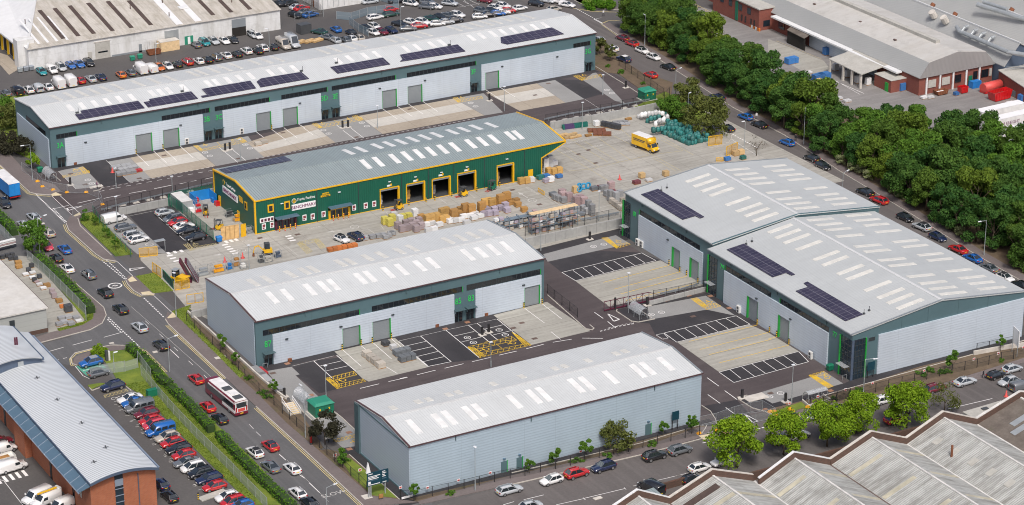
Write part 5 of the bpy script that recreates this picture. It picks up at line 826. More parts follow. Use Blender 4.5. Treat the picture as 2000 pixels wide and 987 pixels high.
# sawtooth brick works, bottom right
def sawtooth(lbl,vl,rg,vr,yf,zv,zr,coping,roofmat='asbestos_y'):
    q = Bld('workshop',lbl,rg,yf-30); y1 = -215; h = 1.15
    q.part(MB().loft([[(vl,y,0),(vr,y,0),(vr,y,zv-1.2),(rg,y,zr-1.2),(vl,y,zv-1.2)] for y in (y1,yf-.5)],0,False),'wall','brick_dark')
    for a,za,b,zb in ((vl,zv-h,rg,zr-h),(rg,zr-h,vr,zv-h)):
        q.part(MB().hexa([(a,y1,za),(b,y1,zb),(b,yf-.5,zb),(a,yf-.5,za)],[(a,y1,za+.1),(b,y1,zb+.1),(b,yf-.5,zb+.1),(a,yf-.5,za+.1)]),'roof',roofmat)
    q.part(MB().loft([[(vl,y,0),(vr,y,0),(vr,y,zv),(rg,y,zr),(vl,y,zv)] for y in (yf-.5,yf)],0,False),'gable_wall','brick_dark')
    m = MB()
    for a,za,b,zb in ((vl,zv,rg,zr),(rg,zr,vr,zv)): m.hexa([(a,yf-.42,za),(b,yf-.42,zb),(b,yf+.06,zb),(a,yf+.06,za)],[(a,yf-.42,za+.14),(b,yf-.42,zb+.14),(b,yf+.06,zb+.14),(a,yf+.06,za+.14)])
    q.part(m,'coping',coping); q.part(MB().bar((rg,y1,zr-h+.1),(rg,yf-.6,zr-h+.1),.24),'ridge_cap','stone_coping')
    q.part(MB().box(vr-.28,y1,zv-h-.1,vr+.28,yf-.6,zv-h+.16),'valley_gutter','stone_coping' if coping == 'stone_pale' else 'iron'); return q
N1 = sawtooth('leftmost low gable of the brick sawtooth works, white coping',-53,-45.4,-39.3,-112,6,9,'white_strip')
N2 = sawtooth('brick gabled bay with pale ridge between the two white coped bays',-39.3,-31.2,-23.1,-112,6,9,'stone_pale')
N3 = sawtooth('white coped brick bay of the works with stained sheet roof',-23.1,-16.3,-8.9,-113.6,6,9.1,'white_strip')
N4 = sawtooth('middle brick bay of the works with stone coping blocks',-8.9,-.7,6.8,-113.7,6,9.1,'stone_pale')
N5 = sawtooth('brick bay of the works nearest the brown felt roof, with iron stub flue',6.8,14.4,21.8,-113.7,6,9.1,'stone_pale')
N6 = sawtooth('brown felt roofed bay of the works with patched roof',21.8,31,41,-113.7,6,8.9,'stone_coping','felt_roof')
def slope(q,x,y,w,l,rg,zr,zv,vx,name,mat):
    z = lambda xx: zr-1.05-(abs(xx-rg))*(zr-zv)/abs(vx-rg); lo = [(x-l/2,y-w/2,z(x-l/2)+.03),(x+l/2,y-w/2,z(x+l/2)+.03),(x+l/2,y+w/2,z(x+l/2)+.03),(x-l/2,y+w/2,z(x-l/2)+.03)]
    q.part(MB().hexa(lo,[(a,b_,c+.05) for a,b_,c in lo]),name,mat)
for q,rg,vl,vr in ((N2,-31.2,-39.3,-23.1),(N3,-16.3,-23.1,-8.9),(N4,-.7,-8.9,6.8),(N1,-45.4,-53,-39.3)):
    for y in (-119,-128,-137,-146,-155): slope(q,(rg+vl)/2,y,.9,(rg-vl)*.92,rg,9,6,vl,'rooflight','rooflight_stained'); slope(q,(rg+vr)/2,y,.9,(vr-rg)*.92,rg,9,6,vr,'rooflight','rooflight_stained')
slope(N2,-35.5,-115.2,1.5,7,-31.2,9,6,-39.3,'rooflight','rooflight_brown')
for i,y in enumerate((-118,-122.5,-127,-131.5,-136)): slope(N5,10.2+i*.1,y,1.2,1.6,14.4,9.1,6,6.8,'hatch','flat_pale')
N5.part(MB().bar((9.2,-123,5.4),(9.2,-123,8.0),.2,8),'flue','steel_rust')
for y,x in ((-119,27),(-121,25.5),(-124,29),(-118,34)): slope(N6,x,y,1.3,3.4,31,8.9,6,21.8,'roof_patch','galvanised')
q = Bld('lean_to','pale green flat roofed lean-to beside the felt roofed bay',30,-107.5); q.part(MB().prism([(25.45,-106.16),(33.9,-105.89),(27.11,-110.62),(25.65,-110.66)],0,2.9),'wall','render_white'); q.part(MB().prism([(25.35,-106.1),(34.19,-105.87),(27.08,-111.01),(25.42,-110.94)],2.9,3.1),'roof','flat_pale'); q.box('hatch','machine_grey',28.8,-107.6,3.1,30,-106.8,3.3)
q = Bld('lean_to','slatted blue roofed lean-to in front of the leftmost works gable',-36,-108); q.part(MB().prism([(-39.38,-103.59),(-36.64,-103.43),(-36.81,-106.45),(-39.73,-107.11)],0,2.9),'wall','brick_dark'); q.part(MB().prism([(-39.62,-103.78),(-36.63,-103.49),(-36.82,-106.66),(-39.95,-107.45)],2.9,3.15),'roof','roof_steel')
bw = MB(); bw.box(-45,-104.6,0,18,-104.2,1.5); tag(bw.build('boundary_wall','brick_dark'),'low dark brick boundary wall between the south footway and the works','wall')
# factory with mansard roofs, top right
f_ = Bld('factory','large factory with grey mansard roof, brick end wall and loading canopy',140,70)
P = [(129.3,4.5),(131.9,8.0),(140.5,9.4),(149.2,8.0),(152.2,4.5)]
f_.part(MB().loft([[(129.6,y,0),(151.9,y,0),(151.9,y,4.4),(149,y,7.9),(140.5,y,9.3),(132.1,y,7.9),(129.6,y,4.4)] for y in (39.7,150)],0,False),'wall','brick_red')
for (a,za),(b,zb) in zip(P,P[1:]):
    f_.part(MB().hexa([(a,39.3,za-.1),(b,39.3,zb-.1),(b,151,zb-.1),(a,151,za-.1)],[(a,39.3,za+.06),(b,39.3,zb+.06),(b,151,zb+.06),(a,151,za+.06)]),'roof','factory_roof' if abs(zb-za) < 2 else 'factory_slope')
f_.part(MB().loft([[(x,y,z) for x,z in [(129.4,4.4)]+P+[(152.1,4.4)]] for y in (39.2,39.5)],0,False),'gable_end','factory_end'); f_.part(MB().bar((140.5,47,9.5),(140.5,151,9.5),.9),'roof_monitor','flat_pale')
f_.part(MB().box(127.6,46,4.0,129.3,98.5,4.4),'eaves_canopy','white_strip'); f_.part(MB().box(129.45,56,0,129.58,84,3.9),'cladding_panel','panel_silver'); f_.part(MB().box(129.4,95,1.2,129.58,97.5,3),'window','glass_blue')
for x,z in ((131.5,4),(135.5,4),(139.5,4),(143.5,4),(147.5,4)): f_.part(MB().box(x,39.3,0,x+.4,39.6,z+.3),'pilaster','white_strip')
for x0,x1,mt in ((132.3,134.6,'flat_pale'),(136.4,138.8,'flat_pale'),(140.4,142.2,'glass_dark'),(146,147.2,'glass_dark'),(148.5,150.6,'glass_dark'),(150.9,151.6,'flat_pale')): f_.box('window',mt,x0,39.5,1.5,x1,39.66,3.4)
f_.box('door','substation_green',144.6,39.5,0,145.7,39.66,2.5); f_.part(MB().box(125,44.5,0,129.7,51,3.0),'annexe','brick_red'); f_.box('annexe_roof','flat_pale',124.9,44.4,3,129.7,51.1,3.12); f_.box('door','reveal_green',124.85,45.5,0,125,46.7,2.2)
lo = [(120.2,50,3.7),(129.5,51.5,4.3),(130.2,65.5,4.3),(120.6,63.8,3.7)]; f_.part(MB().hexa(lo,[(x,y,z+.2) for x,y,z in lo]),'loading_canopy','flat_pale')
for y in (50.5,54,57.5,63): f_.part(MB().box(120.4,y,0,120.9,y+.5,3.7),'canopy_post','stone_pale')
lo = [(125.6,81,3.4),(131,83,4.2),(131.3,91.7,4.2),(126,89,3.4)]; f_.part(MB().hexa(lo,[(x,y,z+.15) for x,y,z in lo]),'side_canopy','felt_roof'); f_.part(MB().box(126.2,81.5,0,126.4,89,3.4),'canopy_wall','dark_inside')
for x,y in ((135,90),(136,72),(137.5,60),(134.5,56),(138,80)): f_.part(MB().cbox(x,y,8.6,.5,.8,.25),'roof_debris','iron')
f2 = Bld('factory','second factory roof behind the mansard with a long silver duct on it',165,75)
for x0,xr,x1 in ((152.4,156.8,167),(167,171.5,182),(182,186.5,200)):
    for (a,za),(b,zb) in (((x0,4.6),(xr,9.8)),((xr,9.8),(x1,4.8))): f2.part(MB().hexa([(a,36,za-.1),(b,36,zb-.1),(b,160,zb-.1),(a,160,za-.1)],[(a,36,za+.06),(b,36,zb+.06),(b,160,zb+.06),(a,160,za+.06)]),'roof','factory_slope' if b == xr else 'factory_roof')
    f2.part(MB().loft([[(x0,y,0),(x1,y,0),(x1,y,4.6),(xr,y,9.6),(x0,y,4.4)] for y in (36.4,160)],0,False),'wall','slate_blue'); f2.part(MB().bar((xr,36,9.9),(xr,160,9.9),.25),'ridge_cap','ridge_white')
def pipe(pts,r,name,q,mt='galvanised'):
    m = MB(); m.path(pts,r,10); q.part(m,name,mt)
pipe([(154.4,57,8.6),(153.6,55,8.2),(153.2,36,8.2),(156,30,8.4),(166,29,8.6)],.55,'duct',f2)
for y in (54,50.5,47.5,44): pipe([(155.6,y,9.5),(154.4,y,9.4),(153.5,y,8.4)],.35,'duct_branch',f2)
for x,y in ((155,62),(155.3,67)): f2.part(MB().bar((x,y,8.4),(x-1,y,9.9),.9,10),'vent_cowl','stone_pale')
for x,y in ((157.3,71),(157.2,62),(172,76),(172,58)): f2.part(MB().bar((x,y,9.4),(x+.8,y,10.4),.6,8),'vent_cowl','steel_rust')
pipe([(168,66,10),(169,60,10),(170,52,10),(172,44,10)],.6,'duct',f2); pipe([(170,66,10.4),(171,58,10.4)],.45,'duct',f2)
q = Bld('conveyor_shed','narrow brick walled store with a pale flat roof beside the waste yard',150,30); q.part(MB().prism([(150.8,36),(147.6,22.5),(160,18),(166,36)],0,3.9),'wall','brick_red'); q.part(MB().prism([(150.6,36.2),(147.4,22.3),(160,17.8),(166,36.2)],3.9,4.1),'roof','flat_pale'); m = MB(); m.box(155,26,4.1,160,30,6.3); q.part(m,'plant_unit','galvanised')
m = MB(); m.path([(151.5,34.5,5.1),(158,33,5.1),(158,26,5.1)],.06); m.path([(151.5,34.5,4.6),(158,33,4.6),(158,26,4.6)],.06); q.part(m,'handrail','rail_grey')
q = Bld('gatehouse_office','two storey red brick office with blue windows at the top edge',130,111); q.box('wall','brick_red',125.6,100.8,0,136,122,5.7); q.box('roof','flat_pale',125.3,100.5,5.7,136.3,122.3,6.0)
for y in (104.5,108.5,113,117): q.box('window','glass_blue',125.5,y,3.4,125.6,y+1.5,5)
for y in (102.5,104,106.5,108.2): q.box('window','glass_dark',125.5,y,.8,125.6,y+.5,2.4)
q.box('stair_window','substation_green',125.48,110.3,.3,125.6,111.5,5.4); q.box('window','glass_blue',127,100.7,1,129,100.8,2.6)
q = Bld('store_building','small white clad store at the top of the car park',39,178); q.box('wall','render_white',35.2,173.2,0,48,186,4.0); q.box('roof','asbestos_x',34.9,172.9,4.0,48.3,186,4.3); q.box('door','steel_rust',35.1,176.5,0,35.2,177.8,2.3); m = MB()
for i in range(5): m.box(36+i*1.6,173.1,.3,36.1+i*1.6,173.2,4)
q.part(m,'wall_rib','galvanised')

# ---------------------------------------------------------------- labels that single each thing out
PENDING = []
def name_it(o,desc,ctx,cat,group=None,same=False):
    """label = description + where it stands; look-alikes in one place are told apart by their order"""
    PENDING.append((o,desc,ctx,same)); o['category'] = cat
    if group: o['group'] = group
    return o
CAM_R = Vector((cos(R(-29.5654)),sin(R(-29.5654)),0)); CAM_F = Vector((-sin(R(-29.5654)),cos(R(-29.5654)),0))
def screen_x(o): d = Vector(o.location)-Vector((-240,-415,0)); return d.dot(CAM_R)/(d.dot(CAM_F)+60)
def settle_labels():
    rows = {}
    for o,d,c,same in PENDING: rows.setdefault((d,c),[]).append((o,same))
    for (d,c),L in rows.items():
        txt = (d+' '+c).strip()
        if len(L) == 1 or L[0][1] or len(L) > 59:
            for o,s in L: o['label'] = txt
            continue
        L = sorted(L,key=lambda t: screen_x(t[0])); n = len(L)
        for i,(o,s) in enumerate(L): o['label'] = txt+', '+('leftmost' if i == 0 else 'rightmost' if i == n-1 else ORD[i]+' from the left')
# ---------------------------------------------------------------- vehicles
PAINTS = dict(white=(.78,.78,.77),silver=(.46,.49,.51),grey=(.14,.155,.17),black=(.012,.013,.016),red=(.50,.015,.018),maroon=(.16,.012,.025),blue=(.012,.12,.42),navy=(.012,.022,.07),teal=(.01,.24,.27),green=(.012,.06,.045),orange=(.62,.15,.015),beige=(.47,.43,.37),pink=(.58,.05,.08),yellow=(.82,.50,.005))
# kind: length, width, sill, belt, roof height; hood height; roof rear/front, glass base rear/front as fractions of the half length
KIND = dict(hatchback=(4.1,1.76,.26,.90,1.45,.84,-.60,.06,-.92,.50,.97),saloon=(4.6,1.82,.25,.90,1.42,.82,-.34,.06,-.74,.46,.95),suv=(4.45,1.86,.34,1.02,1.62,.95,-.62,.07,-.92,.46,1.04),estate=(4.65,1.82,.26,.91,1.46,.83,-.72,.07,-.95,.45,.95),people_carrier=(4.35,1.80,.28,.95,1.62,.90,-.74,.20,-.94,.66,.98),mini=(3.8,1.71,.27,.91,1.40,.88,-.68,.12,-.92,.42,.96),coupe=(4.3,1.82,.25,.88,1.34,.80,-.30,.02,-.80,.44,.9))
def ring(x,hw,z0,zm,zt,crown=.03):
    return [(x,-hw*.86,z0),(x,-hw*.98,z0+.14),(x,-hw,zm),(x,-hw*.93,zt-.05),(x,-hw*.80,zt),(x,0,zt+crown),(x,hw*.80,zt),(x,hw*.93,zt-.05),(x,hw,zm),(x,hw*.98,z0+.14),(x,hw*.86,z0)]
def car_parts(kind):
    L,Wd,sill,belt,roof,hood,rr,rf,gr,gf,tail = KIND[kind]; h = L/2; w = Wd/2; P = {}
    m = MB(); st = [(-h,.78,sill+.12,tail-.22),(-h*.975,.92,sill,tail-.04),(-h*.86,.985,sill-.04,tail),(gr*h*.9,1,sill-.05,max(belt,tail-.02)),(-.1*h,1,sill-.05,belt),(gf*h,1,sill-.05,belt),(gf*h+.12*h,.99,sill-.05,(belt*.4+hood*.6)),(.82*h,.96,sill-.02,hood-.05),(.94*h,.90,sill,hood-.13),(.985*h,.78,sill+.05,hood-.22),(h,.60,sill+.16,hood-.34)]
    m.loft([ring(x,w*f,z0,(z0+zt)*.5+.05,zt) for x,f,z0,zt in st])
    wb,wt = w*.91,w*.67; bt = belt-.02
    A = lambda s: [(gr*h,s*wb,bt),(gf*h,s*wb,bt),(rf*h,s*wt,roof-.045),(rr*h,s*wt,roof-.045)]
    l,r = A(1),A(-1)
    # roof skin and pillars
    ex = .05; top = [(rr*h-ex,-wt,roof-.05),(rf*h+ex,-wt,roof-.05),(rf*h+ex,wt,roof-.05),(rr*h-ex,wt,roof-.05)]
    m.loft([[(rr*h-.07,-wt*.98,roof-.06),(rr*h-.07,0,roof-.04),(rr*h-.07,wt*.98,roof-.06)],[(rr*h*.6+rf*h*.4,-wt*1.03,roof-.035),(rr*h*.6+rf*h*.4,0,roof),(rr*h*.6+rf*h*.4,wt*1.03,roof-.035)],[(rf*h+.06,-wt*.98,roof-.06),(rf*h+.06,0,roof-.035),(rf*h+.06,wt*.98,roof-.06)]],0,True,False)
    for s in (l,r):
        for a,b,rad in ((s[1],s[2],.045),(s[0],s[3],.075)): m.bar(a,b,rad)
        mid = lambda t: (Vector(s[0])*(1-t)+Vector(s[1])*t,Vector(s[3])*(1-t)+Vector(s[2])*t)
        a,b = mid(.5 if kind != 'coupe' else .35); a.y *= 1.004; b.y *= 1.004; m.bar(a,b,.035)
        m.bar(s[3],s[2],.04)
    m.box(gf*h-.25,w*.93,belt,gf*h-.05,w+.12,belt+.14); m.box(gf*h-.25,-w-.12,belt,gf*h-.05,-w*.93,belt+.14)
    P['body'] = m.mesh('body','paint')
    P['windscreen'] = MB().face([l[1],l[2],r[2],r[1]]).mesh('windscreen','car_glass'); P['rear_window'] = MB().face([l[0],l[3],r[3],r[0]]).mesh('rear_window','car_glass')
    P['side_window'] = [MB().face(s).mesh('side_window','car_glass') for s in (l,r)]
    P['glasshouse'] = MB().face([l[1],l[2],r[2],r[1]]).face([l[0],l[3],r[3],r[0]]).face(l).face(r).mesh('windows','car_glass')
    hz = hood-.24; P['headlight'] = [MB().hexa([(.93*h,s*w*.50,hz-.07),(.965*h,s*w*.50,hz-.07),(.90*h,s*w*.93,hz-.07),(.86*h,s*w*.93,hz-.07)][::s],[(.93*h,s*w*.50,hz+.09),(.965*h,s*w*.50,hz+.07),(.90*h,s*w*.93,hz+.09),(.86*h,s*w*.93,hz+.09)][::s]).mesh('headlight','head_lamp') for s in (1,-1)]
    tz = tail-.28; P['tail_light'] = [MB().box(-h-.005,s*w*.62,tz,-h*.955,s*w*.93,tz+.2).mesh('tail_light','tail_lamp') for s in (1,-1)]
    P['number_plate'] = [MB().box(-h-.02,-.27,sill+.3,-h+.02,.27,sill+.42).mesh('number_plate','plate_yellow'),MB().box(h-.03,-.27,sill+.1,h+.02,.27,sill+.22).mesh('number_plate','plate_white')]
    P['wheel'] = wheel_mesh(.32 if kind != 'suv' else .36); P['wpos'] = [(sx*h*.60,s*(w-.10),.32 if kind != 'suv' else .36) for sx in (-1,1.03) for s in (1,-1)]
    P['bumper'] = None; return P
def wheel_mesh(r,t=.21):
    m = MB(); n = 12; c = [(r*cos(2*pi*i/n),r*sin(2*pi*i/n)) for i in range(n)]
    m.loft([[(x,y,z) for x,z in c] for y in (-t/2,t/2)],0,False); q = [(x*.66,z*.66) for x,z in c]; m.loft([[(x,y,z) for x,z in q] for y in (-t/2-.012,t/2+.012)],1,False); return m.mesh('wheel',['tyre','rim'])
VANS = dict(van=(5.3,2.0,1.98),high_van=(5.9,2.05,2.6),small_van=(4.4,1.82,1.84),minibus=(5.2,1.98,1.98),camper=(5.4,2.1,2.5),box_van=(6.0,2.15,2.9))
def van_parts(kind):
    L,Wd,H = VANS[kind]; h = L/2; w = Wd/2; P = {}; m = MB()
    def rg(x,f,z0,zs,zt,ft=.86): hw = w*f; return [(x,-hw*.94,z0),(x,-hw,z0+.25),(x,-hw,zs),(x,-hw*ft,zt),(x,0,zt+.03),(x,hw*ft,zt),(x,hw,zs),(x,hw,z0+.25),(x,hw*.94,z0)]
    wsb,wst = h*.60,h*.30; hood = 1.12 if H > 1.9 else 1.0
    m.loft([rg(-h,.97,.36,H*.72,H-.10),rg(-h+.08,1,.3,H*.72,H-.02),rg(0,1,.28,H*.72,H),rg(wst,1,.28,H*.72,H-.03),rg((wst+wsb)/2,1,.28,(H+hood)/2*.8,(H+hood)/2,.84),rg(wsb,.98,.28,hood*.85,hood),rg(h*.88,.94,.3,hood*.75,hood-.16),rg(h,.82,.42,.6,.74)])
    m.box(h*.5,w,hood+.05,h*.57,w+.2,hood+.35); m.box(h*.5,-w-.2,hood+.05,h*.57,-w,hood+.35); P['body'] = m.mesh('body','paint')
    e = .02; P['windscreen'] = MB().face([(wsb-.02+e,w*.80,hood+.04+e),(wst+.1+e,w*.72,H-.13+e),(wst+.1+e,-w*.72,H-.13+e),(wsb-.02+e,-w*.80,hood+.04+e)]).mesh('windscreen','car_glass')
    zt = H*.72+ (H*.10 if kind not in ('high_van','box_van') else -.1); sw = []
    spans = [(wst-.55,wsb-.35)] if kind not in ('minibus','camper') else [(-h*.92,-h*.45),(-h*.40,wst-.65),(wst-.55,wsb-.35)]
    for a,b in spans:
        for s in (1,-1): y = s*(w+.008); sw.append(MB().face([(a,y,hood+.02),(b,y,hood+.02),(min(b-.25,b),y*.995,hood+.55),(a,y*.995,hood+.55)]).mesh('side_window','car_glass'))
    P['side_window'] = sw; P['rear_window'] = MB().face([(-h-.012,-w*.75,H*.56),(-h-.012,w*.75,H*.56),(-h+.0,w*.72,H*.82),(-h+.0,-w*.72,H*.82)]).mesh('rear_window','car_glass') if kind in ('minibus','small_van','camper') else None
    P['glasshouse'] = P['windscreen']; hz = hood-.35
    P['headlight'] = [MB().box(h*.90,s*w*.5,hz-.1,h*.955,s*w*.84,hz+.12).mesh('headlight','head_lamp') for s in (1,-1)]; P['tail_light'] = [MB().box(-h-.01,s*w*.84,.75,-h+.03,s*w*.95,1.35).mesh('tail_light','tail_lamp') for s in (1,-1)]
    P['number_plate'] = [MB().box(-h-.015,-.27,.5,-h+.02,.27,.62).mesh('number_plate','plate_yellow'),MB().box(h-.03,-.27,.45,h+.015,.27,.57).mesh('number_plate','plate_white')]
    P['wheel'] = wheel_mesh(.35); P['wpos'] = [(x,s*(w-.1),.35) for x in (-h*.6,h*.66) for s in (1,-1)]; return P
PROTO = {}
def car(kind,color,x,y,deg,ctx,group,far=False,roof=None,desc=None,z=0.03):
    if kind not in PROTO: PROTO[kind] = car_parts(kind) if kind in KIND else van_parts(kind)
    P = PROTO[kind]; isvan = kind in VANS
    o = empty('van' if isvan else 'car',x,y,R(deg),z); o.name = 'parked_van' if isvan else ('parked_car' if 'road' not in ctx or 'parked' in ctx or 'kerb' in ctx else 'car')
    put('body',P['body'],o,color=PAINTS[color])
    if far: put('windows',P['glasshouse'],o)
    else:
        put('windscreen',P['windscreen'],o)
        if P['rear_window']: put('rear_window',P['rear_window'],o)
        for q in P['side_window']: put('side_window',q,o)
        for n in ('headlight','tail_light','number_plate'):
            for q in P[n]: put(n,q,o)
    for p in P['wpos']: put('wheel',P['wheel'],o,p)
    if roof:
        L,Wd,H = (KIND[kind][0],KIND[kind][1],KIND[kind][4]) if not isvan else VANS[kind]; k = KIND[kind] if not isvan else (0,)*6+(-.8,.2)
        put('roof_panel',MB().box(k[6]*L/2+.12,-Wd*.33,H-.03,k[7]*L/2-.02,Wd*.33,H+.012).mesh('roof_panel',roof),o)
    name_it(o,desc or '%s %s' % (color,kind.replace('_',' ')),ctx,'van' if isvan else 'car',group); return o
H,S,V,E,P_,MI,CO = 'hatchback','saloon','suv','estate','people_carrier','mini','coupe'
def row(ctx,group,items,far=False):
    for it in items:
        k,c,(x,y),d = it[:4]; car(k,c,x,y,d+rnd.uniform(-1.5,1.5),ctx,group,far,*it[4:])
G1 = 'cars parked behind the long terrace'
row('in the row along the back of the long terrace',G1,[(H,'grey',(-59.97,147.54),90),('minibus','black',(-57.2,147.28),90),(V,'white',(-54.49,147.19),90),('small_van','silver',(-52.15,146.97),90),(S,'white',(-49.59,147.19),90),('high_van','white',(-46.81,147.61),90),('high_van','white',(-43.89,147.65),90),(H,'red',(-41.12,147.79),90),(S,'silver',(-38.38,147.82),90),(S,'navy',(-35.86,147.87),90),(H,'orange',(-30.88,147.11),90),(H,'grey',(-28.23,147.33),90),('high_van','white',(-25.46,148.08),90,None,'white chevron backed van'),('van','white',(-22.87,147.54),90),(H,'orange',(-20.49,147.81),-90),(H,'white',(-18.37,147.54),-90),(H,'black',(-15.83,147.86),90),(P_,'red',(-12.92,148.22),90),(H,'white',(-10.22,147.63),90),(S,'black',(-7.89,147.62),90),(P_,'grey',(-5.24,148.02),90),(S,'white',(-2.38,148.55),90),(H,'black',(0.27,148.01),90),(V,'white',(3.37,149.03),90),(S,'black',(5.98,148.03),90),(V,'white',(7.94,149.36),90),(H,'black',(10.52,148.75),90),('camper','beige',(13.33,148.42),-90),('box_van','silver',(16.01,148.76),-90)])
row('in the row against the white depot wall','cars parked along the white depot',[(H,'teal',(-46.97,158.77),-90),('small_van','white',(-44.34,158.67),-90),(P_,'silver',(-41.66,159.59),-90),(MI,'blue',(-39.04,159.86),-90),(S,'blue',(-36.74,159.96),-90),(V,'black',(-34.41,159.58),-90),(H,'grey',(-5.51,160.17),90),(P_,'teal',(-2.98,160.71),-90),(E,'silver',(-0.47,160.65),-90),(S,'white',(1.95,159.65),-90),(S,'black',(4.17,159.26),-90),(E,'silver',(10.37,160.63),-90),(H,'white',(10.95,159.04),-90)])
CP = 'in the car park above the long terrace'; GP = 'cars in the top car park'
row(CP,GP,[(H,'blue',(30.83,154.35),90),(H,'black',(32.99,150.07),90),(S,'green',(26.2,154.56),120),(S,'grey',(25.92,149.54),120),(H,'silver',(26.71,146.1),90),(H,'grey',(29.18,145.32),90),(H,'white',(30.91,145.47),90),(H,'beige',(32.87,144.98),90),(H,'black',(37.95,151.08),-80),(H,'white',(40.6,151.75),-80),(H,'white',(38.05,147.2),-80),(H,'maroon',(40.18,146.63),-80),(H,'navy',(42.85,146.51),-80),(S,'black',(47.24,150.31),-65),(H,'white',(50.56,150.37),-65),(V,'white',(53.2,148.87),-65),(S,'red',(50.89,146.43),-20),(S,'grey',(47.44,145.82),-20),(S,'green',(56.58,150.22),-65),(H,'black',(59.08,150.24),-65),(S,'grey',(61.75,150.57),-65),(V,'white',(63.98,149.83),-65),(H,'white',(55.88,145.67),-20),(S,'silver',(58.58,146.08),-20),(H,'black',(61.48,146.13),-20),(E,'white',(44.45,158.8),0,None,'long white estate'),(E,'green',(49.14,159.04),0),(V,'red',(50.98,162.66),0)],True)
row('at the far right end of the top car park',GP,[(V,'grey',(71.24,149.83),-65),(H,'black',(73.46,148.57),-65),(H,'white',(75.83,150.71),-65),(V,'white',(78.31,150.92),-65),(H,'white',(68.45,145.84),-20),(S,'black',(71.24,145.98),-20),(H,'blue',(73.87,145.81),-20),(S,'white',(75.42,146.26),-20),(H,'red',(77.49,146.68),-20),(V,'grey',(60.51,160.21),-50),(H,'white',(62.47,159.51),-50),(P_,'white',(58.13,165.08),-60),(V,'silver',(67.18,159.95),-50),(H,'grey',(62.66,164.28),-50),(S,'black',(55.87,168.82),0),(S,'silver',(49.55,171.99),0),(H,'maroon',(76.66,157.85),-60),(H,'black',(62.21,167.14),-60)],True)
row('on the fenced patch beside the white store',GP,[(H,'black',(26.91,170.73),-70),(S,'blue',(30.66,169.13),10),(S,'grey',(30.81,172.23),10),(S,'red',(31.12,175.53),10),(S,'silver',(30.61,177.17),10),(E,'black',(30.52,181.29),10),(H,'black',(27.58,182.28),90)],True)
row('at the junction beyond the long terrace',GP,[(H,'white',(81.3,147.07),0),(V,'black',(87.02,148.42),-60),(S,'white',(93.67,143.56),-60),(H,'silver',(91.1,149.38),-60),(V,'white',(93.26,147.61),-60),(H,'beige',(88.78,142.02),0)],True)
MR = 'driving along the main road'; GM = 'traffic on the main road'
row(MR,GM,[(E,'silver',(-81.72,67.63),93),(S,'silver',(-84.89,64.54),93),(P_,'beige',(-82.17,57.61),93),(V,'black',(-84.43,77.95),-90),(H,'pink',(-84.86,50.84),-90),(S,'blue',(-82.32,47.56),93),(H,'black',(-85.48,43.85),93),(S,'white',(-85.43,37.84),93),(P_,'grey',(-82.86,32.48),93),(V,'black',(-83.34,22.28),93,'tyre','black boxy mini'),(V,'black',(-83.72,13.3),93,None,'black suv with silver rails'),(V,'silver',(-83.7,3.52),93),(V,'black',(-83.3,-6.09),93,None,'black sports suv'),(H,'red',(-83.4,-22.9),93,None,'red hatchback ahead of the bus'),(H,'red',(-86.13,-34.56),93,None,'red hatchback beside the bus'),(H,'black',(-86.21,-40.01),93,None,'black hatchback behind the bus'),(H,'white',(-86.16,-54.89),93,'black_trim','white black-roofed hatchback'),(H,'red',(-82.87,-53.94),93,'car_glass','red hatchback with dark roof'),(S,'grey',(-86.03,-61.06),93),(H,'white',(-83.17,-63.5),93,None,'white hatchback beside the grey saloon'),(H,'white',(-86.15,-72),93,None,'white hatchback ahead of the last car'),(V,'black',(-86.01,-76.3),93,None,'black suv at the bottom edge')])
row('in the trade shop car park','cars in the trade shop car park',[('van','white',(-67.47,58),4),(E,'grey',(-67.08,52.6),4),(P_,'silver',(-67.24,47.74),4),(V,'white',(-67.29,44.91),4),(H,'silver',(-56.76,56.46),4),(P_,'grey',(-56.64,52.14),184),(H,'red',(-56.57,49.99),184),(S,'white',(-56.27,47.22),4),(S,'black',(-56.67,44.63),184),(V,'black',(-56.7,40.12),184)])
row('outside the green trade shop','cars outside the trade shop',[(MI,'white',(-30.81,24.62),-75,'black_trim','white city car with black roof'),(V,'navy',(-27.72,24.5),100)])
OC = 'in the office bays beside the pale fence'; GO = 'cars in the office bays'
row(OC,GO,[(V,'navy',(-97.7,-18.49),182),(S,'white',(-96.89,-24.7),182),(S,'blue',(-96.8,-26.45),182),('minibus','grey',(-96.82,-28.97),182),(V,'maroon',(-96.64,-31.9),182),(H,'red',(-97.04,-34.7),182),(P_,'pink',(-97.07,-36.79),182),('minibus','blue',(-97.16,-39.42),182),(V,'beige',(-97.04,-42.37),182),(H,'red',(-97.09,-44.63),182),(E,'black',(-97.02,-47.33),182),(H,'red',(-97.14,-49.9),182),(S,'grey',(-97.81,-52.62),182),(P_,'white',(-97.57,-55.01),182),(P_,'black',(-97.31,-57.55),182),(E,'navy',(-96.85,-60.03),182),(H,'red',(-97.19,-63.09),182),(H,'white',(-96.83,-67.51),182),(P_,'red',(-96.69,-69.67),182),(H,'blue',(-96.01,-71.5),182)])
row('on the green charging bays','cars charging',[(V,'blue',(-97.41,-6.91),184,'galvanised'),(H,'grey',(-97.76,-11.7),4)])
row('behind the brick office gable',GO,[(H,'black',(-105.01,-62.61),95),(H,'navy',(-104.6,-57.87),95)])
row('in the bays left of the brick office','vans left of the office',[('van','white',(-124.08,-39.82),5,None,'white crew van'),('small_van','white',(-122.99,-32.71),5,None,'white canopy pickup'),('van','white',(-124.14,-52.19),198,None,'white panel van'),(H,'maroon',(-122.41,-29.7),5),('small_van','white',(-121.74,-57.12),198)])
SR = 'parked along the south road'; GS = 'cars parked along the south road'
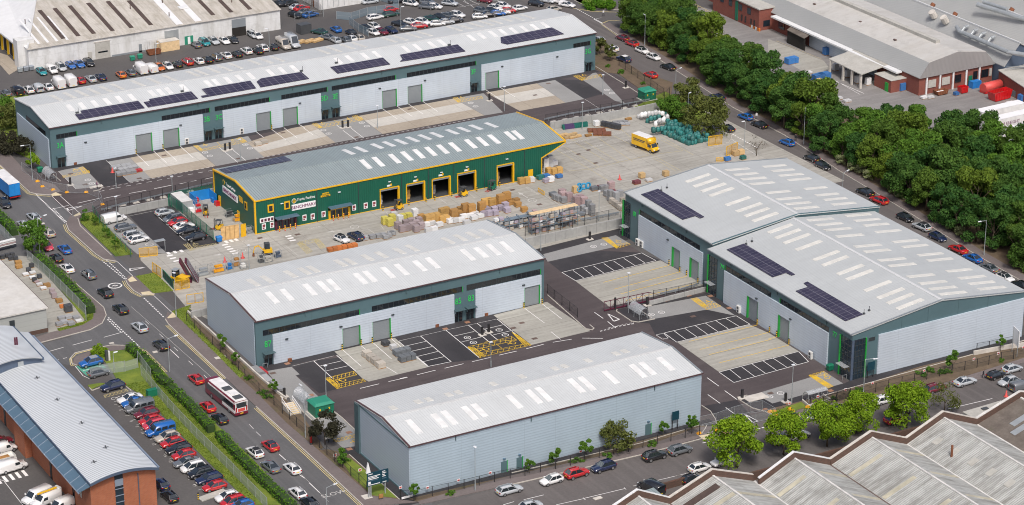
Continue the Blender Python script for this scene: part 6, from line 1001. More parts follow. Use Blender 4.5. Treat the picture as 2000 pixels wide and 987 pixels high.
row(SR,GS,[(E,'silver',(-55.13,-88.28),2),(H,'white',(-47.32,-88.71),182,None,'white hatchback beside the red suv'),(V,'red',(-42.44,-88.78),2),(V,'navy',(-37.33,-88.96),182),(V,'black',(-27.62,-89.78),2,None,'black boxy off-roader'),(V,'grey',(-22.69,-90.06),2),(H,'white',(-23.36,-97.16),2,None,'white hatchback beside the lime tree'),(CO,'white',(-18.69,-97.06),182),(H,'silver',(-54.85,-94.85),2),('minibus','black',(-34.46,-99.38),100),(H,'black',(-26.72,-100.02),2),(E,'maroon',(30.69,-92.01),2),(S,'silver',(37.09,-92.51),2),(V,'black',(26.72,-92.23),2,None,'black suv nearest the maroon estate'),(H,'white',(19.61,-91.39),2,None,'white hatchback between two lime trees'),(V,'black',(10.53,-91.2),2,None,'black suv with roof bars'),(P_,'silver',(4.94,-90.3),182),(S,'black',(0.33,-88.57),182),(S,'grey',(7.65,-97.83),2),(H,'white',(-1.6,-95.36),2,None,'white hatchback behind the leftmost lime trees'),(S,'white',(-5,-95.16),182),(H,'silver',(43.92,-96.38),182,None,'silver hatchback facing left'),('small_van','grey',(44.31,-99.22),2),(MI,'black',(43.8,-93.08),2),(H,'silver',(48.06,-92.49),2,None,'silver hatchback at the fence'),(V,'red',(16.67,-98.73),2,None,'red suv hidden by trees')])
BR = 'at the kerb beside the tree belt'; GB = 'cars along the back road'
row(BR,GB,[(H,'maroon',(91.13,111.8),98),(H,'red',(90.82,106.64),98,'black_trim','red black-roofed hatchback'),(H,'white',(89.97,100.39),-82,'car_glass','white hatchback with glass roof'),(H,'white',(89.62,94.56),-82),(S,'black',(88.53,86.32),98),(S,'navy',(86.15,61.14),98),(H,'blue',(84.16,46.26),97),(S,'black',(83.88,40.2),97),(H,'blue',(82.44,27.11),97),(H,'black',(81.32,16.07),97),(H,'black',(80.6,10.78),-85),(S,'black',(79.06,-6.68),96),(E,'red',(78.61,-12.09),96),(H,'black',(77.24,-23.05),-85),(V,'silver',(76.97,-28.86),96,'black_trim','silver black-roofed suv'),(H,'navy',(76.35,-35.02),-85),(S,'red',(75.85,-42.17),95),(S,'blue',(75.37,-47.4),95),(S,'grey',(74.9,-52.96),95),(H,'white',(74.6,-58.52),-85,'black_trim','white black-roofed hatchback'),(H,'black',(74.67,-62.76),95)])
row('on the estate side of the back road',GB,[(H,'red',(81.4,83.07),97),(V,'navy',(82.11,96.68),98,'bus_white','navy suv with white roof'),(H,'white',(84.15,105.51),98),(H,'silver',(85.02,113.52),98),(S,'black',(75.91,41.89),97)])
# --- large vehicles
def wheels(o,pos,r=.5,t=.3):
    me = wheel_mesh(r,t)
    for p in pos: put('wheel',me,o,(*p,r))
def bus(x,y,deg):
    o = empty('bus',x,y,R(deg),.03,'maroon and white single deck bus driving up the main road','bus'); L,w,h_ = 12.0,1.28,3.0
    m = MB(); rg = lambda xx,f,z1: [(xx,-w*f,.35),(xx,-w*f,z1-.35),(xx,-w*f*.86,z1),(xx,w*f*.86,z1),(xx,w*f,z1-.35),(xx,w*f,.35)]
    m.loft([rg(-6,.96,2.9),rg(-5.8,1,h_),rg(5.3,1,h_),rg(5.85,.97,2.95),rg(6.05,.88,2.6)],0,False); b_ = m.build('body','bus_maroon',o)
    m = MB(); m.box(-5.95,-w*.85,h_-.02,4.6,w*.85,h_+.12); m.build('roof','bus_white',o); m = MB(); m.box(-6.03,-1.2,.9,-5.7,1.2,2.9); m.build('rear_panel','bus_white',o)
    for s in (1,-1): 
        MB().box(-5.4,s*w-.02,1.35,5.2,s*w+.02,2.45).build('side_window','car_glass',o); MB().box(-5.9,s*w-.03,2.5,4.5,s*w+.03,2.75).box(-5.9,s*w-.03,.75,-1,s*w+.03,1.3).build('side_stripe','bus_white',o); MB().box(-6.06,s*1.0-.12,1.0,-6.0,s*1.0+.12,1.9).build('tail_light','tail_lamp',o)
    MB().box(-6.06,-1.0,1.75,-6.0,1.0,2.7).build('rear_window','car_glass',o); MB().box(-6.05,-.7,1.0,-6.02,.7,1.6).build('advert','sign_red',o); MB().box(-6.07,-.3,.55,-6.03,.3,.7).build('number_plate','plate_yellow',o); MB().box(6.0,-1.1,1.2,6.06,1.1,2.5).build('windscreen','car_glass',o)
    for a,b in ((-5.3,-4.0),(-1.2,.2)): MB().box(a,-.75,h_+.12,b,.75,h_+.32).build('roof_unit','machine_grey',o)
    MB().box(-3.6,-.6,h_+.12,-1.8,.6,h_+.26).build('roof_pod','bus_white',o); wheels(o,[(xx,s*1.15) for xx in (-3.6,3.3) for s in (1,-1)])
bus(-82.3,-34.07,93)
o = empty('lorry',*(-81.64,86.39),R(92),.02,'blue curtain sided lorry at the left edge of the main road','lorry')
MB().box(-6.5,-1.25,1.1,2.9,1.25,3.9).build('cargo_box','blue_plastic',o); MB().box(-6.55,-1.28,3.9,2.9,1.28,4.0).build('roof','bus_white',o); MB().box(-6.56,-1.15,1.2,-6.5,-.03,3.7).build('rear_door','blue_steel',o); MB().box(-6.56,.03,1.2,-6.5,1.15,3.7).build('rear_door','blue_steel',o); MB().box(-6.4,-.5,.6,4,.5,1.1).build('chassis','machine_grey',o)
m = MB(); m.loft([[(3.1,-1.2,.6),(5.3,-1.2,.6),(5.4,-1.2,1.8),(5.0,-1.2,3.2),(3.1,-1.2,3.3)],[(3.1,1.2,.6),(5.3,1.2,.6),(5.4,1.2,1.8),(5.0,1.2,3.2),(3.1,1.2,3.3)]],0,False); m.build('cab','blue_plastic',o); MB().box(-6.58,-1.2,.75,-6.5,1.2,.95).build('bumper','tail_lamp',o); wheels(o,[(xx,s*1.05) for xx in (-5,-3.8,4) for s in (1,-1)])
o = empty('box_lorry',*(52.93,40.37),R(-78),.03,'bright yellow box van parked in the concrete yard','van')
m = MB(); m.box(-3.4,-1.15,.75,1.4,1.15,3.2); m.loft([[(1.4,-1.15,2.0),(1.4,1.15,2.0),(1.4,1.15,3.2),(1.4,-1.15,3.2)],[(2.0,-1.1,2.15),(2.0,1.1,2.15),(2.0,1.1,3.1),(2.0,-1.1,3.1)],[(2.5,-.9,2.3),(2.5,.9,2.3),(2.5,.9,2.75),(2.5,-.9,2.75)]]); m.build('cargo_box','machine_yellow',o); MB().box(-3.35,-1.1,3.2,1.4,1.1,3.24).build('roof','bus_white',o)
m = MB(); m.loft([[(1.45,s*1,.45),(3.5,s*.95,.45),(3.5,s*.95,.95),(3.0,s*.95,1.25),(2.5,s*.9,2.1),(1.45,s*.95,2.1)] for s in (-1,1)],0,False); m.build('cab','machine_yellow',o); MB().face([(3.02,-.85,1.28),(3.02,.85,1.28),(2.55,.8,2.07),(2.55,-.8,2.07)]).build('windscreen','car_glass',o)
for s in (1,-1): MB().box(1.6,s*.98-.02,1.25,2.5,s*.98+.02,1.95).build('side_window','car_glass',o); MB().box(3.42,s*.7-.18,.75,3.52,s*.7+.18,.98).build('headlight','head_lamp',o); MB().box(2.55,s*1.15-.12,1.5,2.7,s*1.15+.12,1.95).build('mirror','black_trim',o)
MB().box(3.3,-.95,.38,3.55,.95,.62).build('bumper','black_trim',o); wheels(o,[(xx,s*.95) for xx in (-2.0,2.6) for s in (1,-1)],.38); MB().box(-2.8,-1.17,1.9,.6,-1.15,2.05).box(-2.8,-1.17,2.2,.9,-1.15,2.4).build('box_lettering','machine_grey',o)
def trailer(p,deg,L,lab,txt=None,red=False):
    o = empty('trailer',*p,R(deg),0,lab,'trailer'); MB().box(-L/2,-1.27,1.1,L/2,1.27,3.9).build('cargo_box','bus_white',o); MB().box(-L/2-.05,-1.3,3.9,L/2,1.3,3.98).build('roof','sign_white',o); MB().box(-L/2,-.5,.5,L/2,.5,1.1).build('chassis','machine_grey',o); MB().box(-L/2-.06,-1.2,1.15,-L/2,1.2,3.85).build('rear_door','ac_white',o)
    if red: m = MB(); m.box(-L/2-.1,-1.3,1.1,-L/2-.06,-1.12,3.95).box(-L/2-.1,1.12,1.1,-L/2-.06,1.3,3.95).box(-L/2-.1,-1.12,3.7,-L/2-.06,1.12,3.95); m.build('door_surround','sign_red',o)
    if txt: text_on(txt,1.1,'bench_purple',(0,-1.3,2.6),(R(90),0,0),o,'lettering',.01)
    wheels(o,[(-L/2+2+i*1.3,s*1.0) for i in range(3) for s in (1,-1)])
trailer((134.19,15.32),2,13,'white trailer nearest the red skips behind the tree belt'); trailer((130.86,9.45),2,13.4,'white trailer with dark purple haulage lettering on its side','WM FREIGHT'); trailer((127.41,2.12),2,13,'plain white trailer partly hidden by the belt trees'); trailer((125.67,-3.31),2,12,'white trailer with red edged rear doors at the frame edge',None,True)
o = empty('flatbed_truck',*(-123.27,-36.19),R(5),.02,'white dropside flatbed with tools beside the brick office','truck'); m = MB(); m.box(-2.6,-1,.7,.9,1,.8); m.box(-2.6,-1,.8,.9,-.94,1.2); m.box(-2.6,.94,.8,.9,1,1.2); m.box(.84,-1,.8,.9,1,1.2); m.build('bed','ac_white',o); MB().box(-2.2,-.6,.8,0,.5,1.0).build('load','wood_brown',o); m = MB(); m.loft([[(-3.9,s*.95,.4),(-2.7,s*.95,.4),(-2.7,s*.9,2),(-3.4,s*.9,2),(-3.9,s*.95,1.1)] for s in (-1,1)],0,False); m.build('cab','bus_white',o); wheels(o,[(xx,s*.85) for xx in (-3,.1) for s in (1,-1)],.36)
o = car('van','white',-123.24,-53.99,198,'in the bays left of the brick office','vans left of the office',False,None,'white van carrying a yellow lift'); MB().bar((-2.2,.2,2.2),(1.6,.1,2.35),.16).build('boom','machine_yellow',o); MB().box(-2.9,-.6,1.0,-2.5,.6,2.1).build('lift_basket','ac_white',o)

# ---------------------------------------------------------------- trees, bushes, hedges
def leaf(m,c,nrm,s,r):
    t = Vector((r.uniform(-1,1),r.uniform(-1,1),r.uniform(-1,1))); n = (nrm+t*.75).normalized(); a = n.orthogonal().normalized(); b = n.cross(a); th = r.uniform(0,6.28); u = a*cos(th)+b*sin(th); v = n.cross(u)
    u *= s*r.uniform(.7,1.25); v *= s*r.uniform(.45,.85); k = n*s*.25
    m.face([c-u-k,c-v*.9,c+u-k,c+v*.9+k])
def crown_mesh(seed,rad,h,mat,lobes=26,per=75,size=.42,hollow=.0,flat=.8):
    """uneven crown: lobes of leaf clumps through an egg-shaped volume; origin at the bottom of the crown"""
    r = random.Random(seed); m = MB()
    for i in range(lobes):
        z = r.uniform(.06,1); prof = (max(0,1-abs(z-.42)**1.7*1.9))**.5; an = r.uniform(0,6.28); q = rad*prof*(.35+.55*r.random()**.5)*r.uniform(.8,1.08)
        c = Vector((q*cos(an),q*sin(an),h*z*.92)); lr = rad*r.uniform(.2,.44)
        for j in range(per):
            d = Vector((r.gauss(0,1),r.gauss(0,1),r.gauss(.25,.9))); 
            if d.length < .01: continue
            d.normalize(); leaf(m,c+Vector((d.x,d.y,d.z*flat))*lr*r.uniform(.6,1.05),d,size,r)
    return m.mesh('crown',mat)
def trunk_mesh(seed,h,rad,r0,forks=5):
    r = random.Random(seed); m = MB(); t = h*.45; m.bar((0,0,0),(0,0,t),r0,7,0,r0*.7,True)
    for i in range(forks):
        an = 6.28*i/forks+r.uniform(-.4,.4); q = rad*r.uniform(.4,.75); e = Vector((q*cos(an),q*sin(an),h*r.uniform(.65,.92))); m.bar((0,0,t*r.uniform(.6,.98)),e,r0*.5,5,0,r0*.12,True)
        for k in range(3): m.bar(e*.75+Vector((0,0,t*.2)),e+Vector((r.uniform(-1,1),r.uniform(-1,1),r.uniform(0,1)))*rad*.3,r0*.15,4,0,r0*.05)
    return m.mesh('trunk','bark')
def tree(name,cm,tm,x,y,z0,sc,desc,ctx,group,same=False,sz=1.):
    o = empty(name,x,y,rnd.uniform(0,6.28),.05); put('trunk',tm,o).scale = (sc,sc,sc*sz); c = put('crown',cm,o,(0,0,z0*sc*sz)); c.scale = (sc,sc,sc*sz); name_it(o,desc,ctx,'tree',group,same); return o
BT = [(crown_mesh(20+i,4.1,9.6,('leaf_belt','leaf_belt','leaf_belt','leaf_mid','leaf_belt','leaf_belt')[i],24,230,.31),trunk_mesh(40+i,9,3.4,.26)) for i in range(6)]
def lerp_line(P,y):
    for (x0,y0),(x1,y1) in zip(P,P[1:]):
        if y1 <= y <= y0: return x0+(x1-x0)*(y0-y)/(y0-y1)
    return P[-1][0]
EDGE = [(97.5,140),(95.2,119.5),(92.8,90),(88.2,57.6),(84.2,21.4),(83.4,1.1),(81.3,-19.9),(79.2,-44.2),(78.5,-70)]
y = 117.0; k = 0
while y > -62:
    ex = lerp_line(EDGE,y); xm = 100.5 if y > 58 else 94+max(0,(y-30))*.23 if y > 24 else 94.5+(24-y)*1.1; wid = max(6.2,min(xm-ex,40)); n = max(2,int(wid/5.6)); 
    for i in range(n):
        xx = ex+3.1+i*5.6+rnd.uniform(-.9,.9); yy = y+rnd.uniform(-1.2,1.2)+(i % 2)*2.4
        if i and rnd.random() < .07: continue
        if xx > 113 and yy > 9: continue
        if xx > 118 and yy > -6: continue
        h = rnd.uniform(.72,1.0) if i == 0 else rnd.uniform(.85,1.3); v = rnd.randrange(6); cm,tm = BT[v]
        where = 'front row' if i == 0 else 'second row' if i == 1 else 'factory side' if y > 0 else 'trailer side'
        part = 'upper' if y > 75 else 'middle' if y > 20 else 'lower'
        tree('belt_tree',cm,tm,xx,yy,.9,h,('bright green' if v == 3 else 'dark green')+' tree','in the %s roadside belt, %s' % (part,where),'trees of the roadside belt'); k += 1
    y -= 5.8
bl = crown_mesh(77,1.6,1.9,'leaf_bloom',12,60,.2); bs = trunk_mesh(3,1.4,1,.06)
for x,yv in [(87.47,16.49),(85.27,10.58),(84.82,5.66),(85.59,3.37),(84.88,0.08),(84.26,-9.51),(83.82,-12.36),(82.59,-26.77),(81.74,-32.14),(81.34,-36.04)]: o = empty('flowering_shrub',x,yv,0,.05); put('stem',bs,o); put('foliage',bl,o,(0,0,.2)); name_it(o,'cream flowering shrub','at the front of the tree belt','shrub','flowering shrubs along the belt')
LM = [(crown_mesh(90+i,4.3,6.6,'leaf_lime',28,170,.25),trunk_mesh(60+i,7,3.2,.17)) for i in range(3)]
for i,((x,yv),s,lab) in enumerate(zip([(-17.31,-99.47),(-7.69,-99.4),(0.65,-100.46),(9,-98.89),(16.95,-101.49)],(1.08,.92,1.0,.9,1.02),('lime green street tree nearest the leftmost works gable','lime green tree leaning over the parked white cars','lime green street tree with a clear bare trunk','round lime green tree behind the stone coped gable','largest lime green tree beside the bare olive bush'))):
    o = tree('street_tree',*LM[i % 3],x,yv,1.7,s,'','','street trees along the south road'); PENDING.pop(); o['label'] = lab
def solo(name,mat,p,rad,h,z0,lab,seed,lobes=18,per=60,size=.3,r0=.1,cat='tree'):
    o = empty(name,*p,0,.05,lab,cat); put('trunk',trunk_mesh(seed,h*.85,rad*.8,r0),o); put('crown',crown_mesh(seed+1,rad,h-z0,mat,lobes,per,size),o,(0,0,z0)); return o
solo('street_tree','leaf_olive',(26.91,-99.44),2.9,5.2,.9,'sparse olive round bush tree beside the south road',301,20,34,.2)
solo('tree','leaf_dark',(-74.1,-57.41),2.9,6.0,1.3,'dark purple brown tree beside the green substation box',303,26,70,.26)
solo('tree','leaf_olive',(-31.6,-83.87),3.2,5.4,1.2,'reddish olive tree in front of the long silver wall',305,24,60,.26)
solo('tree','leaf_olive',(79.49,98.84),1.7,4.2,.8,'small olive tree on the soil verge beyond the end unit',307,16,50,.26)
solo('tree','leaf_olive',(79.83,104.03),1.6,4.4,.8,'olive tree tucked against the far corner of the terrace',309,16,50,.26)
solo('tree','leaf_olive',(76.58,59.4),4.3,7.2,1.0,'broad olive tree at the back road edge of the yard',311,30,75,.34)
solo('tree','leaf_olive',(70.75,42.38),5.4,8.2,1.0,'largest olive tree overhanging the green bulk bags',313,36,90,.38)
solo('tree','leaf_mid',(69.27,56.68),3.2,4.6,.5,'bright green bush beside the end of the concrete wall',315,22,70,.3)
solo('tree','leaf_mid',(70.18,52.68),3.0,4.6,.5,'mid green bush behind the lamp post and bulk bags',317,22,70,.3)
solo('bare_tree','leaf_dark',(72.34,24.59),2.4,4.6,1.4,'nearly bare tree beside the back gate of the yard',319,10,9,.12,.1)
solo('tree','leaf_dark',(-72.56,110.18),4.2,4.6,.4,'dark brown leaved thicket at the end of the long terrace',321,30,70,.3)
solo('tree','leaf_dark',(-70.26,105.49),2.8,3.8,.4,'dark brown bush behind the tall lamp post',322,20,60,.3)
solo('tree','leaf_lime',(-71.45,96.65),1.6,3.4,.8,'small lime green tree between lamp post and cycle shelter',323,16,60,.24)
solo('tree','leaf_olive',(-67.54,125.49),3.6,5.5,.5,'yellow green tree at the left edge by the long terrace',325,24,70,.3)
solo('tree','leaf_mid',(-66.04,133.43),3.4,4.5,.5,'green bush on the verge at the left edge',326,22,70,.3)
solo('street_tree','leaf_mid',(-88.41,49.39),3.4,7.0,.9,'green tree leaning over the hedge by the junk yard',327,28,80,.3)
solo('conifer','leaf_mid',(-72.73,61.34),.9,2.8,.2,'small dark conifer on the verge by the mesh fence',329,14,40,.2,.06)
solo('hedge_bush','leaf_hedge',(99.59,139.06),3.0,1.9,.0,'left half of the rounded clipped hedge at the top junction',331,24,70,.24,cat='hedge')
solo('hedge_bush','leaf_hedge',(102.25,137.15),2.4,1.9,.0,'right half of the rounded clipped hedge at the top junction',333,22,70,.24,cat='hedge')
solo('yellow_shrub','leaf_lime',(-94.36,-3.41),1.7,1.5,.1,'yellow flowering shrub beside the green charging bays',335,16,60,.2,.05,'shrub')
sm = [(crown_mesh(140+i,1.0,2.1,'leaf_mid',12,42,.22),trunk_mesh(150+i,2.4,.7,.05,3)) for i in range(3)]
for i,(p,s,lab) in enumerate((((-75.04,-66.17),1.1,'young tree on the verge left of the sign board'),((-69.96,-82.96),1.0,'staked young tree at the south corner of the front shed'),((-48.86,-84.03),.9,'thin young tree beside the left fire door'),((-43.86,-84.13),1.15,'young tree behind the white hatchback and red suv'),((-38.02,-84.41),1.25,'young tree behind the navy suv on the south road'),((-16.96,-85.04),1.15,'young tree near the right end of the front shed'),((-73.68,-12.53),1.05,'young tree in the soil strip beside the middle shed'),((-74.38,-20.34),.9,'second young tree in the soil strip, nearer the steps'),((-73.49,-34.96),.95,'young tree beside the stacked barriers'),((38.76,-86.78),1.3,'young tree at the middle of the south fence of unit 77'),((51.91,-84.44),1.0,'young tree near the white backed hoarding'),((-71.89,57.51),.8,'thin sapling at the top of the grass verge'),((-72.56,49.64),.9,'thin sapling in the middle of the grass verge'),((-73.09,43.08),.9,'thin sapling at the bottom of the grass verge'),((-21.55,-83.12),.9,'sparse pale sapling left of the dark notice frame'),((-61.63,-80.56),.8,'bare sapling in front of the long silver wall'))):
    o = tree('young_tree',*sm[i % 3],*p,1.0,s,'','',None); PENDING.pop(); o['label'] = lab
low = crown_mesh(160,.9,.6,'leaf_mid',8,34,.16); lowp = [(32.6,-85.52),(36.41,-86.73),(-39.73,-84.27),(-34.23,-85.18),(-30.41,-84.26),(-74.07,-64.79),(18.36,-85.59),(34.86,-85.5),(37,-86.97),(12.72,-86.06),(18.76,-85.48),(-74.92,-35.48),(-74.77,-26.82),(-75,-33.44),(76.77,89.26),(76.38,94.71),(76.7,79.05),(-25.23,-85.22),(16.73,-85.94),(35.08,-85.01),(48.95,-88.4),(-63.93,-84.02)]
for i,(x,yv) in enumerate(lowp): o = put('ground_shrub',low,None,(x,yv,.1),rnd.uniform(0,6)); o.scale = (rnd.uniform(.7,1.5),)*2+(rnd.uniform(.8,1.3),); name_it(o,'low green shrub','in the soil strips round the estate fence','shrub','low shrubs in the soil strips')
def hedge(pts,w,h,lab,seed,size=.2,dens=16):
    r = random.Random(seed); m = MB()
    for (x0,y0),(x1,y1) in zip(pts,pts[1:]):
        L = math.hypot(x1-x0,y1-y0); a = math.atan2(y1-y0,x1-x0); m.cbox((x0+x1)/2,(y0+y1)/2,0,L+.3,w*.8,h*.86+.007*(len(m.f) % 13),1,a)
        for i in range(int(L*dens*(w+2*h)/2)):
            t = r.uniform(-.2,L+.2); s = r.uniform(0,w+2*h); bump = 1+.12*sin(t*1.3+seed)+.07*sin(t*3.1)
            if s < h: off,z,n = -w/2,s,Vector((0,-1,.2))
            elif s < h+w: off,z,n = s-h-w/2,h*bump,Vector((0,0,1))
            else: off,z,n = w/2,s-h-w,Vector((0,1,.2))
            off *= bump; ux,uy = (x1-x0)/L,(y1-y0)/L; c = Vector((x0+ux*t-uy*off,y0+uy*t+ux*off,z)); leaf(m,c,Vector((-uy*n.y,ux*n.y,n.z)),size,r)
    tag(m.build('hedge',['leaf_hedge','hedge_core']),lab,'hedge')
hedge([(-88.61,45.91),(-88.58,39.41),(-88.47,31.86),(-88.71,23.57),(-88.95,15.23)],2.0,1.8,'long clipped hedge between the main road and the junk yard',1); hedge([(-87.93,75.93),(-87.98,70.83),(-87.9,66.17),(-88.3,61.02)],2.0,1.7,'hedge at the left edge below the dark thicket',5)
hedge([(-88.81,-4.28),(-88.44,-9.76),(-88.5,-16.19),(-89.06,-20.01),(-88.68,-23.35)],1.7,1.6,'upper length of hedge along the main road by the office',2); hedge([(-88.89,-24.78),(-88.75,-31.9),(-89.02,-38.91),(-89.26,-43.45)],1.7,1.6,'middle length of hedge opposite the bus',3); hedge([(-88.89,-45.97),(-89.14,-52.63),(-89.34,-62.41),(-89.21,-68.37),(-89.1,-76.74)],1.7,1.6,'lower length of hedge running off the bottom edge',4)
def grass_tufts(where,poly,n,seed,hgt=.11):
    r = random.Random(seed); xs = [p[0] for p in poly]; ys = [p[1] for p in poly]; m = MB(); k = 0
    def inside(x,y):
        c = False
        for i in range(len(poly)):
            (xa,ya),(xb,yb) = poly[i-1],poly[i]
            if (ya > y) != (yb > y) and x < (xb-xa)*(y-ya)/(yb-ya)+xa: c = not c
        return c
    while k < n*1.7:
        x,y = r.uniform(min(xs),max(xs)),r.uniform(min(ys),max(ys))
        if inside(x,y): leaf(m,Vector((x,y,.1+hgt*.4)),Vector((r.uniform(-1,1),r.uniform(-1,1),.5)),hgt*r.uniform(.6,1.5),r); k += 1
    tag(m.build('grass','leaf_grass'),'rough grass tufts on '+where,'grass',kind='stuff')
grass_tufts('the verge beside the car park mesh fence',[(-71.49,65.74),(-69.45,65.01),(-70.76,39.37),(-74.3,39.99),(-73.82,61.12)],1500,1); grass_tufts('the bank behind the office bays',[(-95.18,-17.79),(-94.16,-23.34),(-94.15,-38.93),(-94.15,-53.13),(-94.14,-66.62),(-93.42,-71.46),(-90.5,-64.98),(-89.26,-44.02),(-89.45,-18.52)],5200,2); grass_tufts('the square lawn at the yard entrance',[(-74.66,28.21),(-70.59,28.03),(-70.93,17.84),(-74.85,18.59)],500,3); grass_tufts('the corner strip below the junk yard',[(-89.28,15.68),(-88.62,14.77),(-89.63,12.66),(-92.26,10.97),(-97.22,10.37),(-97.15,11.63),(-91.28,12)],500,4); grass_tufts('the strip along the black wire fence',[(-75.05,8.57),(-70.68,9.67),(-73.48,2.73),(-74.44,-15.74),(-74.53,-24.75),(-75.92,-25.55),(-75.16,5.09)],900,5)
# ---------------------------------------------------------------- fences, walls, barriers
def fence(lab,pts,h,mesh,post,step=None,name='mesh_fence',rails=True,top=.0,pr=.045,z0=0.1):
    """each fence is one thing: its posts and its panels of wire"""
    c = pts[len(pts)//2]; o = empty(name,c[0],c[1],0,0,lab,'fence'); P = []
    for (x0,y0),(x1,y1) in zip(pts,pts[1:]):
        n = max(1,int(math.hypot(x1-x0,y1-y0)/(step or 1e9)+.5)); P += [(x0+(x1-x0)*i/n-c[0],y0+(y1-y0)*i/n-c[1]) for i in range(n)]
    P.append((pts[-1][0]-c[0],pts[-1][1]-c[1])); m = MB()
    for (x0,y0),(x1,y1) in zip(P,P[1:]): m.face([(x0,y0,z0),(x1,y1,z0),(x1,y1,h),(x0,y0,h)])
    m.build('wire_panel',mesh,o); pm = MB().box(-pr,-pr,0,pr,pr,h+top+.05).mesh('post',post)
    for x,y in P[:100]: put('post',pm,o,(x,y,0))
    if rails:
        m = MB()
        for (x0,y0),(x1,y1) in zip(P,P[1:]): m.bar((x0,y0,h),(x1,y1,h),.03).bar((x0,y0,h*.5),(x1,y1,h*.5),.02)
        m.build('rail',post,o)
    return o
fence('black post and wire fence along the main road by the soil strip',[(-74.35,2.88),(-74.49,-1.22),(-74.59,-4.25),(-74.45,-9.75),(-74.58,-13.68),(-74.68,-16.59),(-74.77,-19.47),(-74.77,-22.38),(-75.1,-26.02),(-75.35,-32.78),(-75.46,-36.1),(-75.25,-38.96),(-75.38,-42.79),(-75.27,-45.53),(-75.37,-48.7),(-75.38,-54.77),(-75.5,-58.12),(-75.55,-61.18),(-75.55,-64.23),(-75.32,-66.84),(-75.45,-70.18),(-75.41,-73.17),(-75.56,-76.37)],1.9,'mesh_dark','post_black')
fence('black post and wire fence in front of the long silver wall',[(-72.01,-81.68),(-70.35,-83.25),(-66.91,-83.22),(-64.05,-83.43),(-61.16,-83.64),(-58.35,-83.75),(-55.49,-83.87),(-52.61,-84.06),(-49.99,-84.47),(-84.54,-63.4),(-47.08,-84.65),(-44.27,-84.83),(-41.43,-84.97),(-38.59,-84.92),(-35.76,-85.03),(-32.88,-85.1),(-30.19,-85.51),(-27.3,-85.57),(-24.37,-85.53),(-21.74,-85.77),(-18.92,-85.94),(-16.08,-86.11)][:9]+[(-47.08,-84.65),(-44.27,-84.83),(-41.43,-84.97),(-38.59,-84.92),(-35.76,-85.03),(-32.88,-85.1),(-30.19,-85.51),(-27.3,-85.57),(-24.37,-85.53),(-21.74,-85.77),(-18.92,-85.94),(-16.08,-86.11)],1.9,'mesh_dark','post_black')
fence('black post fence along the soil verge below unit 77',[(7.36,-86.2),(9.34,-87.32),(12.8,-86.71),(15.56,-86.88)]+[(9.4,-87.28),(12.28,-87.23),(15.17,-87.28),(18.13,-87.41),(20.87,-87.41),(23.78,-87.34),(26.68,-87.46),(29.46,-87.55),(32.24,-87.64),(35.08,-87.75),(37.83,-87.84),(40.7,-87.96),(43.39,-88.16),(46.13,-88.18),(49.02,-88.18),(51.57,-88.59),(55.16,-88.81)],1.9,'mesh_dark','post_black')
fence('short black fence between white cladding and the sloping wall',[(47.24,-83.28),(49.81,-83.69),(52.73,-83.77),(55.19,-84.11)],2.2,'mesh_dark','post_black')
for i,p in enumerate([(-44.05,-82.49),(-38.38,-82.65),(-32.82,-83.01)]+[(-71.05,-79.2),(-67.22,-81.52),(-61.5,-81.69),(-55.61,-81.98),(-74.08,-70.26),(-75.29,-63.27)]+[(15.32,-85.19),(21.21,-85.35),(32.52,-85.79),(38.04,-86.04),(43.64,-86.26),(49.2,-86.47),(54.99,-86.63)]+[(15.35,-85.15),(3.43,-84.76),(9.42,-84.99)]): o = put('fence_sign',MB().box(-.28,-.02,0,.28,.02,.5).box(-.2,-.03,.1,.2,-.02,.4,1).mesh('fence_sign',['sign_white','sign_red']),None,(p[0],p[1]-.6,1.0)); name_it(o,'small white warning sign with red mark','on the black estate fence','sign','warning signs on the fence')
fence('pale green palisade fence beside the office bays',[(-91.08,-15.69),(-91.74,-24.71),(-92.17,-33.56),(-92.4,-44.55),(-92.34,-57.18),(-92.47,-69.14),(-92.48,-73.8)],2.2,'mesh_pale','galvanised',3)
fence('pale panel fence with gate behind the charging bays',[(-99.49,-12.18),(-97.24,-12.18),(-94.88,-12.25),(-93.03,-12.66),(-89.7,-10.35)][:4],2.2,'mesh_pale','galvanised',2.5); fence('pale palisade return at the corner of the office grass',[(-93.03,-12.66),(-90.34,-12.26),(-89.17,-9.35),(-89.96,-17.59)],2.0,'mesh_pale','galvanised',3)
fence('grey palisade fence between hedge and junk yard',[(-90.43,46.94),(-90.05,38.21),(-90,32.16),(-90.04,25.43),(-90.09,18.85),(-90.2,14.59),(-91.03,12.39)],2.3,'mesh_pale','galvanised',3); fence('pale palisade fence at the left edge by the hedge',[(-90.61,66.46),(-90.41,60.57),(-90.67,55.05)],2.3,'mesh_pale','galvanised',3)
fence('green mesh fence between shop car park and hire yard',[(-54.16,60.59),(-53.81,59.87),(-53.26,55.25),(-53.46,49.59),(-53.52,44.94),(-53.53,41.64),(-53.57,38.06)],2.4,'mesh_green','substation_green',3); fence('green mesh fence behind the grey container',[(-53.81,61.44),(-51.65,62.49),(-48.53,61.95),(-45.84,62.19),(-43.46,62.26)],2.4,'mesh_green','substation_green',3)
fence('green mesh fence along the grass verge by the car park',[(-69.72,64.31),(-70.54,58.42),(-71.3,50.55),(-71.41,44.13),(-71.74,37.96)],1.9,'mesh_dark','substation_green',2.6)
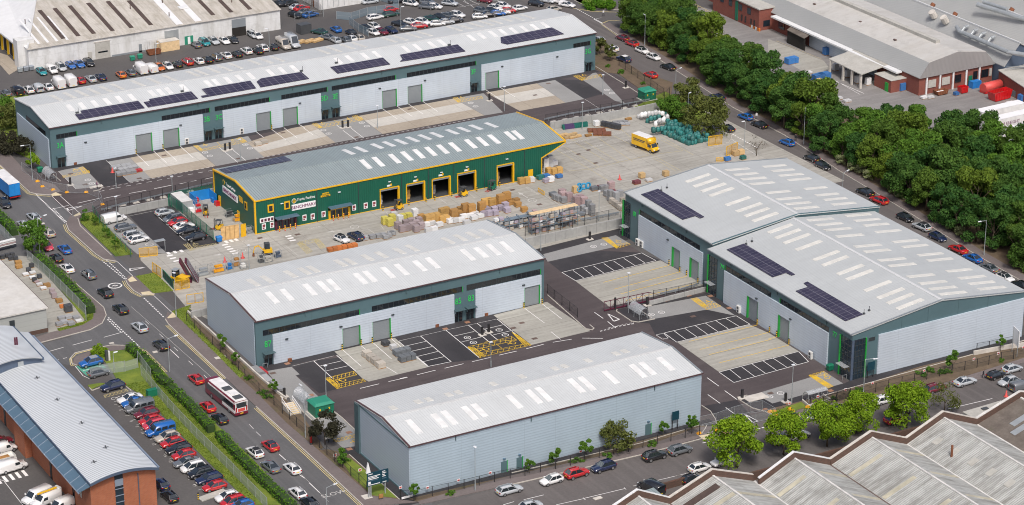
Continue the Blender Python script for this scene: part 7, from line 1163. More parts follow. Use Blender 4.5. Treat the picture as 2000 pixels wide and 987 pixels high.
fence('tall fence on the wall between estate road and hire yard',[(-70.04,62.35),(-66.55,64.23),(-61.37,64.75),(-58.38,65.23),(-56.38,65.41),(-53.5,65.54),(-50.33,65.96),(-47.15,66.38),(-43.94,66.8),(-40.99,66.94)],2.3,'mesh_dark','post_black',5); fence('black post fence above the wall beside the goods yard',[(42.02,66.27),(44.89,65.97),(47.93,66.11),(50.75,65.84),(53.67,65.8),(56.73,65.95),(59.58,65.69),(62.76,66.06),(65.7,66.04),(68.72,65.97),(72.01,66.31)]+[(74.71,66.38),(77.58,68.56)],2.3,'mesh_dark','post_black'); fence('black fence along the soil verge of the back road',[(79.29,94.23),(78.85,90.63),(78.64,87.4),(78.08,83.59),(77.76,80.14),(77.29,76.47),(76.77,72.87),(76.37,69.25)],2.0,'mesh_dark','post_black')
fence('black fence above the wall between racking and unit 81',[(3.35,8.45),(5.42,7.73),(8.37,7.65),(11.38,7.77),(14.3,7.72),(17.23,7.68),(20.18,7.63),(23.08,7.62),(26.06,7.57)],2.3,'mesh_dark','post_black'); fence('short black fence between the two yards of the wide block',[(8.32,-32.97),(10.98,-33.39),(13.81,-33.53),(16.67,-33.55),(19.51,-33.61),(19.64,-34.42)],2.3,'mesh_dark','post_black'); fence('black fence on the kerb beside the middle shed end',[(-7.63,-19.54),(-7.98,-22.64),(-8.11,-25.83),(-8.23,-28.98),(-8.51,-32.37)],2.0,'mesh_dark','post_black')
fence('blue grey palisade fence around the top compound',[(35.54,163.7),(38.42,160.76),(44.15,162.77),(49.34,162.48),(52.85,161.82),(54.99,165.99),(52.94,172.6),(53.11,175.25)],2.2,'mesh_blue','galvanised',3); fence('blue grey palisade fence between two car park rows',[(36.42,157.99),(35.8,151.29),(36.09,146.06)],2.2,'mesh_blue','galvanised',3); fence('post and wire fence round the patch by the white store',[(34.54,180.98),(34.99,171.95),(33.58,167.44),(25.62,168.02)],2.0,'mesh_dark','galvanised',4)
def wall(lab,pts,h,w=.35,mat='wall_concrete'):
    m = MB()
    for (x0,y0),(x1,y1) in zip(pts,pts[1:]): m.cbox((x0+x1)/2,(y0+y1)/2,0,math.hypot(x1-x0,y1-y0)+w*.6,w,h+.006*(len(m.f) % 7),0,math.atan2(y1-y0,x1-x0))
    tag(m.build('retaining_wall',mat),lab,'wall')
wall('concrete retaining wall below the racking beside unit 81',[(0.47,3.14),(2.49,3.11),(11.55,3.12),(23.97,2.93)],2.0); wall('concrete retaining wall behind the goods yard',[(40.76,61.99),(46.03,62.15),(52.82,61.47),(58.98,61.45),(64.4,61.33),(71.06,61.63)],1.9); wall('concrete retaining wall behind the white van and car park',[(-65.15,61.12),(-63.33,60.94),(-60.09,60.99),(-53.97,61.16)],1.6); wall('concrete wall behind the blue container in the hire yard',[(-53.64,61.23),(-49.23,61.8),(-43.18,61.9)],1.6); wall('white low wall along the soil strip by the middle shed',[(-72.58,6.45),(-72.47,-2.71),(-72.6,-15.13),(-72.7,-26.42)]+[(-72.65,-34.33),(-72.33,-37.61)],.5,.3,'stone_pale'); wall('concrete wall stub at the left end of the middle shed',[(-72.89,3.8),(-69.35,3.91)],1.4); wall('low wall below the sliding gate',[(6.65,-34.19),(10.9,-34.08),(20.14,-33.82)],.9,.3); wall('sloping pale wall at the right end of unit 77',[(46.48,-83.47),(52.86,-84.27),(57.02,-85.15)],.9,.3,'stone_pale'); wall('dark brick wall at the near corner of the works',[(-33.57,-99.93),(-28.94,-99.9),(-26.42,-99.99)],1.2,.4,'brick_dark')
def rail(lab,pts,h=.75,mat='rail_grey'):
    m = MB()
    for (x0,y0),(x1,y1) in zip(pts,pts[1:]):
        L = math.hypot(x1-x0,y1-y0); a = math.atan2(y1-y0,x1-x0); m.cbox((x0+x1)/2,(y0+y1)/2,h-.3,L,.1,.32,0,a); n = int(L/2.5)+1
        for i in range(n): m.cbox(x0+(x1-x0)*(i+.5)/n,y0+(y1-y0)*(i+.5)/n,0,.12,.14,h-.1,0,a)
    tag(m.build('crash_barrier',mat),lab,'barrier')
rail('grey crash barrier beside the road above the hire yard',[(-67.88,64.55),(-62.81,65.57),(-51.67,66.72),(-40.93,67.8)]); rail('grey crash barrier above the goods yard wall',[(42.56,67.82),(49.7,68.32),(57.37,67.76),(66.58,67.74),(71.43,67.75)]); rail('grey crash barrier in front of the racking end',[(17.39,9.68),(20.37,9.39),(23.47,9.27),(26.59,9.15)]); rail('grey knee rail between sliding gate and unit 79',[(10.78,-31.45),(15.43,-31.74),(20.24,-30.9)],.7)
BF = MB().hexa([(-.75,-.4,0),(.75,-.4,0),(.75,.4,0),(-.75,.4,0)],[(-.55,-.25,.28),(.55,-.25,.28),(.55,.25,.28),(-.55,.25,.28)]).mesh('concrete_foot','stone_pale')
for p in [(-65.63,65.86),(-62.5,66),(-59.4,65.99),(-56.3,65.98),(-53.14,66.04),(-49.7,66.04),(-46.69,66.39)]+[(44.19,66.47),(47.33,66.45),(50.47,66.43),(53.59,66.49),(56.84,66.59),(59.99,66.55),(63.62,66.56),(66.67,66.7)]: o = put('concrete_block',BF,None,(*p,.02)); name_it(o,'pale concrete barrier foot','along the crash barrier by the yard fence','block','concrete feet along the crash barrier')
SF = MB().hexa([(-.45,-.28,0),(.45,-.28,0),(.45,.28,0),(-.45,.28,0)],[(-.3,-.18,.32),(.3,-.18,.32),(.3,.18,.32),(-.3,.18,.32)]).mesh('barrier_block','orange')
def heras(ctx,pts,blocks):
    for (x0,y0),(x1,y1) in zip(pts,pts[1:]):
        o = empty('site_barrier',(x0+x1)/2,(y0+y1)/2,math.atan2(y1-y0,x1-x0),0); L = math.hypot(x1-x0,y1-y0)/2; m = MB().path([(-L,0,.1),(-L,0,2),(L,0,2),(L,0,.1),(-L,0,.15)],.03); m.build('barrier_frame','galvanised',o); MB().face([(-L,0,.1),(L,0,.1),(L,0,2),(-L,0,2)]).build('wire_panel','mesh_site',o); name_it(o,'open wire site barrier panel',ctx,'barrier','site barriers')
    for p in blocks: o = put('barrier_block',SF,None,(*p,.12)); name_it(o,'orange barrier block',ctx,'block','orange barrier blocks')
heras('at the entrance by unit 3A',[(-73.99,96.69),(-73.35,88.47),(-73.59,84.53),(-72.32,81.55),(-70.19,78.56),(-66.66,76.56),(-65.33,72.69),(-66.28,67.97),(-69.05,66.07),(-74.19,64.71)],[(-73.43,88.25),(-73.59,84.7),(-72.26,81.7),(-70.21,78.74),(-66.58,76.78),(-66.19,68.18),(-56.05,84.65)]); heras('at the south estate entrance',[(-14.15,-83.3),(-10.97,-83.58),(-6.63,-82.96),(-3.21,-82.95),(-1,-83.42)]+[(-0.8,-87.04),(-4.73,-86.73),(-8.2,-85.53),(-11.81,-86.15),(-15.63,-86.07)],[(-12.67,-86.24),(-11.75,-86.11),(-8.55,-85.53),(-0.26,-84.7),(0.43,-85.01),(-0.12,-86.45),(3.39,-85.6),(3.26,-86.54),(6.66,-86.47)]+[(-15.85,-85.67),(15.01,-42.89)][:1])
def gate(lab,a,b,h,mat='trim_yellow',mesh='mesh_yellow',n=2,cat='gate'):
    o = empty('yard_gate',(a[0]+b[0])/2,(a[1]+b[1])/2,math.atan2(b[1]-a[1],b[0]-a[0]),0,lab,cat); L = math.hypot(b[0]-a[0],b[1]-a[1])/2
    for i in range(n): x0,x1 = -L+2*L*i/n,-L+2*L*(i+1)/n; MB().path([(x0,0,.1),(x0,0,h),(x1,0,h),(x1,0,.1),(x0,0,.1)],.07).build('gate_leaf',mat,o); MB().face([(x0,0,.15),(x1,0,.15),(x1,0,h),(x0,0,h)]).build('gate_panel',mesh,o)
gate('yellow mesh gate pair beside the bulk bags',(66.43,35.11),(69.81,34.71),2.3); gate('yellow mesh gate standing open by the wooden crates',(66.15,27.53),(70,28.82),2.3); gate('small yellow barrier frame near the back gate',(62.42,25.96),(63.78,25.2),.9,n=1,cat='barrier'); gate('yellow mesh gate at the bottom of the shop car park',(-70.26,37.12),(-66.67,36.26),2.0); gate('orange gate with a green notice at the yard entrance',(-70.85,28.53),(-70.51,25.02),2.2); gate('yellow gate in front of the dumper',(-70.67,17.8),(-67.59,17.58),2.0); gate('thin orange framed fence beside the striped kerb',(-71.12,10.37),(-67.93,9.86),2.0,mesh='mesh_site'); gate('solid plywood yellow gate of the hire yard',(-52.17,37.27),(-48.44,36.79),3.0,'wood_new','wood_new',4); gate('narrow yellow door panel beside the plywood gate',(-47.85,36.94),(-46.78,36.99),2.8,'trim_yellow','trim_yellow',1,'panel'); gate('folding yellow sign barrier in the goods yard',(18.58,29.4),(18.5,26.64),.9,'trim_yellow','mesh_yellow',1,'barrier'); gate('dark green notice panels along the entrance fence',(-70.1,24.98),(-70.52,18.67),1.8,'substation_green','sign_dark',4,'panel')
o = empty('sliding_gate',*(2.82,-32.74),math.atan2((7.83,-32.33)[1]-(-1.18,-32.05)[1],(7.83,-32.33)[0]-(-1.18,-32.05)[0]),0,'dark sliding gate with lattice bracing between the two lots','gate'); m = MB(); m.bar((-5.5,0,.3),(8,0,.3),.13); m.bar((-5.5,0,2.1),(4.5,0,2.1),.08); m.bar((4.5,0,2.1),(8,0,.5),.06)
for i in range(8): x = -5.5+i*1.43; m.bar((x,0,.3),(x,0,2.1),.05); m.bar((x,0,.3 if i % 2 else 2.1),(x+1.43 if i < 7 else x,0,2.1 if i % 2 else .3),.035)
m.build('gate_leaf','plum',o); MB().box(-3.2,-.15,0,-2.9,.15,2.5).build('gate_post','post_black',o)
# ---------------------------------------------------------------- street furniture
def lamp(p,h,deg,lab,arm=1.6,mat='post_grey'):
    o = empty('street_lamp',*p,R(deg),.05,lab,'street lamp'); MB().bar((0,0,0),(0,0,1.2),.11,8).bar((0,0,1.2),(0,0,h),.075,8,0,.05).build('post',mat,o)
    if arm: MB().bar((0,0,h),(arm,0,h+.15),.045,6).build('arm',mat,o); MB().hexa([(arm-.2,-.14,h+.05),(arm+.6,-.1,h+.1),(arm+.6,.1,h+.1),(arm-.2,.14,h+.05)],[(arm-.2,-.1,h+.22),(arm+.6,-.06,h+.22),(arm+.6,.06,h+.22),(arm-.2,.1,h+.22)]).build('lantern','lamp_head',o)
    else: MB().box(-.3,-.2,h,.3,.2,h+.12).build('lantern','lamp_head',o)
for p,h,d,lab,*a in (((-74.01,89.76),8.2,180,'tall lamp post beside the cycle shelter by unit 3A'),((-87.38,48.01),8.2,10,'lamp post at the hedge beside the passing beige car'),((-75.37,5.56),9.2,100,'tall plain lamp post at the tactile corner',0),((-85.96,-16.67),6.6,10,'lamp post at the kerb beside the black sports suv'),((-75.85,-53.25),9.6,100,'tall lamp post beside the red postbox',.8),((-84.35,-79.44),4.4,10,'lamp post by the hedge at the bottom edge'),((-59.72,-84.83),8.0,90,'lamp post in front of the long silver wall',0),((76.31,64.12),8.0,20,'lamp post at the back road opposite the black saloon'),((70.09,49.29),7.6,20,'lamp post among the green bulk bags',.4),((93.48,104.8),8.0,90,'lamp post in the footway before the upper belt',.3),((85.75,25.27),8.5,20,'lamp post beside the blue hatchback under the belt',.3),((69.48,-11.13),8.0,20,'lamp post rising behind the grey roof'),((79.13,-46.45),7.6,180,'lamp post in the lower belt beside the parked cars'),((71,27.51),7.4,180,'lamp post beside the back gate crates',.4),((-66.31,-41.69),6.8,0,'slim lamp post beside the yellow hatched bay',0),((-33.93,-43.93),5.0,0,'slim lamp post in the middle shed forecourt',0),((2.38,-33.21),7.2,0,'slim lamp post beside the sliding gate',0),((2.23,0.11),6.4,0,'slim lamp post below the racking wall',0),((21.06,8.29),6.6,0,'slim lamp post in the paving stacks yard',0),((6.77,82.82),5.4,0,'slim lamp post on the long terrace forecourt',0),((-59.96,76.07),4.6,0,'slim lamp post on the black bay near unit 3A',0),((-67.36,56.61),6.0,0,'slim lamp post beside the parked white van',0),((5.08,-83.72),7.6,0,'slim lamp post beside the cycle shelter of unit 77',0),((18.13,-87.41),7.2,330,'lamp post at the corner glass of unit 77'),((45.98,147.16),6.0,0,'lamp post among the cars of the top car park',.4),((-19.51,152.4),5.0,0,'lamp post among vans behind the long terrace',.5),((8.84,147.08),6.0,150,'lamp post beside the camper behind the terrace',.4),((-29.55,78.56),5.0,0,'slim lamp post near units 3B and 3C',0),((37.97,78.65),6.0,0,'slim lamp post near unit 3F',0),((64.21,77.25),5.0,0,'slim post with grey box near unit 3G',0),((47.37,58.77),6.5,0,'slim lamp post among the purple and green bins',0),((-53.53,20.28),5.2,0,'grey camera post in the hire yard',0),((-94.37,-10.61),3.2,0,'white camera pole at the pale gate',.3),((-50.84,66.44),4.2,0,'thin post above the parked white van',0)): lamp(p,h,d,lab,*(a or [1.6]))
HB = {}
for key,(ma,mb2) in dict(y=('hazard_yellow','post_black'),r=('sign_red','hazard_yellow')).items():
    m = MB()
    for i in range(6): m.lathe(0,0,[(.13,i*.2),(.13,i*.2+.2)],8,i % 2)
    HB[key] = m.mesh('bollard',[ma,mb2])
for ctx,pts in (('beside the roller doors of the middle shed',[(-54.27,-23.54),(-50.23,-23.36),(-48.01,-23.54),(-43.98,-23.53)]+[(-15.23,-23.44),(-11.07,-23.28)]),('beside the roller doors of the wide block',[(20.95,-18.96),(20.74,-23.24),(20.93,-25.41),(20.78,-29.71),(19.58,-52.02)]+[(19.53,-56.14),(19.5,-58.52),(19.5,-62.51)]),('beside the roller doors of the long terrace',[(-48.06,94.34),(-43.87,94.68),(-41.59,94.27),(-37.25,94.85)]+[(-14.83,94.05),(-11.73,94.85),(-7.65,95.11),(13.97,94.92),(18.18,95.21),(20.72,94.85),(24.96,95.14),(41.69,94.77),(46.04,95.32)]),('outside the stock doors of the green shop',[(-15.67,35.79),(-9.5,35.76),(-5.34,35.84),(-3.27,35.72),(0.89,35.83),(7.06,35.9),(12.9,36.18)])):
    for p in pts: o = put('bollard',HB['y'],None,(*p,.02)); name_it(o,'yellow banded bollard',ctx,'bollard','banded bollards')
for p in [(-39.71,35.76),(-38.51,35.66),(-37.22,35.76),(-36.12,35.71),(-27.25,35.96),(-26.08,35.89),(-24.87,35.88),(-23.71,35.9)]: o = put('bollard',HB['r'],None,(*p,.03)); name_it(o,'slim banded bollard','outside the shop entrances','bollard','banded bollards')
EV = MB().box(-.7,-.5,0,.7,.5,.12,1).box(-.2,-.16,.12,.2,.16,1.75).mesh('charging_post',['post_black','stone_pale'])
for p,lab in (((14.04,0.34),'unit 81'),((-67.88,82.91),'unit 3A'),((-29.91,86.18),'units 3B and 3C on the left'),((-28.66,86.44),'units 3B and 3C on the right'),((-28.38,-30.6),'units 85 and 83 on the left'),((-26.74,-30.17),'units 85 and 83 on the right'),((6.21,-34.09),'the clear cycle shelter of unit 79'),((-1.21,-77.44),'the south estate corner kerb'),((4.64,-82.48),'the cycle shelter of unit 77'),((-0.17,86.96),'units 3D and 3E on the left'),((1.12,86.74),'units 3D and 3E on the right'),((38.64,87.06),'unit 3F'),((-72.14,-36.61),'the steps by the soil strip'),((71.89,79.2),'unit 3G')): tag(put('charging_post',EV,None,(*p,.02)),'black charging post near '+lab,'charging post','charging posts')
AC = MB().box(-.5,-.22,.1,.5,.22,1.5).mesh('casing','ac_white'); ACF = MB(); 
for z in (.45,1.1): disc(ACF,(0,-.22,z),.27,'y',.02)
ACF = ACF.mesh('fan','machine_grey')
for p,lab,d in (((-35.79,94.42),'door 3B',0),((-22.21,94.49),'the panel right of 3C',0),((-5.96,95.18),'the panel left of 3D',0),((11.83,95.07),'the door right of 3E',0),((27.47,94.8),'the panel left of 3F',0),((19.51,-45.79),'unit 79',-90),((19.15,-69.81),'unit 77',-90),((20.79,-7.37),'the corner glass of unit 81',-90),((20.97,-8.68),'the first door of unit 81',-90)):
    o = empty('air_conditioner',*p,R(d),.02,'white twin fan air conditioner outside '+lab,'air conditioner','air conditioning units'); put('casing',AC,o); put('fan',ACF,o)
SB = MB().box(-.35,-.2,0,.35,.2,.6).mesh('service_box','steel_rust')
for p in [(-62.45,94.47)]+[(-64.93,-23.43),(-34.03,-23),(-23.34,-23.04)]+[(-33.96,94.76)]+[(7.3,95.2),(-4.51,95.09),(32.32,95.01)]: o = put('service_box',SB,None,(*p,.02)); name_it(o,'rust red meter box','at the foot of silver front walls','box','meter boxes at the wall foot')
def substation(p,dx,dy,h,rz,lab):
    o = empty('substation',*p,rz,.02,lab,'substation'); MB().box(-dx/2-.3,-dy/2-.3,0,dx/2+.3,dy/2+.3,.15).build('plinth','stone_pale',o); MB().box(-dx/2,-dy/2,.15,dx/2,dy/2,h).build('cabinet','substation_green',o); MB().hexa([(-dx/2-.15,-dy/2-.15,h),(dx/2+.15,-dy/2-.15,h),(dx/2+.15,dy/2+.15,h),(-dx/2-.15,dy/2+.15,h)],[(-dx/2+.3,-dy/2+.3,h+.4),(dx/2-.3,-dy/2+.3,h+.4),(dx/2-.3,dy/2-.3,h+.4),(-dx/2+.3,dy/2-.3,h+.4)]).build('roof','substation_top',o)
    for x in (-dx*.25,dx*.25): MB().box(x-.15,-dy/2-.03,1.3,x+.15,-dy/2,1.7).build('warning_sign','hazard_yellow',o)
    for t in (-dx*.02,dx*.3): MB().box(t,-dy/2-.02,.2,t+.03,-dy/2,h-.1).build('door_joint','post_black',o)
substation((-69.35,-45.84),3.6,3.2,2.3,0,'green substation cabinet beside the dark tree'); substation((71.85,69.63),3.2,3.0,2.3,0,'green substation cabinet near the back road fence')
o = empty('postbox',*(-76.12,-56.06),0,.1,'red pillar postbox on the main road footway','postbox'); MB().lathe(0,0,[(.25,0),(.25,.3)],10).build('base','post_black',o); MB().lathe(0,0,[(.23,.3),(.23,1.4),(.29,1.42),(.29,1.5),(.18,1.62)],10).build('pillar','red_gloss',o)
def bin_(p,rz,lab,mat,s=1.): o = empty('wheeled_bin',*p,rz,.05,lab,'bin'); MB().hexa([(-.5*s,-.35*s,.15),(.5*s,-.35*s,.15),(.5*s,.35*s,.15),(-.5*s,.35*s,.15)],[(-.62*s,-.45*s,1.1*s),(.62*s,-.45*s,1.1*s),(.62*s,.45*s,1.1*s),(-.62*s,.45*s,1.1*s)]).build('body',mat,o); MB().hexa([(-.64*s,-.47*s,1.1*s),(.64*s,-.47*s,1.1*s),(.64*s,.47*s,1.1*s),(-.64*s,.47*s,1.1*s)],[(-.5*s,-.2*s,1.3*s),(.5*s,-.2*s,1.3*s),(.5*s,.3*s,1.3*s),(-.5*s,.3*s,1.3*s)]).build('lid',mat,o)
for p,rz,lab,mat in (((-70.92,93.55),0,'dark green bin behind the cycle shelter','substation_green'),((61.91,95.05),0,'small dark green bin at the silver wall of 3G','substation_green'),((19.3,-75.74),0,'dark green bin at the teal corner of unit 77','substation_green'),((-52.87,36.84),0,'bright blue bin at the bottom of the mesh fence','blue_plastic'),((-51.2,162.44),0,'grey blue bin left of the three depot bins','post_grey'),((-49.68,162.5),0,'blue bin in the middle of the three depot bins','rail_grey'),((-48.25,162.5),0,'blue bin nearest the teal depot car','rail_grey'),((-23.78,157.42),0,'small green drum bin left on the depot yard','substation_top'),((-21.57,157.95),0,'small green drum bin right on the depot yard','substation_top')): bin_(p,rz,lab,mat)
def shelter(p,rz,L,lab):
    o = empty('cycle_shelter',*p,rz,.03,lab,'cycle shelter'); n = 7; arc_ = [(1.25*cos(pi*(.14+.54*i/n)),2.15*sin(pi*(.14+.54*i/n))+.1) for i in range(n+1)]
    m = MB()
    for (a,za),(b,zb) in zip(arc_,arc_[1:]): m.hexa([(-L/2,a,za),(L/2,a,za),(L/2,b,zb),(-L/2,b,zb)],[(-L/2,a+.02,za+.04),(L/2,a+.02,za+.04),(L/2,b+.02,zb+.04),(-L/2,b+.02,zb+.04)])
    m.build('roof','shelter_clear',o)
    for x in (-L/2,0,L/2): m = MB(); m.path([(x,a,z) for a,z in arc_],.05); m.bar((x,arc_[-1][0],0),(x,arc_[-1][0],arc_[-1][1]),.05); m.bar((x,1.2,0),(x,*arc_[0]),.05); m.build('frame','galvanised',o)
    for i in range(5): x = -L/2+.5+i*(L-1)/4; MB().path([(x,-.7,0),(x,-.7,.8),(x,.5,.8),(x,.5,0)],.035).build('cycle_stand','hoop',o)
    MB().box(-L/2-.2,-1.5,0,L/2+.2,-1.4,.06).build('kerb_edge','stone_pale',o)
shelter((-70.15,-40.6),R(90),4.6,'clear roofed cycle shelter beside the green substation'); shelter((-70.33,88.6),R(90),4.4,'clear roofed cycle shelter beside unit 3A'); shelter((2.25,-37.41),R(90),4.0,'clear roofed cycle shelter beside the sliding gate'); shelter((9.52,-84.85),R(0),4.2,'clear roofed cycle shelter beside the fence of unit 77')
wall('low pale planter wall round the cycle shelter of unit 77',[(7.29,-83.98),(6.96,-86.36),(11.75,-86.12),(11.83,-83.96)],.5,.2,'stone_pale')
for lab,p,rz in (('at the glass corner below the grey canopy',(19.36,-80.1),0),('beside the stacked red barriers',(-70.05,-23.71),0),('below the racking wall',(21.31,-0.34),0),('beside the yellow wheelchair bay at the left',(-66.04,94.99),0)): tag(MB().path([(-.45,0,0),(-.45,0,.9),(.45,0,.9),(.45,0,0)],.045).build('cycle_hoop','hoop',None,(*p,.02),rz),'bare steel cycle hoop '+lab,'cycle stand')
o = empty('sign_board',*(-74.5,-78.51),0,.1,'tall dark teal estate sign board on grey posts','sign'); MB().box(-2.0,-.08,2.1,.55,.08,4.5).box(.6,-.08,2.1,1.9,.08,4.5).build('board','sign_dark',o)
for x in (-1.7,-1.35,1.3): MB().box(x-.09,-.02,0,x+.09,.16,2.3).build('post','galvanised',o)
m = MB(); 
for z,a,b in ((4.2,-1.85,-1.0),(3.75,-1.85,.35),(3.5,-1.85,-.2),(3.25,-1.85,.1),(2.25,-1.85,.3),(4.2,.75,1.3),(3.9,.75,1.5),(3.6,.75,1.2),(3.3,.75,1.4),(2.25,.75,1.5)): m.box(a,-.1,z,b,-.08,z+.12)
m.box(-1.85,-.1,2.45,-1.4,-.08,2.9); m.build('sign_text','sign_white',o); MB().box(-1.85,-.1,3.0,-.1,-.08,3.1).box(.75,-.1,2.9,1.5,-.08,3.05).build('sign_text','steel_blue',o); MB().hexa([(-2.1,0,4.5),(-1.3,0,4.5),(-1.3,.3,4.5),(-2.1,.3,4.5)],[(-1.75,0,6.4),(-1.7,0,6.4),(-1.7,.3,6.4),(-1.75,.3,6.4)]).build('finial','sign_white',o)
def frame_sign(p,rz,w,h,z,lab,mat,pm='post_black'): o = empty('notice_board',*p,rz,.05,lab,'sign'); MB().box(-w/2,-.05,z,w/2,.05,z+h).build('board',mat,o); [MB().box(x-.06,.05,0,x+.06,.15,z+h).build('post',pm,o) for x in (-w*.4,w*.4)]
frame_sign((-18.5,-82.13),0,1.4,1.6,1.9,'dark framed notice board near the right fire door','sign_dark'); frame_sign((23.93,-81.82),0,1.6,1.6,1.5,'dark framed notice board at the corner of unit 77','sign_dark'); frame_sign((53.29,-86.97),R(74),2.8,3.2,2.0,'tall white backed hoarding at the right end of unit 77','sign_white','galvanised'); frame_sign((-74.74,-79.98),0,.8,.7,.3,'small brown utility cabinet below the sign board','wood_brown'); frame_sign((-71.02,-82.09),0,2.0,.35,.3,'low white street name plate at the south corner','sign_white'); frame_sign((-73.52,-56.97),0,.9,.5,.8,'small white notice beside the dark tree','sign_white'); 
CN = MB().lathe(0,0,[(.3,0),(.3,.04),(.17,.05),(.04,.75)],8).mesh('traffic_cone','sign_red')
for p,lab in (((-56.18,26.35),'red cone left in the hire yard'),((-52.2,26.51),'red cone right in the hire yard'),((-57.07,85.69),'red and white cone on the black bay'),((37.7,26.85),'red cone with tall pole in the goods yard'),((40.24,-100.2),'orange cone beside the white coped wall')): o = put('traffic_cone',CN,None,(*p,.03)); o.scale = (1.6,1.6,1.6); tag(o,lab,'cone')
def steps(): 
    o = empty('steps',*(-73.56,-42.8),R(0),.05,'concrete steps with white handrails down from the footway','steps'); m = MB()
    for i in range(6): m.box(-1.0,1.6-i*.5,0,1.0,1.1-i*.5,1.1-i*.17,0).box(-.9,1.16-i*.5,1.1-i*.17,.9,1.1-i*.5,1.13-i*.17,1)
    m.build('flight',['stone_pale','hazard_yellow'],o)
    for s in (-1,1): MB().path([(s,1.9,1.1),(s,1.9,2.1),(s,-1.6,1.1),(s,-1.6,.1)],.06).build('handrail','sign_white',o); MB().hexa([(s-.1,1.7,0),(s+.1,1.7,0),(s+.1,-1.6,0),(s-.1,-1.6,0)],[(s-.1,1.7,1.5),(s+.1,1.7,1.5),(s+.1,-1.6,.4),(s-.1,-1.6,.4)]).build('side_wall','stone_pale',o)
steps()

# ---------------------------------------------------------------- goods, plant and people
CL = dict(wood=(.58,.34,.09),brown=(.42,.22,.055),pale=(.62,.42,.19),white=(.74,.75,.75),grey=(.33,.34,.35),slate=(.16,.18,.20),dark=(.045,.05,.06),pink=(.46,.33,.33),mauve=(.36,.29,.30),purple=(.42,.37,.45),yellow=(.62,.55,.10),red=(.5,.02,.03),maroon=(.16,.03,.04),blue=(.02,.16,.45),teal=(.005,.16,.15),green=(.005,.12,.095),orange=(.62,.18,.03),rust=(.24,.07,.02),cream=(.62,.52,.33),sand=(.47,.43,.37))
SM = {}
def stack_mesh(w,d,h,n,seed=0):
    k = (w,d,h,n)
    if k not in SM:
        r = random.Random(hash((w*10,d*10,h*10,n)) % 999); m = MB(); q = MB(); nx = max(1,round(w/1.15))
        for i in range(nx): x = -w/2+w*(i+.5)/nx; q.box(x-w/nx*.46,-d*.46,0,x+w/nx*.46,d*.46,.13)
        for j in range(n):
            for i in range(nx):
                x = -w/2+w*(i+.5)/nx+r.uniform(-.03,.03); y = r.uniform(-.04,.04); z0,z1 = .13+(h-.13)*j/n,.13+(h-.13)*(j+1)/n-.035; a = r.uniform(.95,1.0)
                m.box(x-w/nx*.485*a,y-d/2*a,z0,x+w/nx*.485*a,y+d/2*a,z1)
        SM[k] = m.mesh('load','tint_goods'),q.mesh('pallet','wood_brown')
    return SM[k]
def goods(desc,ctx,cat,col,pts,w=1.2,d=1.1,h=1.2,n=3,rz=0.,z=.03):
    for p in pts:
        a,b = stack_mesh(w,d,h,n); o = empty(desc.replace(' ','_').split('_of_')[0],p[0],p[1],rz+rnd.uniform(-.05,.05),z); put('load',a,o,color=(lambda k: tuple(c*k for c in CL[col]))(rnd.uniform(.7,1.12))); put('pallet',b,o); name_it(o,desc,ctx,cat,'pallets of stock in the goods yard')
Y1 = 'in the stock rows facing the green shop'; Y2 = 'in the stock rows beyond the racking'; Y3 = 'at the open end of the green shop'; Y4 = 'below the concrete wall of the goods yard'; Y5 = 'in the hire yard'
goods('long timber pack',Y1,'timber','wood',[(-9.99,24.3)],3.4,1.3,2.2,3); goods('timber pack',Y1,'timber','wood',[(-5.4,27.58),(-7.56,23.7),(6.17,27.27),(5.08,27.94)],2.3,1.2,1.5,2); goods('tall timber pack',Y1,'timber','brown',[(-5.13,23.78),(-0.57,24.41),(1.94,24.46),(7.58,26.3),(9.36,26.87),(-1.51,25.31)],1.7,1.2,2.5,4); goods('low timber pack',Y1,'timber','brown',[(-10.77,27.63),(-1.58,27.4),(-2.65,25.43),(9.66,25.96)]+[(9.63,25.69),(11.11,25.82),(10.34,23.84),(10.07,20.62)],1.4,1.1,1.1,2)
goods('yellow sack pallet',Y1,'sacks','yellow',[(-18.8,28.79),(-18.32,27.44),(-16.87,29.21),(-14.81,28.33),(-13.48,28.16)],1.3,1.2,1.7,4); goods('white topped sack pallet',Y1,'sacks','white',[(-15.9,30.18),(-15.65,28.08),(-11.26,29.72)],1.2,1.2,1.7,4)
goods('mauve brick pack',Y1,'bricks','mauve',[(-17.55,25.3),(-17.68,23.24),(-15.65,25.5),(-16.52,23.22),(-14.25,25.78),(-15.13,23.5),(-13.8,24.24),(-12.54,25.46),(-15.09,21.77),(-13.44,22.54)],1.3,1.1,1.5,3); goods('white wrapped block pack',Y1,'blocks','white',[(-12.58,25.83),(-11.94,23.31),(-10.53,23.46),(-9.49,22.01),(-6.54,22.62),(-6.38,23.26),(-5.52,22.34),(-4.31,22.09),(-2.93,23.47),(-1.53,23.11),(-1.4,21.74),(-0.13,23.63),(0.3,22.08),(-4,20.18),(-12.96,20.34),(-11.59,20.42)],1.5,1.0,1.0,1)
goods('purple sack pallet',Y1,'sacks','purple',[(2.97,24.29),(1.34,22.36),(2.38,22.21),(4.53,23.62),(3.72,21.88),(5.95,23.7),(7.78,24.66),(6.67,21.97)],1.3,1.2,1.2,4); goods('grey paving pack','behind the middle shed roof','paving','grey',[(-26.34,23.01),(-24.74,22.92),(-23.36,22.7),(-22.3,21.53),(-20.56,22.59)]+[(-22.43,22.56),(-21.56,21.85),(-20.26,22.59)],1.3,1.1,.9,3); goods('flat orange brown pack','behind the middle shed roof','timber','orange',[(-34.71,20.99),(-32.7,20.89),(-30.43,20.72)],2.2,1.2,.8,2)
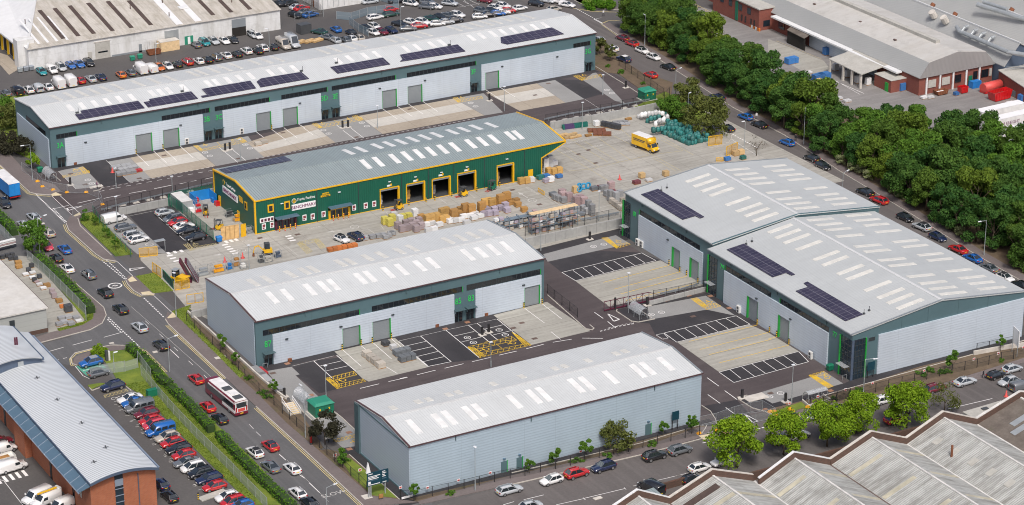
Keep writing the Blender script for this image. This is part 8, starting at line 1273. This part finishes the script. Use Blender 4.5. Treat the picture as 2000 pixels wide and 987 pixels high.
goods('pink wrapped pallet',Y2,'blocks','pink',[(21.17,23.62),(20.61,22.22),(21.72,18.54),(22.85,18.92),(21.43,21.17),(22.86,17.46),(32.69,22.38)],1.5,1.2,2.0,4); goods('grey block pack',Y2,'blocks','grey',[(19.33,23.34),(19.56,22.23),(19.96,20.94),(21.42,21.62),(21.7,19.08),(19.46,16.52),(19.55,15.04),(21.08,14.64),(20.95,12.82),(30.05,19.7),(30.74,22.75),(31.71,22.7)],1.3,1.1,1.4,3); goods('tall grey block pack',Y2,'blocks','grey',[(21.89,13.96),(21.37,11.64),(29.67,15.32),(29.13,16.76),(30.88,15.66)],1.1,1.1,2.6,5); goods('cream topped paving pack',Y2,'paving','sand',[(28.77,15.56),(28.59,14.11),(28.51,12.82),(28.34,11.38),(30.78,14.9),(17.15,10.74)],1.1,1.1,1.2,3); goods('dark slate pack',Y2,'blocks','slate',[(19.13,12.44),(29.46,24.07),(20,25.4)],1.6,1.2,.9,2); goods('maroon wrapped pallet',Y2,'blocks','maroon',[(31.3,24.12),(31.87,20.32)]+[(39.55,22.89)],1.7,1.2,.8,2); goods('brown tub',Y2,'tub','pale',[(25.19,24.92)],1.2,1.0,1.5,1)
goods('tall white appliance stack',Y3,'stack','white',[(26.13,39.2),(27.8,40.13)],1.3,1.1,3.2,4); goods('white covered pallet',Y3,'stack','white',[(29.76,41.59),(24.02,33.22),(20.2,35.08)],1.3,1.1,1.2,2); goods('brown timber pallet',Y3,'timber','wood',[(26.16,37.72),(26.94,36.97),(28.35,36.94),(17.72,35.31),(19.02,35.02)],1.3,1.1,1.4,2); goods('blue tarped pallet',Y3,'stack','blue',[(24.45,35.91),(26.73,34.37)],1.4,1.1,.8,1); goods('teal tarped pallet',Y3,'stack','teal',[(22.68,35.53)],1.5,1.2,1.0,1); goods('purple sack pallet',Y3,'sacks','purple',[(22.84,33.34)],1.3,1.1,.9,3)
goods('pink box pallet','behind the wide grey roof','box','pale',[(42.53,25.49),(47.75,23.92)],1.3,1.1,1.2,1); goods('white slab pallet','behind the wide grey roof','slabs','white',[(42.73,22.91)],1.5,1.1,.6,1)
goods('rusty mesh bundle',Y4,'mesh','rust',[(49.61,56.07),(49.57,53.5)],4.2,2.2,.5,2,-.5); goods('pale timber bundle',Y4,'timber','pale',[(43.03,56.53),(41.95,55.3),(43.14,54.92),(40.91,57.12)],3.2,.9,.5,2,.1); goods('brown timber bundle',Y4,'timber','brown',[(46.22,54.2),(60.14,59.22)],1.6,.8,.5,2); goods('wrapped grey block',Y4,'blocks','white',[(51.45,59.24)],1.3,1.1,1.3,1); goods('grey sheet bundle',Y4,'sheets','grey',[(57.35,58.25),(57.03,56.85)],3.6,1.2,.5,2,-.4); goods('dark blue pipe rack',Y4,'rack','dark',[(53.64,56.36)],5.0,1.1,1.3,3,-1.1)
goods('wooden crate','beside the back gate','crate','pale',[(68.33,27.04),(69.86,27.16)],1.4,1.2,1.1,1); goods('dark blue tub','beside the back gate','tub','blue',[(64.83,25.07)],1.5,1.1,.9,1); goods('green tarped pallet','beside the back gate','stack','green',[(68.35,24.06)],1.3,1.0,.9,1)
TB = MB(); TB.hexa([(-.2,-.25,0),(.2,-.25,0),(.2,.25,0),(-.2,.25,0)],[(-.28,.0,1.05),(.28,.0,1.05),(.28,.55,1.05),(-.28,.55,1.05)]); TB = TB.mesh('wheelie_bin','tint_matt')
for i in range(13):
    a,b = (43.66,60.87),(49.32,60.02); t = i/12; c = 'purple' if 1 <= i <= 5 else 'green'; o = put('wheelie_bin',TB,None,(a[0]+(b[0]-a[0])*t,a[1]+(b[1]-a[1])*t,.03),0,(.07,.04,.12) if c == 'purple' else CL['green']); name_it(o,'dark %s bin' % c,'in the tilted row under the wall','bin','row of tilted bins')
# bulk bags
def bag_mesh():
    sq = lambda r,z: [(r*max(-1,min(1,1.35*cos(t*pi/6+.26)))*.86,r*max(-1,min(1,1.35*sin(t*pi/6+.26)))*.86,z+(.07*sin(t*2.1) if z > .8 else 0)) for t in range(12)]
    return MB().loft([sq(.54,0),sq(.62,.1),sq(.64,.5),sq(.6,.86),sq(.5,.97),sq(.22,1.0),sq(.26,1.14),sq(.06,1.08)]).mesh('bulk_bag','tint_bag')
BG = bag_mesh()
def bag(p,col,z=.03): o = put('bulk_bag',BG,None,(p[0],p[1],z),rnd.uniform(0,6),(lambda k: tuple(c*k for c in CL[col]))(rnd.uniform(.7,1.3))); o.scale = (rnd.uniform(.7,.84),rnd.uniform(.7,.84),rnd.uniform(.85,1.1)); name_it(o,('pale ' if col == 'white' else 'dark ')+col+' bulk bag','in the heap below the olive tree','bulk bag','%s bulk bags' % col,True)
for i,p in enumerate([(62.9,58.95),(63.66,58.79),(64.48,58.7),(65.41,58.71),(66.54,58.77),(67.4,58.66),(65.76,54.66),(65.8,53.58),(66.42,53.12),(67.26,53.28),(67.6,54.95),(68.77,55.62),(69.94,56.3),(63.6,52.71),(64.5,53.26)]): bag(p,'white')
for p in [(62.57,57.13),(63.44,57.06),(64.35,56.82),(65.15,56.63),(65.97,56.49),(66.75,56.26),(67.22,55.56),(64.12,51.88),(65.1,51.69),(66.77,52.87)]: bag(p,'white',1.05)
for p in [(62.96,55.29),(64.45,56.2),(65.37,56.05),(66.75,56.5),(67.76,56.63),(68.86,56.91),(60.56,48.94),(61.67,48.83),(62.64,48.8),(63.75,48.69)]: bag(p,'teal')
for p in [(62.99,53.95),(63.9,53.81),(65.03,53.86),(59.34,47.09),(60.32,46.79),(61.25,46.68)]: bag(p,'teal',1.05)
pa,pb,pc,pd = [(66.51,52.11),(68.57,37.45),(62.65,37.51),(61.61,47.04)]
for i in range(13):
    for j in range(7):
        s,t = (i+.5+rnd.uniform(-.2,.2))/13,(j+.5+rnd.uniform(-.2,.2))/7; q = [(pa[k]*(1-s)+pb[k]*s)*(1-t)+(pd[k]*(1-s)+pc[k]*s)*t for k in (0,1)]; bag(q,'teal' if rnd.random() < .8 else 'green')
        if t < .8 and rnd.random() < .42: bag(q,'teal',1.02)
# racking
def rack(p,L,h,rz,lab,bays_,shelves,cover=None):
    o = empty('storage_rack',*p,rz,.03,lab,'rack'); fm = MB().path([(0,-.6,0),(0,-.6,h),(0,.6,h),(0,.6,0)],.07).bar((0,-.6,h*.3),(0,.6,h*.6),.04).bar((0,.6,h*.6),(0,-.6,h*.9),.04).mesh('upright','rack_blue')
    for i in range(bays_+1): put('upright',fm,o,(-L/2+L*i/bays_,0,0))
    for z in shelves: MB().box(-L/2,-.65,z-.12,L/2,-.5,z).box(-L/2,.5,z-.12,L/2,.65,z).box(-L/2,-.5,z-.04,L/2,.5,z).build('shelf','rack_blue',o)
    if cover: MB().box(-L/2-.1,-.7,h,L/2+.1,.7,h+.1).build('cover',cover,o)
    for z in shelves+[.0]:
        for i in range(bays_*2):
            if rnd.random() < .72: c = rnd.choice(['grey','grey','slate','white','pink','sand','dark','mauve','purple']); hh = rnd.uniform(.5,.95); a,b = stack_mesh(1.0,.9,round(hh,1),2); x = -L/2+L*(i+.5)/(bays_*2); g_ = empty('rack_pallet',p[0]+x*cos(rz),p[1]+x*sin(rz),rz,z+.04); put('load',a,g_,color=CL[c]); put('pallet',b,g_); name_it(g_,'%s pallet' % c,'on the '+('ground' if z < .1 else 'lower' if z < 1.6 else 'upper')+' level of the '+lab.split(' at ')[0],'pallet','pallets in the racking')
rack((10.39,9.02),11,4.4,.0,'tall timber covered rack at the wall',6,[1.4,2.7],'wood_pale'); rack((3.12,13.14),11.5,2.9,.0,'long low rack at the middle shed corner',5,[1.3,2.5])
CO_ = MB(); [CO_.bar((.62*cos(i*.5236),0,.62+.62*sin(i*.5236)),(.62*cos(i*.5236+.5236),0,.62+.62*sin(i*.5236+.5236)),.2,6) for i in range(12)]; CO_ = CO_.mesh('pipe_coil','tint_matt')
for p in [(26.81,25.97),(26.1,24.64),(27.69,25.48),(28.72,25.39)]: o = put('pipe_coil',CO_,None,(*p,.2),rnd.uniform(-.4,.4),(.03,.28,.5)); name_it(o,'light blue pipe coil',Y2,'coil','blue pipe coils')
# plant
def forklift(p,rz,lab,body='machine_yellow',driver=True):
    o = empty('forklift',*p,rz,.03,lab,'forklift'); MB().box(-1.1,-.55,.25,.4,.55,.95).box(-1.1,-.5,.95,-.4,.5,1.15).build('body',body,o); MB().path([(-.9,-.5,1),(-.8,-.5,2.1),(.3,-.5,2.15),(.45,-.5,.9)],.05).path([(-.9,.5,1),(-.8,.5,2.1),(.3,.5,2.15),(.45,.5,.9)],.05).box(-.85,-.52,2.1,.35,.52,2.16).build('guard','machine_grey',o); MB().box(.6,-.4,.1,.72,-.28,2.4).box(.6,.28,.1,.72,.4,2.4).box(.6,-.4,2.3,.72,.4,2.4).box(.6,-.4,.5,.7,.4,.6).build('mast','machine_grey',o); MB().box(-.5,-.25,.95,-.05,.25,1.1).box(-.5,-.25,1.1,-.4,.25,1.6).build('seat','black_trim',o)
    for s in (-.25,.25): MB().box(.72,s-.06,.1,1.8,s+.06,.16).build('fork','red_gloss',o)
    wheels(o,[(x,s*.5) for x in (-.75,.4) for s in (1,-1)],.26,.18)
forklift((-12.58,34.9),R(180),'yellow forklift with red forks at the first stock door'); forklift((3.02,34.98),R(180),'yellow forklift beside the third stock door'); forklift((10.24,35.17),R(200),'dark green forklift between two stock doors','substation_green'); forklift((-49.32,51.99),R(-110),'yellow forklift in the middle of the hire yard'); forklift((-50.37,43.15),R(140),'small yellow lift behind the plywood gate'); forklift((130.67,100.02),R(90),'red forklift beside the factory brick wall','red_gloss')
o = empty('mini_excavator',*(-46.99,25.98),R(165),.03,'yellow mini excavator with glazed cab in the hire yard','excavator')
for s in (-1,1): MB().loft([[(-.9,s*.55-.16,.05),(-1.0,s*.55-.16,.3),(-.8,s*.55-.16,.45),(.8,s*.55-.16,.45),(1,s*.55-.16,.3),(.9,s*.55-.16,.05)],[(-.9,s*.55+.16,.05),(-1.0,s*.55+.16,.3),(-.8,s*.55+.16,.45),(.8,s*.55+.16,.45),(1,s*.55+.16,.3),(.9,s*.55+.16,.05)]],0,False).build('track','black_trim',o)
MB().box(-1,-.7,.5,.7,.7,1.15).build('body','machine_yellow',o); c = MB().box(-.5,-.6,1.15,.5,.3,2.3).build('cab','glass_blue',o); MB().box(-.55,-.65,2.3,.55,.35,2.42).path([(-.5,-.6,1.15),(-.5,-.6,2.3)],.06).path([(.5,-.6,1.15),(.5,-.6,2.3)],.06).path([(.5,.3,1.15),(.5,.3,2.3)],.06).path([(-.5,.3,1.15),(-.5,.3,2.3)],.06).build('cab_frame','machine_grey',c); MB().path([(.7,.5,1),(1.8,.5,2.2),(2.6,.5,2.0)],.14).build('boom','machine_yellow',o); MB().path([(2.6,.5,2.0),(2.9,.5,.8)],.11).build('arm','machine_yellow',o); MB().hexa([(2.7,.25,.1),(3.1,.25,.1),(3.1,.75,.1),(2.7,.75,.1)],[(2.75,.2,.8),(3.0,.2,.8),(3.0,.8,.8),(2.75,.8,.8)]).build('bucket','steel_rust',o)
o = empty('dumper',*(-68.33,20.88),R(-60),.03,'yellow site dumper with skip and canopy behind the yellow gate','dumper'); MB().hexa([(.2,-.8,.8),(1.6,-.8,.8),(1.6,.8,.8),(.2,.8,.8)],[(0,-1.0,1.7),(2.1,-1.0,1.6),(2.1,1.0,1.6),(0,1.0,1.7)]).build('skip','machine_yellow',o); MB().box(-1.7,-.7,.6,.2,.7,1.3).build('body','machine_yellow',o); MB().box(-1.3,-.6,1.3,-.3,.6,2.7).build('cab','glass_blue',o); MB().box(-1.4,-.7,2.7,-.2,.7,2.8).build('cab_roof','galvanised',o); wheels(o,[(x,s*.8) for x in (-1.1,1.1) for s in (1,-1)],.5,.35)
o = empty('leaning_frame',*(-65.68,20.92),R(-25),.03,'tall plum and blue steel frames leaning over at the yard entrance','frame')
for i in range(2): MB().hexa([(-.2+i*1.3,-1.3,0),(.1+i*1.3,-1.3,0),(.1+i*1.3,1.3,0),(-.2+i*1.3,1.3,0)],[(-2.3+i*1.1,-1.2,4.4),(-2.0+i*1.1,-1.2,4.4),(-2.0+i*1.1,1.2,4.4),(-2.3+i*1.1,1.2,4.4)]).build('panel','plum',o)
for s in (-1.3,-.4,.4,1.3): MB().bar((1.3,s,.1),(-.7,s,4.2),.07).build('strut','rail_grey',o)
def cage(p,w,h,lab,col,rz=0): o = empty('stock_cage',*p,rz,.03,lab,'cage'); m = MB(); [m.bar((x,y,0),(x,y,h),.04) for x in (-w/2,w/2) for y in (-.6,.6)]; [m.path([(-w/2,-.6,z),(w/2,-.6,z),(w/2,.6,z),(-w/2,.6,z),(-w/2,-.6,z)],.03) for z in (.1,h*.5,h)]; m.build('frame','galvanised',o); MB().cbox(0,0,.12,w*.8,.9,.45).cbox(.1,.1,h*.5+.03,w*.6,.7,.4).build('contents',col,o)
for p,w,h,lab,col in (((-62.66,22.32),2.6,1.9,'grey stock cage of steel fittings in the hire yard','galvanised'),((-59.33,22.39),2.6,1.9,'stock cage of orange machines in the hire yard','orange'),((-56.86,22.57),1.2,1.6,'dark blue machine cage in the hire yard','blue_plastic'),((-54.94,23.46),1.6,2.4,'tall frame with a brown digger arm in the hire yard','wood_brown'),((-54.27,21.69),1.3,1.0,'low cage of white parts in the hire yard','ac_white'),((-49.92,22.61),1.0,2.0,'narrow dark shelf of jerry cans near the excavator','machine_grey'),((-48.61,22.26),1.8,1.4,'pale panel stand near the excavator','flat_pale'),((-45.83,23.5),1.4,1.5,'dark blue cabinet at the roof edge of the hire yard','slate_blue'),((-50.04,54.45),1.6,2.6,'thin scaffold tower beside the yellow forklift','red_gloss'),((-45.23,48.99),1.9,1.4,'grey generator cage by the green wall','machine_grey'),((-44.93,45.76),1.6,1.8,'orange rack of tools by the green wall','orange'),((-43.82,44.79),.8,2.4,'pale ladder stand behind the yellow door panel','galvanised'),((-45.41,38.35),1.4,1.4,'clear mesh cage at the corner of the green shop','galvanised')): cage(p,w,h,lab,col)
def block(name,lab,cat,p,w,d,h,mat,rz=0.,lid=None,lidmat=None):
    o = empty(name,*p,rz,.03,lab,cat); m = MB().box(-w/2,-d/2,0,w/2,d/2,h); n = int(w/.6)
    for i in range(n+1): x = -w/2+w*i/max(n,1); m.box(x-.04,-d/2-.04,.05,x+.04,-d/2,h-.05).box(x-.04,d/2,.05,x+.04,d/2+.04,h-.05)
    m.build('body',mat,o); MB().box(-w/2-.03,-d/2-.03,h,w/2+.03,d/2+.03,h+.07).build('lid',lidmat or mat,o); return o
block('container','grey white site container inside the green mesh fence','container',(-51.96,58.6),2.4,6.0,2.4,'galvanised',0.0,None,'ac_white')
for p,lab,cl in (((-50.23,59.06),'large white covered stack behind the mesh fence','sign_white'),((-50.73,56.74),'middle white covered stack behind the mesh fence','sign_white'),((-51.05,55.02),'small white covered stack behind the mesh fence','sign_white'),((-48.36,60.09),'red tank beside the blue enclosure','red_gloss'),((-48.7,62.4),'dark blue barrel cabinet behind the container','blue_plastic'),((-44.59,58.13),'blue tub beside the blue enclosure','blue_plastic'),((-44.75,55.95),'red box beside the yellow lockers','red_gloss')): block('yard_box',lab,'box',p,1.4,1.0,.9,cl)
block('locker','large yellow locker with open door by the green wall','locker',(-43.93,55.49),1.3,.9,2.2,'trim_yellow'); block('locker','slim yellow locker by the green wall','locker',(-43.03,53.58),.6,.5,1.6,'trim_yellow')
o = empty('blue_enclosure',*(-47.03,58.29),0,.03,'bright blue three sided enclosure in the hire yard','enclosure'); [MB().box(*b_).build('side_panel','blue_steel',o) for b_ in ((-2.2,2.2,0,2.2,2.3,2.3),(-2.3,-1.6,0,-2.2,2.3,2.3),(2.2,-1.6,0,2.3,2.3,2.3))]
for p,rz,w,h,d,mt,lm,lab in (((-15.62,164.24),0,5.0,2.4,2.4,'wood_pale',None,'cream container left at the depot wall'),((-12.55,161.28),0,5.0,2.5,2.4,'wood_pale','stone_pale','cream container right with blue notice'),((-11.29,167.32),0,5.5,2.6,2.2,'wood_pale','substation_green','green topped container behind the cream pair'),((23.13,157.2),.1,3,2.4,2.4,'machine_grey',None,'weathered grey cabin at the top car park fence')): block('container',lab,'container',p,w,d,h,mt,rz,None,lm)
def skip(p,L,w,h,rz,mat,lab,fill=None):
    o = empty('skip',*p,rz,.02,lab,'skip'); a,b = L/2,w/2; t = .08; lo = [(-a*.8,-b),(a*.8,-b),(a*.8,b),(-a*.8,b)]; hi = [(-a,-b),(a,-b),(a,b),(-a,b)]; m = MB(); m.prism(lo,.12,.2)
    for i in range(4): j = (i+1) % 4; m.hexa([(*lo[i],.15),(*lo[j],.15),(lo[j][0]*.97,lo[j][1]*.93,.15),(lo[i][0]*.97,lo[i][1]*.93,.15)],[(*hi[i],h),(*hi[j],h),(hi[j][0]*.97,hi[j][1]*.93,h),(hi[i][0]*.97,hi[i][1]*.93,h)])
    for i in range(6): x = -a*.75+a*1.5*i/5; m.box(x-.06,-b-.1,.2,x+.06,-b+.2,h-.1).box(x-.06,b-.2,.2,x+.06,b+.1,h-.1)
    m.build('body',mat,o); MB().prism([(x*.9,y*.9) for x,y in lo],.2,h*.55).build('contents',fill or 'soil',o)
skip((-17.22,159.69),3.6,1.7,1.2,0,'steel_rust','rusty blue skip in front of the cream containers'); skip((144.89,28.2),6,2.4,2.2,R(5),'red_gloss','long red open skip nearest the white trailers'); skip((134.88,37.93),3.4,1.8,1.1,0,'steel_rust','brown skip piled with scrap by the factory wall','sign_white'); skip((140.26,36.31),2.2,1.6,1.6,0,'red_gloss','small red skip by the green factory door')
o = empty('waste_tank',*(146.83,33.68),R(5),.02,'long rounded red waste tank behind the red skip','tank'); MB().bar((-2.8,0,1.3),(2.8,0,1.3),1.2,12,smooth=True).build('tank','sign_red',o); MB().box(-2.8,-1,.1,2.8,1,.6).build('base','red_gloss',o); block('compactor','red hopper at the brown wall of the waste yard','compactor',(153.1,35.71),1.6,1.8,2.2,'red_gloss'); block('compactor','dark blue compactor by the factory end wall','compactor',(145.3,37.89),2.6,1.4,1.6,'blue_plastic')
for lab,col,pts,w,d,h in (('blue crate stack','blue',[(129.09,76.09),(130.84,76.3),(132.28,76.08),(128.43,44.68),(147.91,23.77)],1.7,1.4,2.0),('blue tarped stack','blue',[(115.69,60.89),(117.37,61.07),(117.54,74.89)],3.2,1.8,1.6),('orange pallet stack','pale',[(112.64,56.42),(112.98,53.44)],1.3,1.2,2.2),('white bag heap','white',[(110.57,48.08),(111.44,46.93),(112.05,44.41),(129.51,37.33),(130.84,36.8),(144.74,24.03),(116.46,66.29)],1.8,1.2,.6),('white cabinet','white',[(123.72,64.95),(123.35,59.39),(122.73,54.63),(124.03,52.2),(130.73,40.61)],1.4,1.0,1.8),('dark crate stack','slate',[(149.62,27.7)],2,1.8,1.6),('blue and white tub','blue',[(137.54,35.4)],1.2,1,.9)): goods(lab,'in the factory yard behind the trees','stack',col,pts,w,d,h,1 if col != 'pale' else 6)
WB = MB().box(-.6,-.2,0,.6,.2,.8,0).mesh('barrier_unit','tint_matt'); wb0,wb1 = [(126.34,120.8),(125.67,100.94)]
for i in range(22): t = i/21; o = put('water_barrier',WB,None,(wb0[0]+(wb1[0]-wb0[0])*t,wb0[1]+(wb1[1]-wb0[1])*t,.02),math.atan2(wb1[1]-wb0[1],wb1[0]-wb0[0]),CL['orange'] if i % 2 else CL['white']); name_it(o,('orange' if i % 2 else 'white')+' water barrier','in the line before the brick gate office','barrier','orange and white barriers')
J = 'in the junk yard behind the palisade fence'
for lab,col,pts,w,d,h in (('black tub','dark',[(-94.62,50),(-93.49,50.26),(-93.41,48.72),(-92.45,50.27),(-92.49,48.08),(-91.01,42.92),(-93,35.64),(-91.55,36.82),(-92.3,41.02)],.9,.8,.9),('brown crate','brown',[(-92.72,45.95),(-91.74,32.07),(-92.32,23.6),(-93.35,43.92)],1.3,1,.7),('white slab pile','white',[(-93.44,39.59),(-92.81,33.38),(-92.78,31.21),(-91.94,39.69),(-92.82,37.27),(-92.41,12.66)],1.2,.9,.5),('grey cabinet','mauve',[(-92.08,28.05),(-92.46,26.03)],1.0,.9,1.2),('grey fittings heap','grey',[(-94.93,15.43),(-93.62,15.22),(-92.39,14.26),(-95.1,13.39),(-94.2,12.09),(-96.24,12.98)],1.3,1.1,.7),('dark wheeled hopper','dark',[(-92.43,18.35)],1.5,1.3,1.5),('orange tub','orange',[(-92.78,20.7)],.9,.7,.7),('pink slab pile','pink',[(-92.77,34.9)],1.0,.8,.4)): goods(lab,J,'junk',col,pts,w,d,h,1 if h > .6 else 3)
for i,(z,c) in enumerate(((.6,'dark'),(.9,'white'),(1.2,'pink'),(1.5,'white'),(1.8,'white'))): o = put('board',MB().box(-2.4,-.4,0,2.4,.4,.18).mesh('board','tint_matt'),None,(*(-92.58,54.48),z),.12,CL[c]); name_it(o,'%s board' % c,'stacked on the rack at the left edge, level %s' % ORD[i],'board','boards on the rack')
F = 'on the middle shed forecourt'
goods('pale stone crate',F,'crate','sand',[(-51.57,-28.38),(-51.61,-30.33),(-51.52,-32.01),(-51.52,-33.95)],1.6,1.5,1.1,2); goods('grey tube bundle',F,'bundle','slate',[(-45.54,-30.81),(-45.89,-33.57)],3.2,1.5,1.2,3); goods('white wrapped pallet',F,'stack','white',[(-45.9,-28.09)],1.2,1.1,1.0,2); goods('black pipe heap',F,'heap','dark',[(-46.31,-25.72)],1.4,1.4,.9,2); goods('blue grey pallet',F,'stack','slate',[(-46.37,-30.35)],1.3,1.2,.8,2); goods('steel barrier stack','on the black bay near unit 3A','stack','grey',[(-54.42,87.17),(-53.63,85.32),(-54.91,83.24)],4.5,1.6,.8,4); goods('red barrier stack','on the black bay near unit 3A','stack','red',[(-52.13,83.37)],2,1.2,.6,3); goods('small box pallet','on the concrete pad between 3B and 3D','box','sand',[(-21.98,85.93),(-20.28,86.33)],1.6,1.2,.8,2); goods('grey pipe stack','beside the soil strip steps','stack','grey',[(-71.92,-25.06),(-71.97,-28.24),(-71.61,-32.3)],1.2,4.2,.6,4,.0); goods('red barrier stack','beside the soil strip steps','stack','red',[(-71.01,-25.1)],.6,3,.5,2); goods('timber and scrap heap','behind the grey cabin','heap','pale',[(18.61,149.9),(20.94,149.45),(22.94,149.06)],3.2,1.6,.6,3,.3)
for p,q in zip([(-14.02,2.78),(-7.35,2.99),(-1.25,2.43),(4.77,2.79),(14.56,1.86)],('white','wood','grey','dark','pale')): goods('%s stock pile' % q,'just inside the open stock doors','stock',q,[(p[0]-.5,40.2)],2.4,1.4,2.2,4,1.2,.06)
o = empty('charger',*(-94.05,-6.5),0,.1,'tall white and grey charging unit at the green bays','charger'); MB().box(-.35,-.3,0,.1,.3,2.0).build('cabinet','machine_grey',o); MB().box(.15,-.25,0,.5,.25,1.8).build('cabinet','ac_white',o)
block('cable_cabinet','green cabinet on the grass behind the office cars','cabinet',(-92.44,-24.62),2.2,.9,1.3,'substation_green'); block('cycle_pad','pale concrete island between office bays','island',(-98.34,-65.03),5.0,1.5,.12,'flat_pale',R(10))
o = put('bollard',HB['y'],None,(*(-100.93,-65.13),.1)); tag(o,'yellow bollard on the pale island by the office bays','bollard')
SHP = MB().path([(-1,-.3,0),(-1,-.3,2.2),(1,-.3,2.3),(1,-.3,0)],.06).mesh('frame','galvanised'); o = empty('trolley_shelter',*(-65.29,38.26),0,.03,'small grey shelter frame beside the yellow gate','shelter'); put('frame',SHP,o); MB().box(-1.1,-.5,2.25,1.1,.6,2.35).build('roof','galvanised',o)
# people: one continuous skinned body each
def person_mesh(key,stride):
    me = bpy.data.meshes.new('person'); s = stride
    V_ = [(0,0,.95),(0,0,1.2),(0,0,1.42),(0,.01,1.54),(0,.03,1.66),(0,.03,1.74),(-.1,0,.92),(-.11,s,.5),(-.12,s*.6-.05,.06),(-.12,s*.6+.1,.03),(.1,0,.92),(.11,-s*.6,.5),(.12,-s-.05,.06),(.12,-s+.1,.03),(-.2,0,1.40),(-.25,-s*.5,1.12),(-.26,-s*.2+.08,.86),(.2,0,1.40),(.25,s*.5,1.12),(.26,s*.6+.08,.86)]
    E_ = [(0,1),(1,2),(2,3),(3,4),(4,5),(0,6),(6,7),(7,8),(8,9),(0,10),(10,11),(11,12),(12,13),(2,14),(14,15),(15,16),(2,17),(17,18),(18,19)]; rr = [.15,.15,.14,.06,.10,.075,.10,.07,.05,.045,.10,.07,.05,.045,.065,.05,.04,.065,.05,.04]
    me.from_pydata(V_,E_,[]); o = bpy.data.objects.new('person',me); COL.objects.link(o); md = o.modifiers.new('skin','SKIN'); 
    for v,q in zip(me.skin_vertices[0].data,rr): v.radius = (q,q)
    me.skin_vertices[0].data[0].use_root = True; sb = o.modifiers.new('sub','SUBSURF'); sb.levels = 1
    r = bpy.data.meshes.new_from_object(o.evaluated_get(bpy.context.evaluated_depsgraph_get())); bpy.data.objects.remove(o); r.materials.clear()
    for mt in key: r.materials.append(M[mt])
    for p in r.polygons: z = p.center.z; p.material_index = 0 if z < .93 else 1 if z < 1.52 else 3 if z > 1.68 or p.center.y < -.02 else 2
    return r
for p,rz,key,st,lab in (((97.54,131.42),0,('cloth_dark','cloth_white','skin','hair'),.16,'person in white top and dark trousers crossing at the junction'),((-63.66,77.81),1.5,('cloth_dark','bench_purple','skin','hair'),.05,'person in purple standing by the white marking near 3A'),((41.55,-92.17),.6,('cloth_dark','cloth_dark','skin','hair'),.18,'person in dark clothes walking on the south road'),((86.1,44.52),2.8,('cloth_grey','cloth_white','skin','hair'),.15,'person in white top walking beside the tree belt'),((85.4,27.94),2.8,('cloth_dark','cloth_dark','skin','hair'),.15,'person in dark clothes under the belt beside a blue car')): o = put('person',person_mesh(key,st),None,(*p,.1),rz); tag(o,lab,'person')

settle_labels()
